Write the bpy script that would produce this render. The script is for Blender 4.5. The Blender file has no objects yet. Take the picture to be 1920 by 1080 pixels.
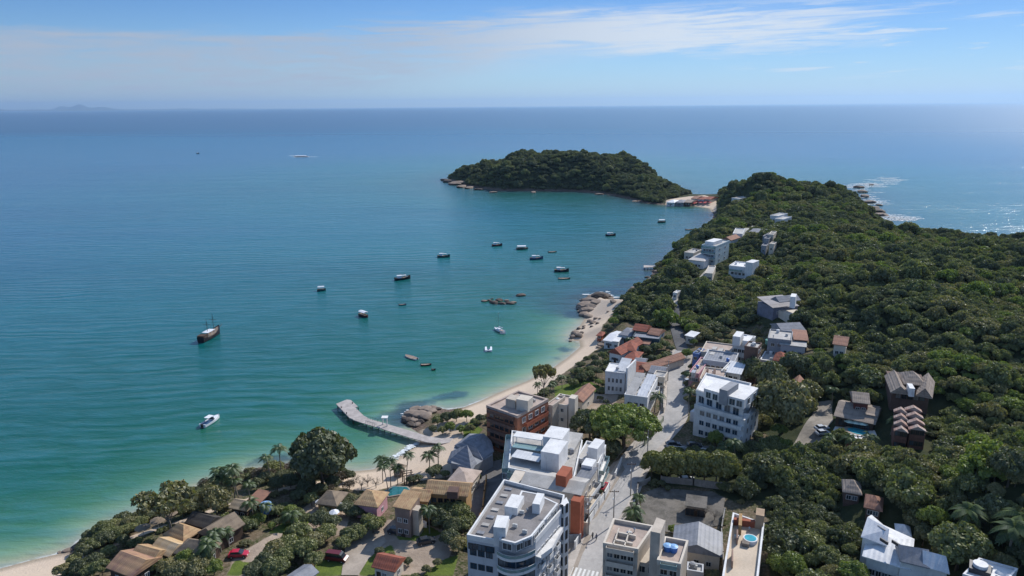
import bpy, bmesh, math, random
import numpy as np
from mathutils import Vector, Matrix, geometry
random.seed(7); np.random.seed(7)
sc = bpy.context.scene
C = sc.collection
R = math.radians

# ------------------------------------------------------------------ camera
CAM_H = 100.0
FPX = 1321.0                                     # focal length in pixels of the 1920 px wide photograph
cam_d = bpy.data.cameras.new('camera'); cam = bpy.data.objects.new('camera', cam_d); C.objects.link(cam)
cam_d.sensor_width = 36.0; cam_d.lens = FPX*36.0/1920.0
cam_d.clip_start = 1.0; cam_d.clip_end = 400000.0
MROT = Matrix.Rotation(R(90-14.51), 3, 'X') @ Matrix.Rotation(R(-0.48), 3, 'Z')
cam.matrix_world = Matrix.Translation((0, 0, CAM_H)) @ MROT.to_4x4()
sc.camera = cam

# ------------------------------------------------------------------ sun, sky, exposure
SUN_AZ, SUN_EL = 45.0, 40.0                      # degrees right of the view axis, above the horizon
sdir = Vector((math.sin(R(SUN_AZ))*math.cos(R(SUN_EL)), math.cos(R(SUN_AZ))*math.cos(R(SUN_EL)), math.sin(R(SUN_EL))))
sun_d = bpy.data.lights.new('sun', 'SUN'); sun = bpy.data.objects.new('sun', sun_d); C.objects.link(sun)
sun_d.energy = 4.15; sun_d.angle = R(0.5); sun_d.color = (1.0, 0.955, 0.89)
sun.rotation_euler = sdir.to_track_quat('Z', 'Y').to_euler()
sun.location = (0, 0, 300)
sc.view_settings.view_transform = 'Standard'; sc.view_settings.look = 'None'
sc.view_settings.exposure = 0.22; sc.view_settings.gamma = 1.0
sc.cycles.max_bounces = 6; sc.cycles.diffuse_bounces = 2; sc.cycles.glossy_bounces = 2
sc.cycles.transparent_max_bounces = 8; sc.cycles.volume_bounces = 0
sc.cycles.use_denoising = True

w = bpy.data.worlds.new('World'); sc.world = w; w.use_nodes = True
nt = w.node_tree; nt.nodes.clear()
class NT:
    """tiny helper to write node trees"""
    def __init__(s, tree): s.t = tree
    def n(s, typ, **kw):
        nd = s.t.nodes.new(typ)
        for k, v in kw.items():
            if k == 'ins':
                for a, b in v.items():
                    if isinstance(b, bpy.types.NodeSocket): s.t.links.new(b, nd.inputs[a])
                    else: nd.inputs[a].default_value = b
            else: setattr(nd, k, v)
        return nd
    def m(s, op, a, b=0.0, c=0.0, clamp=False):
        nd = s.t.nodes.new('ShaderNodeMath'); nd.operation = op; nd.use_clamp = clamp
        for i, v in enumerate((a, b, c)):
            if isinstance(v, bpy.types.NodeSocket): s.t.links.new(v, nd.inputs[i])
            else: nd.inputs[i].default_value = v
        return nd.outputs[0]
    def ss(s, v, a, b):                                  # smoothstep
        nd = s.t.nodes.new('ShaderNodeMapRange'); nd.interpolation_type = 'SMOOTHSTEP'
        for i, q in enumerate((v, a, b)):
            if isinstance(q, bpy.types.NodeSocket): s.t.links.new(q, nd.inputs[i])
            else: nd.inputs[i].default_value = q
        return nd.outputs[0]
    def mix(s, fac, a, b, mode='MIX'):
        nd = s.t.nodes.new('ShaderNodeMix'); nd.data_type = 'RGBA'; nd.blend_type = mode
        for i, q in ((0, fac), (6, a), (7, b)):
            if isinstance(q, bpy.types.NodeSocket): s.t.links.new(q, nd.inputs[i])
            else: nd.inputs[i].default_value = q if i == 0 else tuple(q)+((1.0,) if len(q) == 3 else ())
        return nd.outputs[2]
    def noise(s, vec, scale, detail=3.0, rough=0.55, dist=0.0):
        nd = s.n('ShaderNodeTexNoise'); s.t.links.new(vec, nd.inputs['Vector'])
        nd.inputs['Scale'].default_value = scale; nd.inputs['Detail'].default_value = detail
        nd.inputs['Roughness'].default_value = rough; nd.inputs['Distortion'].default_value = dist
        return nd.outputs[0]
    def ramp(s, fac, stops, interp='LINEAR'):
        nd = s.n('ShaderNodeValToRGB'); s.t.links.new(fac, nd.inputs[0]); cr = nd.color_ramp; cr.interpolation = interp
        while len(cr.elements) < len(stops): cr.elements.new(0.5)
        for e, (p, c) in zip(cr.elements, stops):
            e.position = p; e.color = tuple(c)+((1.0,) if len(c) == 3 else ())
        return nd.outputs[0]
    def link(s, a, b): s.t.links.new(a, b)

N = NT(nt)
sky = N.n('ShaderNodeTexSky', sky_type='NISHITA', sun_disc=False, sun_elevation=R(SUN_EL), sun_rotation=R(SUN_AZ),
          altitude=100.0, air_density=1.0, dust_density=0.25, ozone_density=2.0)
tc = N.n('ShaderNodeTexCoord')
sep = N.n('ShaderNodeSeparateXYZ', ins={0: tc.outputs['Generated']})
el = N.m('MULTIPLY', N.m('ARCSINE', sep.outputs[2]), 57.2958)            # degrees above the horizon
az = N.m('MULTIPLY', N.m('ARCTAN2', sep.outputs[0], sep.outputs[1]), 57.2958)
# deeper blue a few degrees up, paler towards the horizon
tint = N.ramp(N.m('DIVIDE', el, 12.0, clamp=True), [(0.0, (0.36, 0.475, 0.73)), (0.1, (0.355, 0.485, 0.71)), (0.25, (0.34, 0.475, 0.68)), (0.45, (0.30, 0.44, 0.65)), (0.66, (0.24, 0.385, 0.61)), (1.0, (0.40, 0.55, 0.78))])
skyc = N.mix(1.0, sky.outputs[0], tint, 'MULTIPLY')
skyc = N.mix(N.m('MULTIPLY', N.ss(az, -16.0, 40.0), 1.0), skyc, N.mix(1.0, skyc, (0.66, 0.72, 0.80), 'MULTIPLY'))
hi = N.ss(el, 12.0, 30.0)
skyc = N.mix(hi, skyc, sky.outputs[0])
# clouds in (azimuth, elevation)
def cvec(sx, sy, shear=0.0, z=0.0):
    c = N.n('ShaderNodeCombineXYZ')
    N.link(N.m('MULTIPLY', az, sx), c.inputs[0])
    N.link(N.m('MULTIPLY', N.m('ADD', el, N.m('MULTIPLY', az, shear)), sy), c.inputs[1]); c.inputs[2].default_value = z
    return c.outputs[0]
n1 = N.noise(cvec(0.035, 0.30, -0.012, 3.1), 1.6, 8.0, 0.62, 0.6)
n2 = N.noise(cvec(0.10, 0.9, -0.02, 7.7), 2.2, 7.0, 0.65, 0.4)
top = N.m('ADD', 5.6, N.m('MULTIPLY', N.m('SUBTRACT', n1, 0.5), 2.6))      # ragged upper edge
top = N.m('ADD', top, N.m('MULTIPLY', N.ss(az, -8.0, 12.0), 1.3))
up = N.m('SUBTRACT', 1.0, N.ss(el, N.m('SUBTRACT', top, 0.55), top))
botE = N.m('ADD', N.m('MULTIPLY', N.ss(az, -22.0, 16.0), 4.2), N.m('MULTIPLY', N.m('SUBTRACT', n2, 0.5), 1.6))
lo = N.ss(el, N.m('SUBTRACT', botE, 1.0), N.m('ADD', botE, 1.6))
right = N.m('SUBTRACT', 1.0, N.ss(N.m('ADD', az, N.m('MULTIPLY', N.m('SUBTRACT', n2, 0.5), 34.0)), 13.0, 26.0))
veil = N.m('MULTIPLY', N.m('MULTIPLY', up, lo), right)
dens = N.m('MULTIPLY', veil, N.m('ADD', 0.48, N.m('MULTIPLY', N.m('SUBTRACT', n2, 0.42), 2.0)), clamp=True)
# brighter fibrous streaks in the upper right of the veil
dens = N.m('MULTIPLY', dens, N.m('SUBTRACT', 1.0, N.m('MULTIPLY', N.ss(az, -6.0, 14.0), 0.55)))
n3 = N.noise(cvec(0.09, 1.35, -0.022, 1.3), 1.35, 9.0, 0.66, 0.5)
sm = N.m('MULTIPLY', N.m('MULTIPLY', N.ss(az, -14.0, 8.0), N.m('SUBTRACT', 1.0, N.ss(az, 19.0, 31.0))), N.m('MULTIPLY', N.ss(el, 3.0, 4.6), N.m('SUBTRACT', 1.0, N.ss(el, 6.2, 7.6))))
streak = N.m('MULTIPLY', N.ss(n3, 0.42, 0.58), sm)
# scattered small streaks low at the right, faint veil high in the middle
n4 = N.noise(cvec(0.16, 1.7, -0.01, 9.3), 1.1, 8.0, 0.6, 0.3)
sm2 = N.m('MULTIPLY', N.ss(az, 14.0, 24.0), N.m('MULTIPLY', N.ss(el, 1.4, 2.4), N.m('SUBTRACT', 1.0, N.ss(el, 4.4, 6.4))))
sm3 = N.m('MULTIPLY', N.m('SUBTRACT', 1.0, N.ss(az, -34.0, -28.0)), N.m('MULTIPLY', N.ss(el, 0.3, 1.0), N.m('SUBTRACT', 1.0, N.ss(el, 1.6, 2.6))))
small = N.m('MULTIPLY', N.ss(n4, 0.54, 0.66), N.m('ADD', sm2, N.m('MULTIPLY', sm3, 0.6)))
cl = N.m('MAXIMUM', N.m('MAXIMUM', dens, N.m('MULTIPLY', streak, 0.85)), N.m('MULTIPLY', small, 0.75))
dx_ = N.m('DIVIDE', N.m('SUBTRACT', az, 36.6), 1.9); dy_ = N.m('DIVIDE', N.m('SUBTRACT', el, 3.6), 0.75)
puff = N.ss(N.m('SUBTRACT', N.m('ADD', 1.0, N.m('MULTIPLY', N.m('SUBTRACT', n4, 0.5), 3.2)), N.m('ADD', N.m('MULTIPLY', dx_, dx_), N.m('MULTIPLY', dy_, dy_))), 0.0, 0.9)
bx_ = N.m('DIVIDE', N.m('SUBTRACT', az, 8.0), 22.0); by_ = N.m('DIVIDE', N.m('SUBTRACT', el, N.m('ADD', 5.3, N.m('MULTIPLY', N.m('SUBTRACT', az, 11.0), 0.012))), 1.75)
body = N.ss(N.m('SUBTRACT', N.m('ADD', 1.25, N.m('MULTIPLY', N.m('SUBTRACT', n3, 0.5), 4.0)), N.m('ADD', N.m('MULTIPLY', bx_, bx_), N.m('MULTIPLY', by_, by_))), 0.0, 1.3)
cl = N.m('MAXIMUM', cl, N.m('MULTIPLY', body, 0.88))
cl = N.m('MAXIMUM', cl, N.m('MULTIPLY', puff, 0.8)); cl = N.m('MULTIPLY', cl, 1.0, clamp=True)
ccol = N.mix(N.m('MAXIMUM', N.ss(az, -12.0, 14.0), small), (2.45, 2.8, 3.4), (4.2, 4.5, 4.85))
skyf = N.mix(cl, skyc, ccol)
SKY_S = 0.152
bg = N.n('ShaderNodeBackground', ins={0: skyf, 1: SKY_S})
wo = N.n('ShaderNodeOutputWorld'); N.link(bg.outputs[0], wo.inputs[0])

# ------------------------------------------------------------------ helpers
def P(px, py, z=0.0):
    """the point at height z under a pixel of the 1920x1080 photograph"""
    d = MROT @ Vector(((px-960)/FPX, -(py-540)/FPX, -1.0))
    t = (z-CAM_H)/d.z
    return Vector((d.x*t, d.y*t, z))

def link(name, me, parent=None, loc=None):
    o = bpy.data.objects.new(name, me); C.objects.link(o)
    if parent: o.parent = parent
    if loc is not None: o.location = loc
    return o
def obj(name, bm, mat, parent=None, smooth=False):
    me = bpy.data.meshes.new(name); bm.to_mesh(me); bm.free()
    for m in (mat if isinstance(mat, (list, tuple)) else [mat]): me.materials.append(m)
    if smooth: me.polygons.foreach_set('use_smooth', [True]*len(me.polygons))
    return link(name, me, parent)
def pyobj(name, vs, fs, mat, parent=None, smooth=False):
    me = bpy.data.meshes.new(name); me.from_pydata([tuple(v) for v in vs], [], fs)
    for m in (mat if isinstance(mat, (list, tuple)) else [mat]): me.materials.append(m)
    if smooth: me.polygons.foreach_set('use_smooth', [True]*len(me.polygons))
    return link(name, me, parent)
def tag(o, label=None, cat=None, group=None, kind=None):
    if label: o['label'] = label
    if cat: o['category'] = cat
    if group: o['group'] = group
    if kind: o['kind'] = kind
    return o
def thing(name, loc, rz=0.0, label=None, cat=None, group=None):
    o = bpy.data.objects.new(name, None); C.objects.link(o); o.empty_display_size = 0.5
    o.location = loc; o.rotation_euler = (0, 0, rz)
    return tag(o, label, cat, group)
KIDS = {}
def dup(root, loc, rz, label, group=None, scale=1.0, name=None):
    def rec(o, par):
        c = o.copy(); C.objects.link(c); c.parent = par
        for ch in list(o.children): rec(ch, c)
        return c
    r = rec(root, None); r.location = loc; r.rotation_euler = (0, 0, rz); r.scale = (scale,)*3 if not isinstance(scale, tuple) else scale
    r['label'] = label
    if group: r['group'] = group
    return r
def bbox(bm, x0, x1, y0, y1, z0, z1, mi=0):
    v = [bm.verts.new(p) for p in ((x0,y0,z0),(x1,y0,z0),(x1,y1,z0),(x0,y1,z0),(x0,y0,z1),(x1,y0,z1),(x1,y1,z1),(x0,y1,z1))]
    for f in ((3,2,1,0),(4,5,6,7),(0,1,5,4),(1,2,6,5),(2,3,7,6),(3,0,4,7)):
        bm.faces.new([v[i] for i in f]).material_index = mi
def prism(bm, pts, z0, z1, mi=0, cap=True):
    n = len(pts); a = [bm.verts.new((p[0], p[1], z0)) for p in pts]; b = [bm.verts.new((p[0], p[1], z1)) for p in pts]
    for i in range(n): bm.faces.new((a[i], a[(i+1)%n], b[(i+1)%n], b[i])).material_index = mi
    if cap: bm.faces.new(b).material_index = mi; bm.faces.new(a[::-1]).material_index = mi
def tube(bm, path, rad, seg=6, mi=0, cap=True):
    rings = []; n = len(path); path = [Vector(p) for p in path]
    if not isinstance(rad, (list, tuple)): rad = [rad]*n
    for i, p in enumerate(path):
        t = (path[min(i+1, n-1)]-path[max(i-1, 0)]).normalized()
        u = t.cross(Vector((0, 0, 1)) if abs(t.z) < 0.95 else Vector((1, 0, 0))).normalized(); v = u.cross(t)
        rings.append([bm.verts.new(p+(u*math.cos(2*math.pi*k/seg)+v*math.sin(2*math.pi*k/seg))*rad[i]) for k in range(seg)])
    for a, b in zip(rings, rings[1:]):
        for k in range(seg): bm.faces.new((a[k], a[(k+1)%seg], b[(k+1)%seg], b[k])).material_index = mi
    if cap and n > 1:
        bm.faces.new(rings[-1]).material_index = mi; bm.faces.new(rings[0][::-1]).material_index = mi

# ------------------------------------------------------------------ materials
def M_(name, col, rough=0.8, var=0.25, scale=0.6, col2=None, bump=0.0, bscale=3.0, spec=0.3, metal=0.0, coord='Object', fine=0.0, stain=0.0, island=0.0):
    """surface with blotches, a second colour, fine grain, run-down stains and bump"""
    m = bpy.data.materials.new(name); m.use_nodes = True; t = m.node_tree; K = NT(t)
    p = t.nodes['Principled BSDF']; p.inputs['Roughness'].default_value = rough
    p.inputs['Specular IOR Level'].default_value = spec; p.inputs['Metallic'].default_value = metal
    tc = K.n('ShaderNodeTexCoord'); v = tc.outputs[coord]
    c2 = col2 or tuple(x*(1-var) for x in col)
    a = K.noise(v, scale, 5.0, 0.62, 0.4)
    c = K.mix(K.ss(a, 0.34, 0.66), col, c2)
    if fine:
        b = K.noise(v, scale*9.0, 3.0, 0.6)
        c = K.mix(fine, c, K.ramp(b, [(0.3, (0.45, 0.45, 0.45)), (0.7, (1.0, 1.0, 1.0))]), 'MULTIPLY')
    if stain:
        mp = K.n('ShaderNodeMapping', ins={0: v}); mp.inputs['Scale'].default_value = (1.4, 1.4, 0.22)
        s = K.noise(mp.outputs[0], 1.3, 6.0, 0.7)
        c = K.mix(K.m('MULTIPLY', K.ss(s, 0.52, 0.74), stain), c, tuple(x*0.42 for x in col))
    if island:
        g = K.n('ShaderNodeNewGeometry')
        c = K.mix(island, c, K.ramp(g.outputs['Random Per Island'], [(0.0, (0.5, 0.5, 0.5)), (1.0, (1.25, 1.2, 1.15))]), 'MULTIPLY')
    K.link(c, p.inputs['Base Color'])
    if bump:
        bn = K.noise(v, bscale, 4.0, 0.6); b = K.n('ShaderNodeBump', ins={'Height': bn}); b.inputs['Strength'].default_value = bump; b.inputs['Distance'].default_value = 0.3
        K.link(b.outputs[0], p.inputs['Normal'])
    return m
def M_rows(name, col, col2, row=0.35, col_w=0.25, rough=0.85, axis='y', bump=0.5, patch=None, psc=0.5):
    """roofing laid in rows down the slope: tiles, thatch, corrugated sheet; the rows follow the object's local axes"""
    m = bpy.data.materials.new(name); m.use_nodes = True; t = m.node_tree; K = NT(t)
    p = t.nodes['Principled BSDF']; p.inputs['Roughness'].default_value = rough; p.inputs['Specular IOR Level'].default_value = 0.25
    tc = K.n('ShaderNodeTexCoord'); v = tc.outputs['Object']
    wv = K.n('ShaderNodeTexWave', wave_type='BANDS', bands_direction='Z', ins={'Vector': v, 'Scale': 0.314/row/2, 'Distortion': 0.6, 'Detail': 1.0})
    wx = K.n('ShaderNodeTexWave', wave_type='BANDS', bands_direction='X' if axis == 'y' else 'Y', ins={'Vector': v, 'Scale': 0.314/col_w/2, 'Distortion': 0.4})
    a = K.noise(v, psc, 5.0, 0.65, 0.5); b = K.noise(v, 6.0, 3.0, 0.7)
    c = K.mix(K.ss(a, 0.36, 0.64), col, col2)
    c = K.mix(0.5, c, K.ramp(b, [(0.25, (0.5, 0.5, 0.5)), (0.75, (1.15, 1.15, 1.15))]), 'MULTIPLY')
    c = K.mix(0.3, c, K.ramp(wv.outputs[1], [(0.0, (0.5, 0.5, 0.5)), (0.4, (1, 1, 1))]), 'MULTIPLY')
    if patch: c = K.mix(K.ss(K.noise(v, psc*2.3, 4.0, 0.7), 0.58, 0.68), c, patch)
    K.link(c, p.inputs['Base Color'])
    h = K.m('ADD', wv.outputs[1], wx.outputs[1]); bb = K.n('ShaderNodeBump', ins={'Height': h}); bb.inputs['Strength'].default_value = bump; bb.inputs['Distance'].default_value = 0.06
    K.link(bb.outputs[0], p.inputs['Normal'])
    return m
def M_leaf(name, col, col2, hue=0.5, trans=0.22):
    m = bpy.data.materials.new(name); m.use_nodes = True; t = m.node_tree; K = NT(t); t.nodes.clear()
    oi = K.n('ShaderNodeObjectInfo'); g = K.n('ShaderNodeNewGeometry'); tc = K.n('ShaderNodeTexCoord')
    c = K.mix(oi.outputs['Random'], col, col2)
    c = K.mix(0.75, c, K.ramp(g.outputs['Random Per Island'], [(0.0, (0.50, 0.55, 0.55)), (0.6, (1.0, 1.0, 1.0)), (1.0, (1.3, 1.25, 1.1))]), 'MULTIPLY')
    a = K.noise(tc.outputs['Object'], 0.35, 3.0, 0.6)
    c = K.mix(0.6, c, K.ramp(a, [(0.3, (0.62, 0.66, 0.62)), (0.7, (1.35, 1.3, 1.1))]), 'MULTIPLY')
    c = K.mix(1.0, c, (1.06, 0.98, 1.04), 'MULTIPLY')
    d = K.n('ShaderNodeBsdfDiffuse', ins={0: c}); tr = K.n('ShaderNodeBsdfTranslucent', ins={0: K.mix(1.0, c, (1.3, 1.5, 0.7), 'MULTIPLY')})
    mx = K.n('ShaderNodeMixShader', ins={0: trans, 1: d.outputs[0], 2: tr.outputs[0]})
    gl = K.n('ShaderNodeBsdfGlossy', ins={0: (0.8, 0.85, 0.9, 1), 'Roughness': 0.5}); m2 = K.n('ShaderNodeMixShader', ins={0: 0.035, 1: mx.outputs[0], 2: gl.outputs[0]})
    K.link(m2.outputs[0], K.n('ShaderNodeOutputMaterial').inputs[0])
    return m
WHITE = M_('white_stucco', (0.76, 0.755, 0.74), 0.85, 0.16, 0.35, fine=0.12, stain=0.6)
WHITE2 = M_('white_roof_paint', (0.78, 0.775, 0.765), 0.7, 0.2, 0.35, fine=0.15, stain=0.4)
CREAM = M_('cream_stucco', (0.62, 0.55, 0.46), 0.8, 0.12, 0.5, stain=0.45)
BEIGE = M_('beige_stucco', (0.52, 0.45, 0.37), 0.8, 0.15, 0.5, stain=0.5)
PALEG = M_('pale_grey_stucco', (0.50, 0.51, 0.53), 0.75, 0.1, 0.4, stain=0.35)
GREYW = M_('grey_stucco', (0.30, 0.31, 0.33), 0.8, 0.18, 0.5, stain=0.4)
CONC = M_('weathered_concrete', (0.36, 0.34, 0.31), 0.9, 0.3, 0.4, fine=0.4, stain=0.3)
ROOFG = M_('grey_roof_membrane', (0.27, 0.25, 0.24), 0.85, 0.3, 0.25, fine=0.35)
ROOFL = M_('pale_roof_slab', (0.50, 0.48, 0.45), 0.8, 0.25, 0.3, fine=0.3)
ROOFP = M_('pinkish_roof_slab', (0.50, 0.40, 0.34), 0.85, 0.25, 0.35, fine=0.35)
TERRA = M_('terracotta_render', (0.36, 0.11, 0.06), 0.85, 0.2, 0.6, stain=0.35)
BRICK = M_('orange_brickwork', (0.40, 0.17, 0.10), 0.9, 0.25, 1.2, fine=0.5)
BROWNW = M_('brown_wall', (0.16, 0.10, 0.08), 0.85, 0.25, 0.7, fine=0.3, stain=0.3)
OCHRE = M_('ochre_wall', (0.42, 0.26, 0.12), 0.85, 0.2, 0.7, stain=0.4)
PINKW = M_('pink_wall', (0.55, 0.30, 0.34), 0.85, 0.2, 0.7, stain=0.3)
TILE = M_rows('red_roof_tiles', (0.34, 0.11, 0.07), (0.24, 0.09, 0.065))
TILEO = M_rows('faded_roof_tiles', (0.36, 0.19, 0.13), (0.27, 0.15, 0.11))
TILEB = M_rows('brown_shingles', (0.36, 0.295, 0.245), (0.26, 0.215, 0.18))
OCHRT = M_rows('ochre_roof_tiles', (0.50, 0.345, 0.19), (0.40, 0.25, 0.14), patch=(0.27, 0.14, 0.095))
THATCH = M_rows('thatch', (0.27, 0.21, 0.15), (0.20, 0.155, 0.115), 0.5, 0.1)
SLATE = M_rows('grey_shingles', (0.27, 0.28, 0.31), (0.21, 0.22, 0.25), bump=0.3)
METALR = M_rows('white_metal_sheet', (0.74, 0.75, 0.76), (0.62, 0.63, 0.65), 5.0, 0.45, rough=0.45)
METALG = M_rows('grey_metal_sheet', (0.26, 0.27, 0.30), (0.20, 0.21, 0.23), 5.0, 0.45, rough=0.5)
GLASS = M_('window_glass', (0.025, 0.032, 0.04), 0.12, 0.4, 0.8, spec=0.6)
GLASSB = M_('blue_glass', (0.03, 0.06, 0.09), 0.1, 0.3, 0.5, spec=0.8)
GLASSG = M_('greenish_glass', (0.22, 0.34, 0.34), 0.08, 0.3, 0.5, spec=0.8)
FRAME = M_('white_frame', (0.6, 0.6, 0.6), 0.5, 0.1)
DARKF = M_('dark_frame', (0.05, 0.05, 0.055), 0.5, 0.2)
WOOD = M_('weathered_timber', (0.30, 0.25, 0.20), 0.85, 0.35, 0.7, fine=0.4)
WOODD = M_('dark_timber', (0.10, 0.065, 0.045), 0.8, 0.35, 0.7, fine=0.4)
POLEC = M_('concrete_pole', (0.38, 0.36, 0.33), 0.85, 0.2)
METAL = M_('galvanised_metal', (0.45, 0.46, 0.47), 0.4, 0.2, metal=0.6)
BLUET = M_('blue_plastic', (0.05, 0.17, 0.50), 0.45, 0.2)
BLUEL = M_('pale_blue_plastic', (0.25, 0.45, 0.75), 0.45, 0.15)
POOLW = M_('pool_water', (0.05, 0.42, 0.50), 0.06, 0.3, 0.8, spec=0.6)
RUBBER = M_('rubber', (0.02, 0.02, 0.02), 0.8, 0.2)
BARK = M_('bark', (0.13, 0.10, 0.075), 0.9, 0.4, 1.5)
BARKG = M_('grey_bark', (0.25, 0.22, 0.18), 0.9, 0.3, 1.5)
ROCK = M_('granite', (0.30, 0.235, 0.185), 0.85, 0.5, 0.35, col2=(0.13, 0.10, 0.085), bump=0.8, bscale=1.2, fine=0.4)
ROCKD = M_('dark_rock', (0.11, 0.085, 0.07), 0.8, 0.5, 0.35, bump=0.8, bscale=1.2, fine=0.4)
FOAMT = bpy.data.materials.new('broken_foam'); FOAMT.use_nodes = True; K = NT(FOAMT.node_tree); FOAMT.node_tree.nodes.clear()
_g = K.n('ShaderNodeNewGeometry').outputs['Position']; _a = K.ss(K.noise(_g, 0.55, 6.0, 0.72), 0.46, 0.62)
_m = K.n('ShaderNodeMixShader', ins={0: _a, 1: K.n('ShaderNodeBsdfTransparent').outputs[0], 2: K.n('ShaderNodeBsdfDiffuse', ins={0: (0.78, 0.82, 0.84, 1)}).outputs[0]})
K.link(_m.outputs[0], K.n('ShaderNodeOutputMaterial').inputs[0])
FOAM = M_('sea_foam', (0.75, 0.79, 0.80), 0.6, 0.1, 0.5)
# ------------------------------------------------------------------ coast and terrain
def PX(l, z=0.0): return [tuple(P(a, b, z)[:2]) for a, b in l]
main_px = [(-260,1092),(-60,1072),(0,1066),(60,1050),(120,1036),(150,1012),(185,992),(225,972),(270,955),(320,932),(370,912),(430,890),(480,878),(540,868),
 (600,866),(660,884),(700,880),(738,862),(762,845),(782,832),(795,818),(775,806),(762,796),(757,783),(768,772),(790,764),(815,764),(840,768),(868,764),(900,752),(940,734),(985,716),
 (1030,694),(1062,672),(1088,650),(1086,640),(1066,638),(1072,622),(1088,610),(1096,598),(1090,583),(1088,570),(1100,556),(1122,549),(1146,556),(1158,568),(1172,566),(1178,548),
 (1192,540),(1212,536),(1226,524),(1222,508),(1238,494),(1252,480),(1272,464),(1302,448),(1322,432),(1334,416),(1338,402),(1330,391),(1300,386),(1262,385),(1244,384)]
isl_px = [(1210,381),(1180,373),(1130,363),(1080,359),(1000,358),(940,358),(900,353),(862,346),(830,339),(846,335)]
coast = PX(main_px)+PX(isl_px)
coast += [(-60,1085),(20,1135),(110,1120),(150,1040),(188,900),(204,800)]          # the far, hidden side of the island
coast += [(262,770),(300,760),(345,745)]+PX([(1560,344),(1600,358),(1614,370),(1622,382),(1640,400),(1655,413)], 3)+PX([(1700,430),(1760,433),(1850,435),(1950,436),(2080,439),(2300,443)], 8)
coast += [(720,300),(1000,80),(1000,-200),(-420,-200)]
coast = np.array(coast)
isl_c = [len(main_px), len(main_px)+len(isl_px)+6]

def sdist(X, Y, poly):
    """signed distance to a closed polygon, positive inside"""
    sh = X.shape; x = X.ravel(); y = Y.ravel(); d = np.full(x.shape, 1e18); ins = np.zeros(x.shape, bool)
    n = len(poly)
    for i in range(n):
        ax, ay = poly[i]; bx, by = poly[(i+1) % n]
        ex, ey = bx-ax, by-ay; L = ex*ex+ey*ey+1e-9
        t = np.clip(((x-ax)*ex+(y-ay)*ey)/L, 0, 1)
        d = np.minimum(d, (x-ax-t*ex)**2+(y-ay-t*ey)**2)
        cnd = ((ay > y) != (by > y)) & (x < (bx-ax)*(y-ay)/(by-ay+1e-12)+ax)
        ins ^= cnd
    d = np.sqrt(d); return np.where(ins, d, -d).reshape(sh)

ctl = [(1094,1085,5),(1124,1001,5),(1154,943,5),(1184,882,5),(1235,817,5.2),(1267,746,5.5),(1270,690,6),(1278,655,7),(1268,615,9),(1262,572,12),(1275,540,13),(1330,505,14),(1345,480,15),
 (250,1040,4),(350,990,3.6),(450,1040,5),(480,960,3.5),(650,1020,4.5),(800,1040,4.8),(700,900,2.6),(560,930,3.2),(780,890,2.4),(870,870,3),(900,960,4.5),(960,1070,5),(930,830,3.5),(1000,790,3.8),
 (1100,740,4),(1130,800,4.6),(1160,650,4),(1200,700,5),(1210,610,6),(820,800,3),
 (1350,810,6),(1400,770,8),(1360,680,8),(1400,640,10),(1480,830,8),(1530,780,10),(1600,800,12),(1700,790,15),(1710,730,20),(1800,700,24),(1900,620,29),(1920,464,29),(1840,463,26),(1760,460,23),
 (1700,450,22),(1650,436,17),(1600,404,20),(1550,350,28),(1500,342,32),(1435,334,36),(1385,352,24),(1360,385,13),(1400,430,19),(1350,440,12),(1390,500,16),(1480,590,18),(1500,450,25),(1620,520,27),(1500,640,16),
 (1580,660,20),(1700,560,29),(1800,500,29),(1900,500,30),(1720,480,24),(1350,560,13),(1200,570,8),(1400,950,7),(1500,1000,10),(1500,900,9),(1700,900,17),(1900,900,25),(1900,1050,17),(1700,1060,11),(1300,1000,5.5),(1300,930,5.5),(1240,1040,5.2),(1200,600,6),
 (1080,290,39),(1045,290,38),(1012,297,31),(980,290,37),(1150,296,34),(1200,313,25),(930,312,22),(885,332,10),(1235,338,13),(1265,368,4),(1290,366,4),(1050,330,18),(1150,340,14),(1300,377,2.5),(1325,380,3)]
SIL = [(1470,330),(1520,338),(1560,346),(1600,362),(1640,397),(1700,430),(1760,436),(1850,438),(1950,439),(2060,442)]
back = [[*P(a, b, z+12)[:2], z] for a, b in SIL for z in (4, 10, 16, 22)]
cp = np.array(back+[[*P(a, b, z)[:2], z] for a, b, z in ctl]+[[150,1000,20],[60,1050,13],[-50,1040,8],[420,200,24],[700,0,30],[300,60,20],[100,40,6],[-100,60,5],[-200,0,5],[800,150,30]])
def height(X, Y, d):
    sh = X.shape; x = X.ravel(); y = Y.ravel(); dd = d.ravel()
    num = np.zeros(x.shape); den = np.zeros(x.shape)
    for cx, cy, cz in cp:
        r2 = (x-cx)**2+(y-cy)**2+30.0; w_ = r2**-1.7
        num += w_*cz; den += w_
    h = num/den
    # beach slope close to the water, full height further in
    s = np.clip(dd/26.0, 0, 1); s = s*s*(3-2*s)
    beach = np.clip(dd, 0, 30)*0.085
    z = np.where(dd > 0, beach*(1-s)+h*s, np.maximum(dd*0.10, -4.0))
    z = z+np.where(dd > 30, 0.5*np.sin(x*0.11+1.3)*np.cos(y*0.09)*np.clip((h-9)/8, 0, 1), 0)
    return z.reshape(sh)

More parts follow.
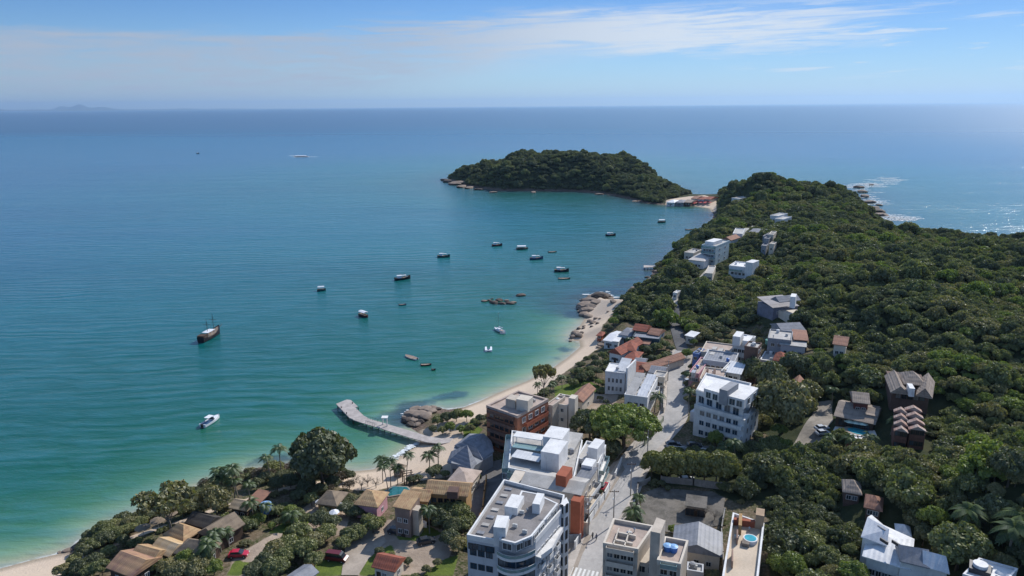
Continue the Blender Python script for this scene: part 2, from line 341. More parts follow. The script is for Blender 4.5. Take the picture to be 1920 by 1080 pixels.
gx = np.concatenate([np.arange(-200, -131, 3.0), np.arange(-131, 240, 1.0), np.arange(240, 1006, 4.0)])
gy = np.concatenate([np.arange(-202, 94, 8.0), np.arange(94, 330, 1.0), np.arange(330, 620, 2.5), np.arange(620, 1160, 4.0)])
GX, GY = np.meshgrid(gx, gy)
GD = sdist(GX, GY, coast); GZ = height(GX, GY, GD)
def lookup(A, x, y):
    i = min(max(int(np.searchsorted(gx, x)-1), 0), len(gx)-2); j = min(max(int(np.searchsorted(gy, y)-1), 0), len(gy)-2)
    u = min(max((x-gx[i])/(gx[i+1]-gx[i]), 0), 1); v = min(max((y-gy[j])/(gy[j+1]-gy[j]), 0), 1)
    return float((A[j, i]*(1-u)+A[j, i+1]*u)*(1-v)+(A[j+1, i]*(1-u)+A[j+1, i+1]*u)*v)
def TZ(x, y): return lookup(GZ, x, y)
def DZ(x, y): return lookup(GD, x, y)
def G(px, py, dz=0.0):
    """the point of the terrain under a pixel of the photograph"""
    d = MROT @ Vector(((px-960)/FPX, -(py-540)/FPX, -1.0)); o = Vector((0, 0, CAM_H))
    t = 60.0; prev = t
    while t < 1600:
        p = o+d*t
        if p.z <= max(TZ(p.x, p.y), 0)+dz: break
        prev = t; t += 4.0
    a, b = prev, t
    for _ in range(18):
        m = (a+b)/2; p = o+d*m
        if p.z <= max(TZ(p.x, p.y), 0)+dz: b = m
        else: a = m
    p = o+d*b; return Vector((p.x, p.y, max(TZ(p.x, p.y), 0)+dz))
def inpoly(x, y, poly):
    c = False; n = len(poly); j = n-1
    for i in range(n):
        if (poly[i][1] > y) != (poly[j][1] > y) and x < (poly[j][0]-poly[i][0])*(y-poly[i][1])/(poly[j][1]-poly[i][1])+poly[i][0]: c = not c
        j = i
    return c
def GP(l): return [tuple(G(a, b)[:2]) for a, b in l]

# town (open ground) as opposed to forest; beaches; cliffs
town = GP([(-60,1060),(200,960),(480,860),(640,850),(760,750),(900,740),(1060,660),(1050,560),(1110,540),(1168,572),(1150,600),(1200,612),(1256,622),(1258,572),(1275,572),(1283,622),(1300,632),(1335,640),(1350,616),(1420,606),
  (1440,612),(1520,618),(1528,662),(1480,672),(1440,690),(1420,705),(1418,800),(1445,818),(1440,835),(1360,842),(1240,850),(1205,868),(1200,905),(1340,915),(1368,935),(1440,935),(1445,1079)])
town += [(60,60),(-200,60)]
town_n = np.array(town)
GT = sdist(GX, GY, town_n)
sand_poly = np.array([tuple(P(a, b, 1.5)[:2]) for a, b in [(-300,1130),(-300,1060),(60,1030),(118,1014),(128,1034),(150,1045),(300,1000),(625,896),(640,850),(700,860),(790,800),(840,790),(880,745),(1000,700),(1060,660),(1050,600),(1080,540),(1150,545),
   (1178,575),(1150,596),(1128,620),(1118,655),(1090,676),(1050,705),(1010,745),(960,765),(905,782),(870,800),(860,840),(895,880),(860,900),(760,905),(700,925),(640,915),(626,900),(300,1003),(150,1049),(110,1090)]])
GS = sdist(GX, GY, sand_poly)
isth = np.array([tuple(P(a, b, 1.5)[:2]) for a, b in [(1244,389),(1250,378),(1290,373),(1320,371),(1342,378),(1342,396)]])
GI = sdist(GX, GY, isth)
dirt = [GP(l) for l in [[(425,1079),(440,1045),(500,1008),(545,978),(590,962),(580,1000),(530,1025),(470,1079)],
                        [(640,1079),(655,1020),(690,990),(730,975),(800,985),(855,1000),(840,1050),(800,1079),(720,1079)],
                        [(560,960),(600,930),(660,935),(650,1000),(600,1010)],[(1050,750),(1090,735),(1160,740),(1150,765),(1080,768)]]]
lawn = [GP(l) for l in [[(585,1079),(592,1055),(628,1046),(650,1060),(645,1079)],[(670,1060),(700,1040),(735,1020),(740,1040),(710,1079),(675,1079)],[(425,1079),(440,1050),(470,1055),(455,1079)],
   [(740,1000),(800,985),(830,1000),(790,1015),(745,1012)],[(800,800),(880,790),(905,805),(890,822),(820,826)],[(1040,725),(1100,712),(1130,728),(1090,745),(1040,748)],[(500,1000),(560,960),(590,975),(540,1000)],[(790,1079),(830,1050),(860,1040),(850,1079)]]]
def pmask(polys):
    o = np.full(GX.shape, -1e3)
    for q in polys: o = np.maximum(o, sdist(GX, GY, np.array(q)))
    return o
GDI, GL = pmask(dirt), pmask(lawn)
sm_ = lambda v, a, b: np.clip((v-a)/(b-a), 0, 1)**2*(3-2*np.clip((v-a)/(b-a), 0, 1))

# terrain sheet ----------------------------------------------------
nx, ny = len(gx), len(gy)
keep = (GD > -14)
idx = np.arange(nx*ny).reshape(ny, nx)
q = np.stack([idx[:-1, :-1], idx[:-1, 1:], idx[1:, 1:], idx[1:, :-1]], -1).reshape(-1, 4)
km = keep.ravel()[q].any(1); q = q[km]
used = np.unique(q); remap = -np.ones(nx*ny, int); remap[used] = np.arange(len(used))
tv = np.stack([GX.ravel(), GY.ravel(), GZ.ravel()], 1)[used]; tf = remap[q]
me = bpy.data.meshes.new('ground'); me.from_pydata(tv.tolist(), [], tf.tolist())
me.polygons.foreach_set('use_smooth', [True]*len(me.polygons))
def fattr(me, name, arr):
    a = me.attributes.new(name, 'FLOAT', 'POINT'); a.data.foreach_set('value', np.ascontiguousarray(arr, dtype=np.float32))
fattr(me, 'sand', np.maximum(sm_(GS, -3, 2)*(GD < 40), sm_(GI, -3, 2)).ravel()[used])
fattr(me, 'town', sm_(GT, -2, 3).ravel()[used]); fattr(me, 'dirt', sm_(GDI, -1.2, 1.2).ravel()[used]); fattr(me, 'lawn', sm_(GL, -1.0, 1.0).ravel()[used])
fattr(me, 'shore', GD.ravel()[used])
mg = bpy.data.materials.new('ground_cover'); mg.use_nodes = True; K = NT(mg.node_tree); p = mg.node_tree.nodes['Principled BSDF']; p.inputs['Roughness'].default_value = 0.95; p.inputs['Specular IOR Level'].default_value = 0.1
at = lambda K, n: K.n('ShaderNodeAttribute', attribute_name=n).outputs['Fac']
pos = K.n('ShaderNodeNewGeometry').outputs['Position']
big = K.noise(pos, 0.035, 5.0, 0.6); mid = K.noise(pos, 0.22, 5.0, 0.65); fin = K.noise(pos, 1.7, 4.0, 0.7)
forest = K.mix(K.ss(mid, 0.35, 0.65), (0.035, 0.045, 0.022), (0.06, 0.065, 0.032))
townc = K.mix(K.ss(mid, 0.38, 0.6), (0.05, 0.062, 0.022), (0.13, 0.10, 0.065))
townc = K.mix(K.ss(fin, 0.45, 0.7), townc, (0.24, 0.19, 0.14))
c = K.mix(K.ss(K.m('ADD', at(K, 'town'), K.m('MULTIPLY', K.m('SUBTRACT', mid, 0.5), 0.7)), 0.4, 0.6), forest, townc)
dirtc = K.mix(K.ss(mid, 0.35, 0.65), (0.40, 0.32, 0.25), (0.29, 0.23, 0.18))
c = K.mix(K.ss(K.m('ADD', at(K, 'dirt'), K.m('MULTIPLY', K.m('SUBTRACT', mid, 0.5), 0.9)), 0.35, 0.6), c, dirtc)
lawnc = K.mix(K.ss(mid, 0.35, 0.65), (0.13, 0.17, 0.035), (0.085, 0.12, 0.03))
c = K.mix(K.ss(K.m('ADD', at(K, 'lawn'), K.m('MULTIPLY', K.m('SUBTRACT', mid, 0.5), 0.8)), 0.35, 0.6), c, lawnc)
sandc = K.mix(K.ss(big, 0.4, 0.6), (0.62, 0.50, 0.38), (0.56, 0.45, 0.35))
sandc = K.mix(K.ss(fin, 0.55, 0.75), sandc, (0.43, 0.34, 0.26))
wet = K.m('SUBTRACT', 1.0, K.ss(at(K, 'shore'), 0.3, 3.0))
sandc = K.mix(wet, sandc, (0.34, 0.28, 0.21))
c = K.mix(K.ss(K.m('ADD', at(K, 'sand'), K.m('MULTIPLY', K.m('SUBTRACT', mid, 0.5), 0.7)), 0.4, 0.6), c, sandc)
# bare rock edge where forest meets the sea
nos = K.m('SUBTRACT', 1.0, at(K, 'sand'))
rk = K.m('MULTIPLY', K.m('SUBTRACT', 1.0, K.ss(K.m('ADD', at(K, 'shore'), K.m('MULTIPLY', K.m('SUBTRACT', mid, 0.5), 8.0)), 3.0, 6.0)), nos)
c = K.mix(rk, c, K.mix(K.ss(fin, 0.4, 0.6), (0.22, 0.16, 0.125), (0.08, 0.06, 0.05)))
K.link(c, p.inputs['Base Color'])
bb = K.n('ShaderNodeBump', ins={'Height': fin}); bb.inputs['Strength'].default_value = 0.6; bb.inputs['Distance'].default_value = 0.3; K.link(bb.outputs[0], p.inputs['Normal'])
me.materials.append(mg); tag(link('ground', me), kind='structure')

# sea ----------------------------------------------------------------
def spread(a, b, step, far):
    l = list(np.arange(a, b+0.1, step)); s = step; lo = [a]; hi = [b]
    while hi[-1] < far: s *= 1.28; hi.append(hi[-1]+s)
    s = step
    while lo[-1] > -far: s *= 1.28; lo.append(lo[-1]-s)
    return np.array(lo[:0:-1]+l+hi[1:])
wx = spread(-260, 520, 3.0, 64000); wy = spread(90, 1240, 3.5, 64000); wy = wy[wy > -2500]
WX, WY = np.meshgrid(wx, wy)
core = (np.abs(WX-130) < 900) & (WY < 2200)
WD = -np.full(WX.shape, 900.0); WD[core] = sdist(WX[core], WY[core], coast)
nx2, ny2 = len(wx), len(wy); idx = np.arange(nx2*ny2).reshape(ny2, nx2)
q = np.stack([idx[:-1, :-1], idx[:-1, 1:], idx[1:, 1:], idx[1:, :-1]], -1).reshape(-1, 4)
q = q[(WD.ravel()[q] < 6).any(1)]
used = np.unique(q); remap = -np.ones(nx2*ny2, int); remap[used] = np.arange(len(used))
wv = np.stack([WX.ravel(), WY.ravel(), np.zeros(nx2*ny2)], 1)[used]
me = bpy.data.meshes.new('sea'); me.from_pydata(wv.tolist(), [], remap[q].tolist())
dist = np.clip(-WD, 0, 900)
fattr(me, 'off', dist.ravel()[used])
# how sandy the nearest shore is: 1 by the beaches, 0 by the rocky and wooded shores
sandy = np.zeros(WX.shape); wsum = np.zeros(WX.shape)
for a, b, s, r in [(0,1060,1,60),(120,1040,1,40),(250,960,.9,40),(420,890,.6,30),(560,866,.5,30),(700,880,1,30),(760,850,1,25),(800,780,0,18),(860,764,.8,20),(930,738,1,40),(1010,704,1,40),(1070,668,1,35),(1075,630,.8,15),(1090,575,.2,20),(1160,560,.15,25),
                (1215,525,.0,30),(1270,465,.0,40),(1335,415,0.0,40),(1290,386,.35,50),(1180,374,0,60),(1050,358,0,90),(930,358,0,80),(840,340,0,60),(1600,360,.1,80),(1650,405,.1,60)]:
    g = P(a, b, 0); k = 1.0/(((WX-g.x)**2+(WY-g.y)**2)/r**2+0.05)**2
    sandy += k*s; wsum += k
fattr(me, 'sandy', (sandy/wsum).ravel()[used])
reef = np.zeros(WX.shape)
for a, b, rx, ry, st in [(843,744,7,4,.8),(815,752,7,3,.6),(770,760,9,5,.8),(752,782,10,6,.9),(735,795,8,5,.6),(700,805,6,4,.3),(1160,545,22,10,1.),(1185,528,16,10,.9),(1130,560,14,8,.5),(1078,590,8,10,.7),(1060,655,5,5,.7),(1045,672,4,4,.5),(1075,640,6,6,.5),
         (945,570,14,7,.6),(975,556,12,8,.5),(1040,600,8,10,.35),(510,862,8,5,.7),(480,868,6,4,.5),(560,858,8,4,.6),(190,988,4,3,.5),(860,736,5,3,.6),(1215,512,10,8,.8),(1250,478,10,8,.6),(640,868,5,4,.4),(1330,418,9,16,.6)]:
    g = P(a, b, 0); reef = np.maximum(reef, st*np.exp(-(((WX-g.x)/rx)**2+((WY-g.y)/ry)**2)))
fattr(me, 'reef', reef.ravel()[used])
ms = bpy.data.materials.new('sea_water'); ms.use_nodes = True; K = NT(ms.node_tree); p = ms.node_tree.nodes['Principled BSDF']
p.inputs['IOR'].default_value = 1.33; p.inputs['Specular IOR Level'].default_value = 0.5
pos = K.n('ShaderNodeNewGeometry').outputs['Position']
mp = K.n('ShaderNodeMapping', ins={0: pos}); mp.inputs['Rotation'].default_value = (0, 0, R(-14)); mp.inputs['Scale'].default_value = (0.34, 1.0, 1.0)
wvec = mp.outputs[0]
sp = K.n('ShaderNodeSeparateXYZ', ins={0: pos})
n_big = K.noise(wvec, 0.0022, 5.0, 0.6, 0.6); n_mid = K.noise(wvec, 0.02, 5.0, 0.6, 0.3); n_rip = K.noise(wvec, 0.16, 6.0, 0.66, 0.3); n_fin = K.noise(wvec, 0.7, 4.0, 0.65)
off = K.m('ADD', at(K, 'off'), K.m('MULTIPLY', K.m('SUBTRACT', n_mid, 0.5), K.m('MULTIPLY', K.m('MINIMUM', at(K, 'off'), 90.0), 0.75)))
lg = K.m('DIVIDE', K.m('LOGARITHM', K.m('ADD', K.m('MAXIMUM', off, 0.0), 1.0), 10.0), 3.0)      # 0 m ->0, 9 m ->.33, 99 m ->.67, 999 m ->1
sandc = K.ramp(lg, [(0.0, (0.42, 0.36, 0.27)), (0.15, (0.33, 0.35, 0.23)), (0.29, (0.17, 0.29, 0.17)), (0.40, (0.050, 0.175, 0.095)), (0.53, (0.006, 0.105, 0.065)), (0.67, (0.002, 0.094, 0.084)), (0.80, (0.002, 0.108, 0.132)), (0.93, (0.006, 0.090, 0.175))])
rock_reflc = K.ramp(lg, [(0.0, (0.06, 0.06, 0.05)), (0.3, (0.030, 0.065, 0.065)), (0.5, (0.015, 0.095, 0.085)), (0.62, (0.014, 0.115, 0.10)), (0.70, (0.003, 0.118, 0.118)), (0.82, (0.003, 0.120, 0.152)), (0.93, (0.008, 0.100, 0.190))])  # dark rock at the edge, then the shore's green reflection put into the colour
c = K.mix(K.ss(at(K, 'sandy'), 0.15, 0.6), rock_reflc, sandc)
c = K.mix(K.m('MULTIPLY', K.ss(K.m('ADD', at(K, 'reef'), K.m('MULTIPLY', K.m('SUBTRACT', K.noise(pos, 0.16, 5.0, 0.65), 0.5), 0.7)), 0.28, 0.62), 0.75), c, (0.018, 0.05, 0.07))
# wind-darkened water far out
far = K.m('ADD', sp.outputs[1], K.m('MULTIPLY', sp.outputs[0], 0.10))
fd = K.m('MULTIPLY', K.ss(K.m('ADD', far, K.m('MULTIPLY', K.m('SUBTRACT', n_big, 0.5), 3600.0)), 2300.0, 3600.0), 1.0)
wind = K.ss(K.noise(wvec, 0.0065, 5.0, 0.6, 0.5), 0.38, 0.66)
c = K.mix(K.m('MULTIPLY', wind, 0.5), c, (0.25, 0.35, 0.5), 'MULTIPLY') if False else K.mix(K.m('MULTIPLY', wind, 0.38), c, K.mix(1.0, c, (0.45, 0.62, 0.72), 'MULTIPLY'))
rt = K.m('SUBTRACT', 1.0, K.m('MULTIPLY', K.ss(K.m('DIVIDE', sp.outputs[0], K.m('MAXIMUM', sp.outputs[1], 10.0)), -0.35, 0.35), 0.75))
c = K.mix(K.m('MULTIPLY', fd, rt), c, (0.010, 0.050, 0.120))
wvn = K.n('ShaderNodeTexWave', wave_type='BANDS', bands_direction='Y', ins={'Vector': mp.outputs[0], 'Scale': 0.045, 'Distortion': 9.0, 'Detail': 3.0, 'Detail Scale': 1.4})
swell = K.m('MULTIPLY', wvn.outputs[1], K.ss(K.noise(wvec, 0.012, 3.0, 0.6), 0.3, 0.7))
c = K.mix(K.m('MULTIPLY', K.m('ADD', K.m('SUBTRACT', n_rip, 0.46), K.m('MULTIPLY', swell, 0.22)), 1.1, clamp=True), c, (0.04, 0.19, 0.25))
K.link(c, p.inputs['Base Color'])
K.link(K.m('ADD', 0.16, K.m('MULTIPLY', K.ss(far, 300.0, 3000.0), 0.12)), p.inputs['Roughness'])
h = K.m('ADD', K.m('MULTIPLY', n_rip, 0.8), K.m('MULTIPLY', n_fin, 0.22))
h = K.m('ADD', K.m('ADD', h, K.m('MULTIPLY', n_mid, 2.0)), K.m('MULTIPLY', swell, 0.35))
bb = K.n('ShaderNodeBump', ins={'Height': h}); bb.inputs['Distance'].default_value = 1.0
K.link(K.m('MULTIPLY', K.m('SUBTRACT', 1.0, K.ss(far, 500.0, 4500.0)), 0.75), bb.inputs['Strength'])
K.link(bb.outputs[0], p.inputs['Normal'])
# shore wash
fo = K.m('MULTIPLY', K.m('SUBTRACT', 1.0, K.ss(K.m('ADD', at(K, 'off'), K.m('MULTIPLY', K.m('SUBTRACT', n_fin, 0.5), 2.2)), 0.2, 0.9)), K.ss(n_mid, 0.45, 0.6))
df = K.n('ShaderNodeBsdfDiffuse', ins={0: (0.7, 0.74, 0.74, 1)}); mx = K.n('ShaderNodeMixShader', ins={0: K.m('MULTIPLY', fo, 0.6), 1: p.outputs[0], 2: df.outputs[0]})
K.link(mx.outputs[0], ms.node_tree.nodes['Material Output'].inputs[0])
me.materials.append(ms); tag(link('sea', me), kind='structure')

# distant coast seen faintly above the horizon ------------------------
def far_hills(y, xs, hs):
    bm = bmesh.new(); n = len(xs); rows = []
    for k in range(9):
        u = k/8.0; yy = y+(u-0.5)*9000; s = math.sin(math.pi*u)
        rows.append([bm.verts.new((x*(yy/y), yy, -5+(h_+5)*s*(0.85+0.15*math.sin(x*0.002+k)))) for x, h_ in zip(xs, hs)])
    for a, b in zip(rows, rows[1:]):
        for i in range(n-1): bm.faces.new((a[i], a[i+1], b[i+1], b[i]))
    return bm
xs = np.linspace(-42000, -16000, 90); rn = np.random.RandomState(3)
hs = 60+90*np.abs(np.interp(np.arange(90), np.arange(0, 90, 5), rn.rand(18)))
hs += 520*np.exp(-((xs+32600)/700)**2)+340*np.exp(-((xs+34000)/500)**2)+260*np.exp(-((xs+31000)/900)**2)+150*np.exp(-((xs+39500)/1500)**2)
hs *= np.clip((xs[-1]-xs)/9000, 0, 1)
HILL = M_('distant_hills', (0.06, 0.08, 0.07), 0.9, 0.3, 0.001)
tag(obj('hills', far_hills(59000, xs*1.07, hs*.9), HILL, smooth=True), kind='structure')

# roads, pavements and paved yards ------------------------------------
def smooth_path(pts, step=2.0):
    pts = [Vector((p[0], p[1])) for p in pts]; out = []
    for i in range(len(pts)-1):
        p0 = pts[max(i-1, 0)]; p1 = pts[i]; p2 = pts[i+1]; p3 = pts[min(i+2, len(pts)-1)]
        n = max(2, int((p2-p1).length/step))
        for k in range(n):
            t = k/n; out.append(0.5*((2*p1)+(p2-p0)*t+(2*p0-5*p1+4*p2-p3)*t*t+(3*p1-p0-3*p2+p3)*t**3))
    out.append(pts[-1]); return out
def ribbon(name, path, o0, o1, dz, mat, skirt=0.0, label=None, kind='structure'):
    vs, fs = [], []; n = len(path)
    for i, p in enumerate(path):
        t = (path[min(i+1, n-1)]-path[max(i-1, 0)]).normalized(); nn = Vector((-t.y, t.x))
        for o in (o0, (o0*2+o1)/3, (o0+o1*2)/3, o1):
            a = p+nn*o; c0 = p+nn*((ROADW/2) * (1 if o > 0 else -1)) if abs(o) > ROADW/2+.01 else a
            z = max(TZ(a.x, a.y), TZ(p.x, p.y))+dz
            vs.append((a.x, a.y, z))
        if skirt:
            for o in (o0, o1):
                a = p+nn*o; z = max(TZ(a.x, a.y), TZ(p.x, p.y))+dz; vs.append((a.x, a.y, z-skirt))
    k = 6 if skirt else 4
    for i in range(n-1):
        a, b = i*k, (i+1)*k
        for j in range(3): fs.append((a+j, b+j, b+j+1, a+j+1))
        if skirt: fs.append((a+4, b+4, b, a)); fs.append((a+3, b+3, b+5, a+5))
    return tag(pyobj(name, vs, fs, mat), label, kind=kind)
ROADW = 5.8
ASPH = M_('sett_paving', (0.44, 0.42, 0.40), 0.9, 0.3, 0.12, col2=(0.35, 0.34, 0.33), fine=0.35, coord='Object')
PAVE = M_('pavement_concrete', (0.52, 0.47, 0.42), 0.9, 0.25, 0.3, fine=0.35)
road_px = [(1078,1130),(1094,1085),(1110,1042),(1124,1001),(1137,970),(1154,943),(1170,912),(1184,882),(1205,850),(1234,817),(1254,795),(1264,776),(1267,746),(1267,704),(1275,673),(1281,658)]
rp = smooth_path([G(a, b) for a, b in road_px])
ribbon('road', rp, -ROADW/2, ROADW/2, 0.09, ASPH)
ribbon('pavement', rp, ROADW/2+0.005, ROADW/2+1.7, 0.21, PAVE, 0.35)
ribbon('pavement', rp, -ROADW/2-1.5, -ROADW/2-0.005, 0.21, PAVE, 0.35)
ROADW = 4.6; rp3 = smooth_path([G(a, b) for a, b in [(1281,658),(1274,640),(1267,615),(1264,590),(1263,572)]])
ribbon('road', rp3, -2.3, 2.3, 0.13, M_('shade_dark_asphalt', (0.13, 0.13, 0.135), 0.9, 0.3, 0.2, fine=0.3))  # shade of the overhanging trees is put into this stretch's road colour
ROADW = 4.4
rp2 = smooth_path([G(a, b) for a, b in [(1263,572),(1268,556),(1300,535),(1322,515),(1338,492),(1340,470),(1352,458),(1372,450),(1392,436),(1415,424)]])
ribbon('road', rp2, -1.6, 1.6, 0.16, M_('pale_concrete_road', (0.42, 0.40, 0.36), 0.9, 0.25, 0.2, fine=0.3))
# pedestrian crossing at the bottom of the frame, painted
bm = bmesh.new(); c0 = G(1094, 1077); c1 = G(1102, 1056); t = (c1-c0); t.z = 0; t.normalize(); nn = Vector((-t.y, t.x, 0))
for k in range(7):
    b0 = c0+nn*(2.7-k*0.9); 
    qv = [b0-t*1.6-nn*0.24, b0-t*1.6+nn*0.24, b0+t*1.6+nn*0.24, b0+t*1.6-nn*0.24]
    f = bm.faces.new([bm.verts.new((v_.x, v_.y, max(TZ(v_.x, v_.y), TZ(c0.x, c0.y))+0.125)) for v_ in qv])
bmesh.ops.recalc_face_normals(bm, faces=bm.faces)
PAINT = M_('road_paint', (0.68, 0.68, 0.66), 0.7, 0.2, 0.8)
tag(obj('road_marking', bm, PAINT), kind='structure')

PAVED = []
def patch(name, px, mat, dz=0.09, kind='structure', label=None, cat=None, world=False, step=2.0):
    pts = [Vector(p_) for p_ in (px if world else GP(px))]; PAVED.append([(q_.x, q_.y) for q_ in pts])
    ring = []
    for i, a in enumerate(pts):
        b = pts[(i+1) % len(pts)]; n = max(1, int((b-a).length/step))
        ring += [a+(b-a)*k/n for k in range(n)]
    xs_ = [p_.x for p_ in pts]; ys_ = [p_.y for p_ in pts]; ins = []
    x = min(xs_)
    while x < max(xs_):
        y = min(ys_)
        while y < max(ys_):
            if inpoly(x, y, pts) and min((Vector((x, y))-r_).length for r_ in ring) > step*0.5: ins.append(Vector((x, y)))
            y += step
        x += step
    nr = len(ring)
    v2, e2, f2 = geometry.delaunay_2d_cdt(ring+ins, [(i, (i+1) % nr) for i in range(nr)], [], 1, 1e-5)[:3]
    o = pyobj(name, [(v.x, v.y, TZ(v.x, v.y)+dz) for v in v2], [tuple(f) for f in f2], mat)
    return tag(o, label, cat, kind=kind)
COBB = M_('cobbled_yard', (0.36, 0.32, 0.27), 0.9, 0.3, 0.15, fine=0.45)
GRAV = M_('rubble_ground', (0.21, 0.19, 0.165), 0.95, 0.45, 0.35, col2=(0.12, 0.11, 0.095), fine=0.5)
YARD = M_('yard_paving', (0.36, 0.31, 0.26), 0.9, 0.25, 0.3, fine=0.3)
YARDG = M_('grey_yard', (0.20, 0.19, 0.185), 0.9, 0.3, 0.2, fine=0.3)
patch('path', [(1478,848),(1500,812),(1522,780),(1530,755),(1560,750),(1562,790),(1545,815),(1530,845),(1500,856)], COBB, 0.2)
patch('yard', [(1198,990),(1204,925),(1235,915),(1335,922),(1360,935),(1352,985),(1300,992),(1262,1000)], GRAV, 0.12)
patch('yard', [(1235,850),(1250,832),(1290,835),(1340,838),(1350,850),(1300,862)], YARDG, 0.14)
patch('yard', [(1010,1079),(1058,1000),(1064,986),(1110,1005),(1092,1040),(1078,1079)], YARD, 0.12)
patch('yard', [(1110,925),(1128,895),(1150,868),(1162,862),(1172,880),(1150,915),(1120,968),(1098,985),(1090,960)], YARD, 0.13)
patch('path', [(895,1010),(880,960),(895,890),(915,868),(948,860),(952,905),(935,930),(915,985)], YARDG, 0.12)
patch('path', [(640,1079),(648,1025),(690,995),(712,996),(725,1015),(690,1050),(672,1079)], M_('beach_lane', (0.45, 0.38, 0.31), 0.9, 0.25, 0.2, fine=0.3), 0.1)
patch('yard', [(1238,738),(1224,700),(1238,698),(1252,712),(1250,770),(1243,786)], YARDG, 0.14)
# ------------------------------------------------------------------ building kit
WR = random.Random(12); CURT = M_('curtained_glass', (.22, .21, .2), .3, .3, spec=.5); GLASS2 = M_('reflecting_glass', (.09, .12, .15), .1, .3, spec=.8)
METALR2 = M_('painted_metal', (.55, .55, .53), .5, .2, stain=.3)
FOOT = []                                          # footprints (world polygons, margin) kept free of trees
def rect3(a, b, c):
    """complete a rectangle from the near-left, near-right corners and a point on the far side"""
    a, b, c = [Vector(p_[:2]) for p_ in (a, b, c)]
    u = (b-a).normalized(); n = Vector((-u.y, u.x)); dd = (c-b).dot(n)
    return [a, b, b+n*dd, a+n*dd]
class Bld:
    """a building whose roof corners are read at roof height; its Empty stands at the first ground corner"""
    def __init__(s, name, label, cat, px, H, wall=WHITE, group=None, z0=None, margin=2.0, base=3.0, build_wall=True):
        gz = 6.0 if z0 is None else z0
        for _ in range(4 if z0 is None else 1):
            w_ = [P(a, b, gz+H) for a, b in px]
            if len(w_) == 3: w_ = rect3(*w_)
            w_ = [Vector((q.x, q.y)) for q in w_]
            cx = sum(q.x for q in w_)/len(w_); cy = sum(q.y for q in w_)/len(w_)
            if z0 is None: gz = max(0.6, TZ(cx, cy))
        s.gz = gz; s.H = H; s.w = w_; s.wallm = wall
        e = w_[1]-w_[0]; s.ang = math.atan2(e.y, e.x)
        s.o = Vector((w_[0].x, w_[0].y, gz)); s.root = thing(name, s.o, s.ang, label, cat, group)
        s.c, s.s = math.cos(s.ang), math.sin(s.ang)
        s.l = [s.loc(q) for q in w_]; s.base = base
        FOOT.append((w_, margin))
        if build_wall: s.prism('wall', s.l, -base, H, wall)
    def loc(s, q):
        x, y = q[0]-s.o.x, q[1]-s.o.y; return Vector((x*s.c+y*s.s, -x*s.s+y*s.c))
    def lpx(s, px, z):
        w_ = [P(a, b, s.gz+z) for a, b in px]
        if len(w_) == 3: w_ = rect3(*w_)
        return [s.loc(q) for q in w_]
    def prism(s, name, pts, z0, z1, mat, parent=None):
        bm = bmesh.new(); prism(bm, pts, z0, z1); bmesh.ops.recalc_face_normals(bm, faces=bm.faces)
        return obj(name, bm, mat, parent or s.root)
    def blockpx(s, name, px, z0, z1, mat): return s.prism(name, s.lpx(px, z1), z0, z1, mat)
    def boxes(s, name, bl, mat, parent=None):
        bm = bmesh.new()
        for b in bl: bbox(bm, *b)
        return obj(name, bm, mat, parent or s.root)
    def inset(s, pts, d):
        """offset a polygon inwards by d"""
        n = len(pts); A = sum(pts[i].x*pts[(i+1) % n].y-pts[(i+1) % n].x*pts[i].y for i in range(n)); sg = 1 if A > 0 else -1; out = []
        for i in range(n):
            p0, p1, p2 = pts[i-1], pts[i], pts[(i+1) % n]
            a = (p1-p0).normalized(); b = (p2-p1).normalized(); na = Vector((-a.y, a.x))*sg; nb = Vector((-b.y, b.x))*sg
            m_ = (na+nb); k = m_.dot(na); out.append(p1+m_*(d/max(k, 0.3)))
        return out
    def flat(s, mat=ROOFL, par=0.7, pmat=None, pts=None, z=None, th=0.25):
        """flat roof: parapet ring with a recessed roof surface"""
        pts = pts or s.l; z = s.H if z is None else z
        o = s.inset(pts, -0.06); i_ = s.inset(pts, th); n = len(pts); bm = bmesh.new()
        va = [[bm.verts.new((q.x, q.y, h)) for q in r] for r, h in ((o, z-0.25), (o, z+par), (i_, z+par), (i_, z+0.06))]
        for r0, r1 in zip(va, va[1:]):
            for k in range(n): bm.faces.new((r0[k], r0[(k+1) % n], r1[(k+1) % n], r1[k]))
        bmesh.ops.recalc_face_normals(bm, faces=bm.faces)
        obj('parapet', bm, pmat or s.wallm, s.root)
        s.prism('roof', i_, z+0.02, z+0.06, mat)
    def pitched(s, mat, kind='gable', rise=2.0, ov=0.6, along='x', pts=None, z=None, name='roof'):
        """gable or hip roof over a four-cornered plan"""
        p_ = pts or s.l; z = s.H if z is None else z; p_ = s.inset(p_[:4], -ov)
        if along == 'y': p_ = [p_[1], p_[2], p_[3], p_[0]]
        a, b, c_, d = p_; m0 = (a+d)/2; m1 = (b+c_)/2
        if kind == 'hip':
            k = min(0.48, ((a-d).length/2)/max((m1-m0).length, .1)); m0, m1 = m0+(m1-m0)*k, m1+(m0-m1)*k
        zz = z-0.1; bm = bmesh.new(); V = [bm.verts.new((q.x, q.y, zz)) for q in (a, b, c_, d)]+[bm.verts.new((q.x, q.y, z+rise)) for q in (m0, m1)]
        U = [bm.verts.new((q.x, q.y, zz-0.2)) for q in (a, b, c_, d)]
        for f in ((0, 1, 5, 4), (2, 3, 4, 5), (3, 0, 4), (1, 2, 5)): bm.faces.new([V[i] for i in f])
        for k in range(4): bm.faces.new((U[k], U[(k+1) % 4], V[(k+1) % 4], V[k]))
        bm.faces.new(U[::-1]); bmesh.ops.recalc_face_normals(bm, faces=bm.faces)
        return obj(name, bm, mat, s.root)
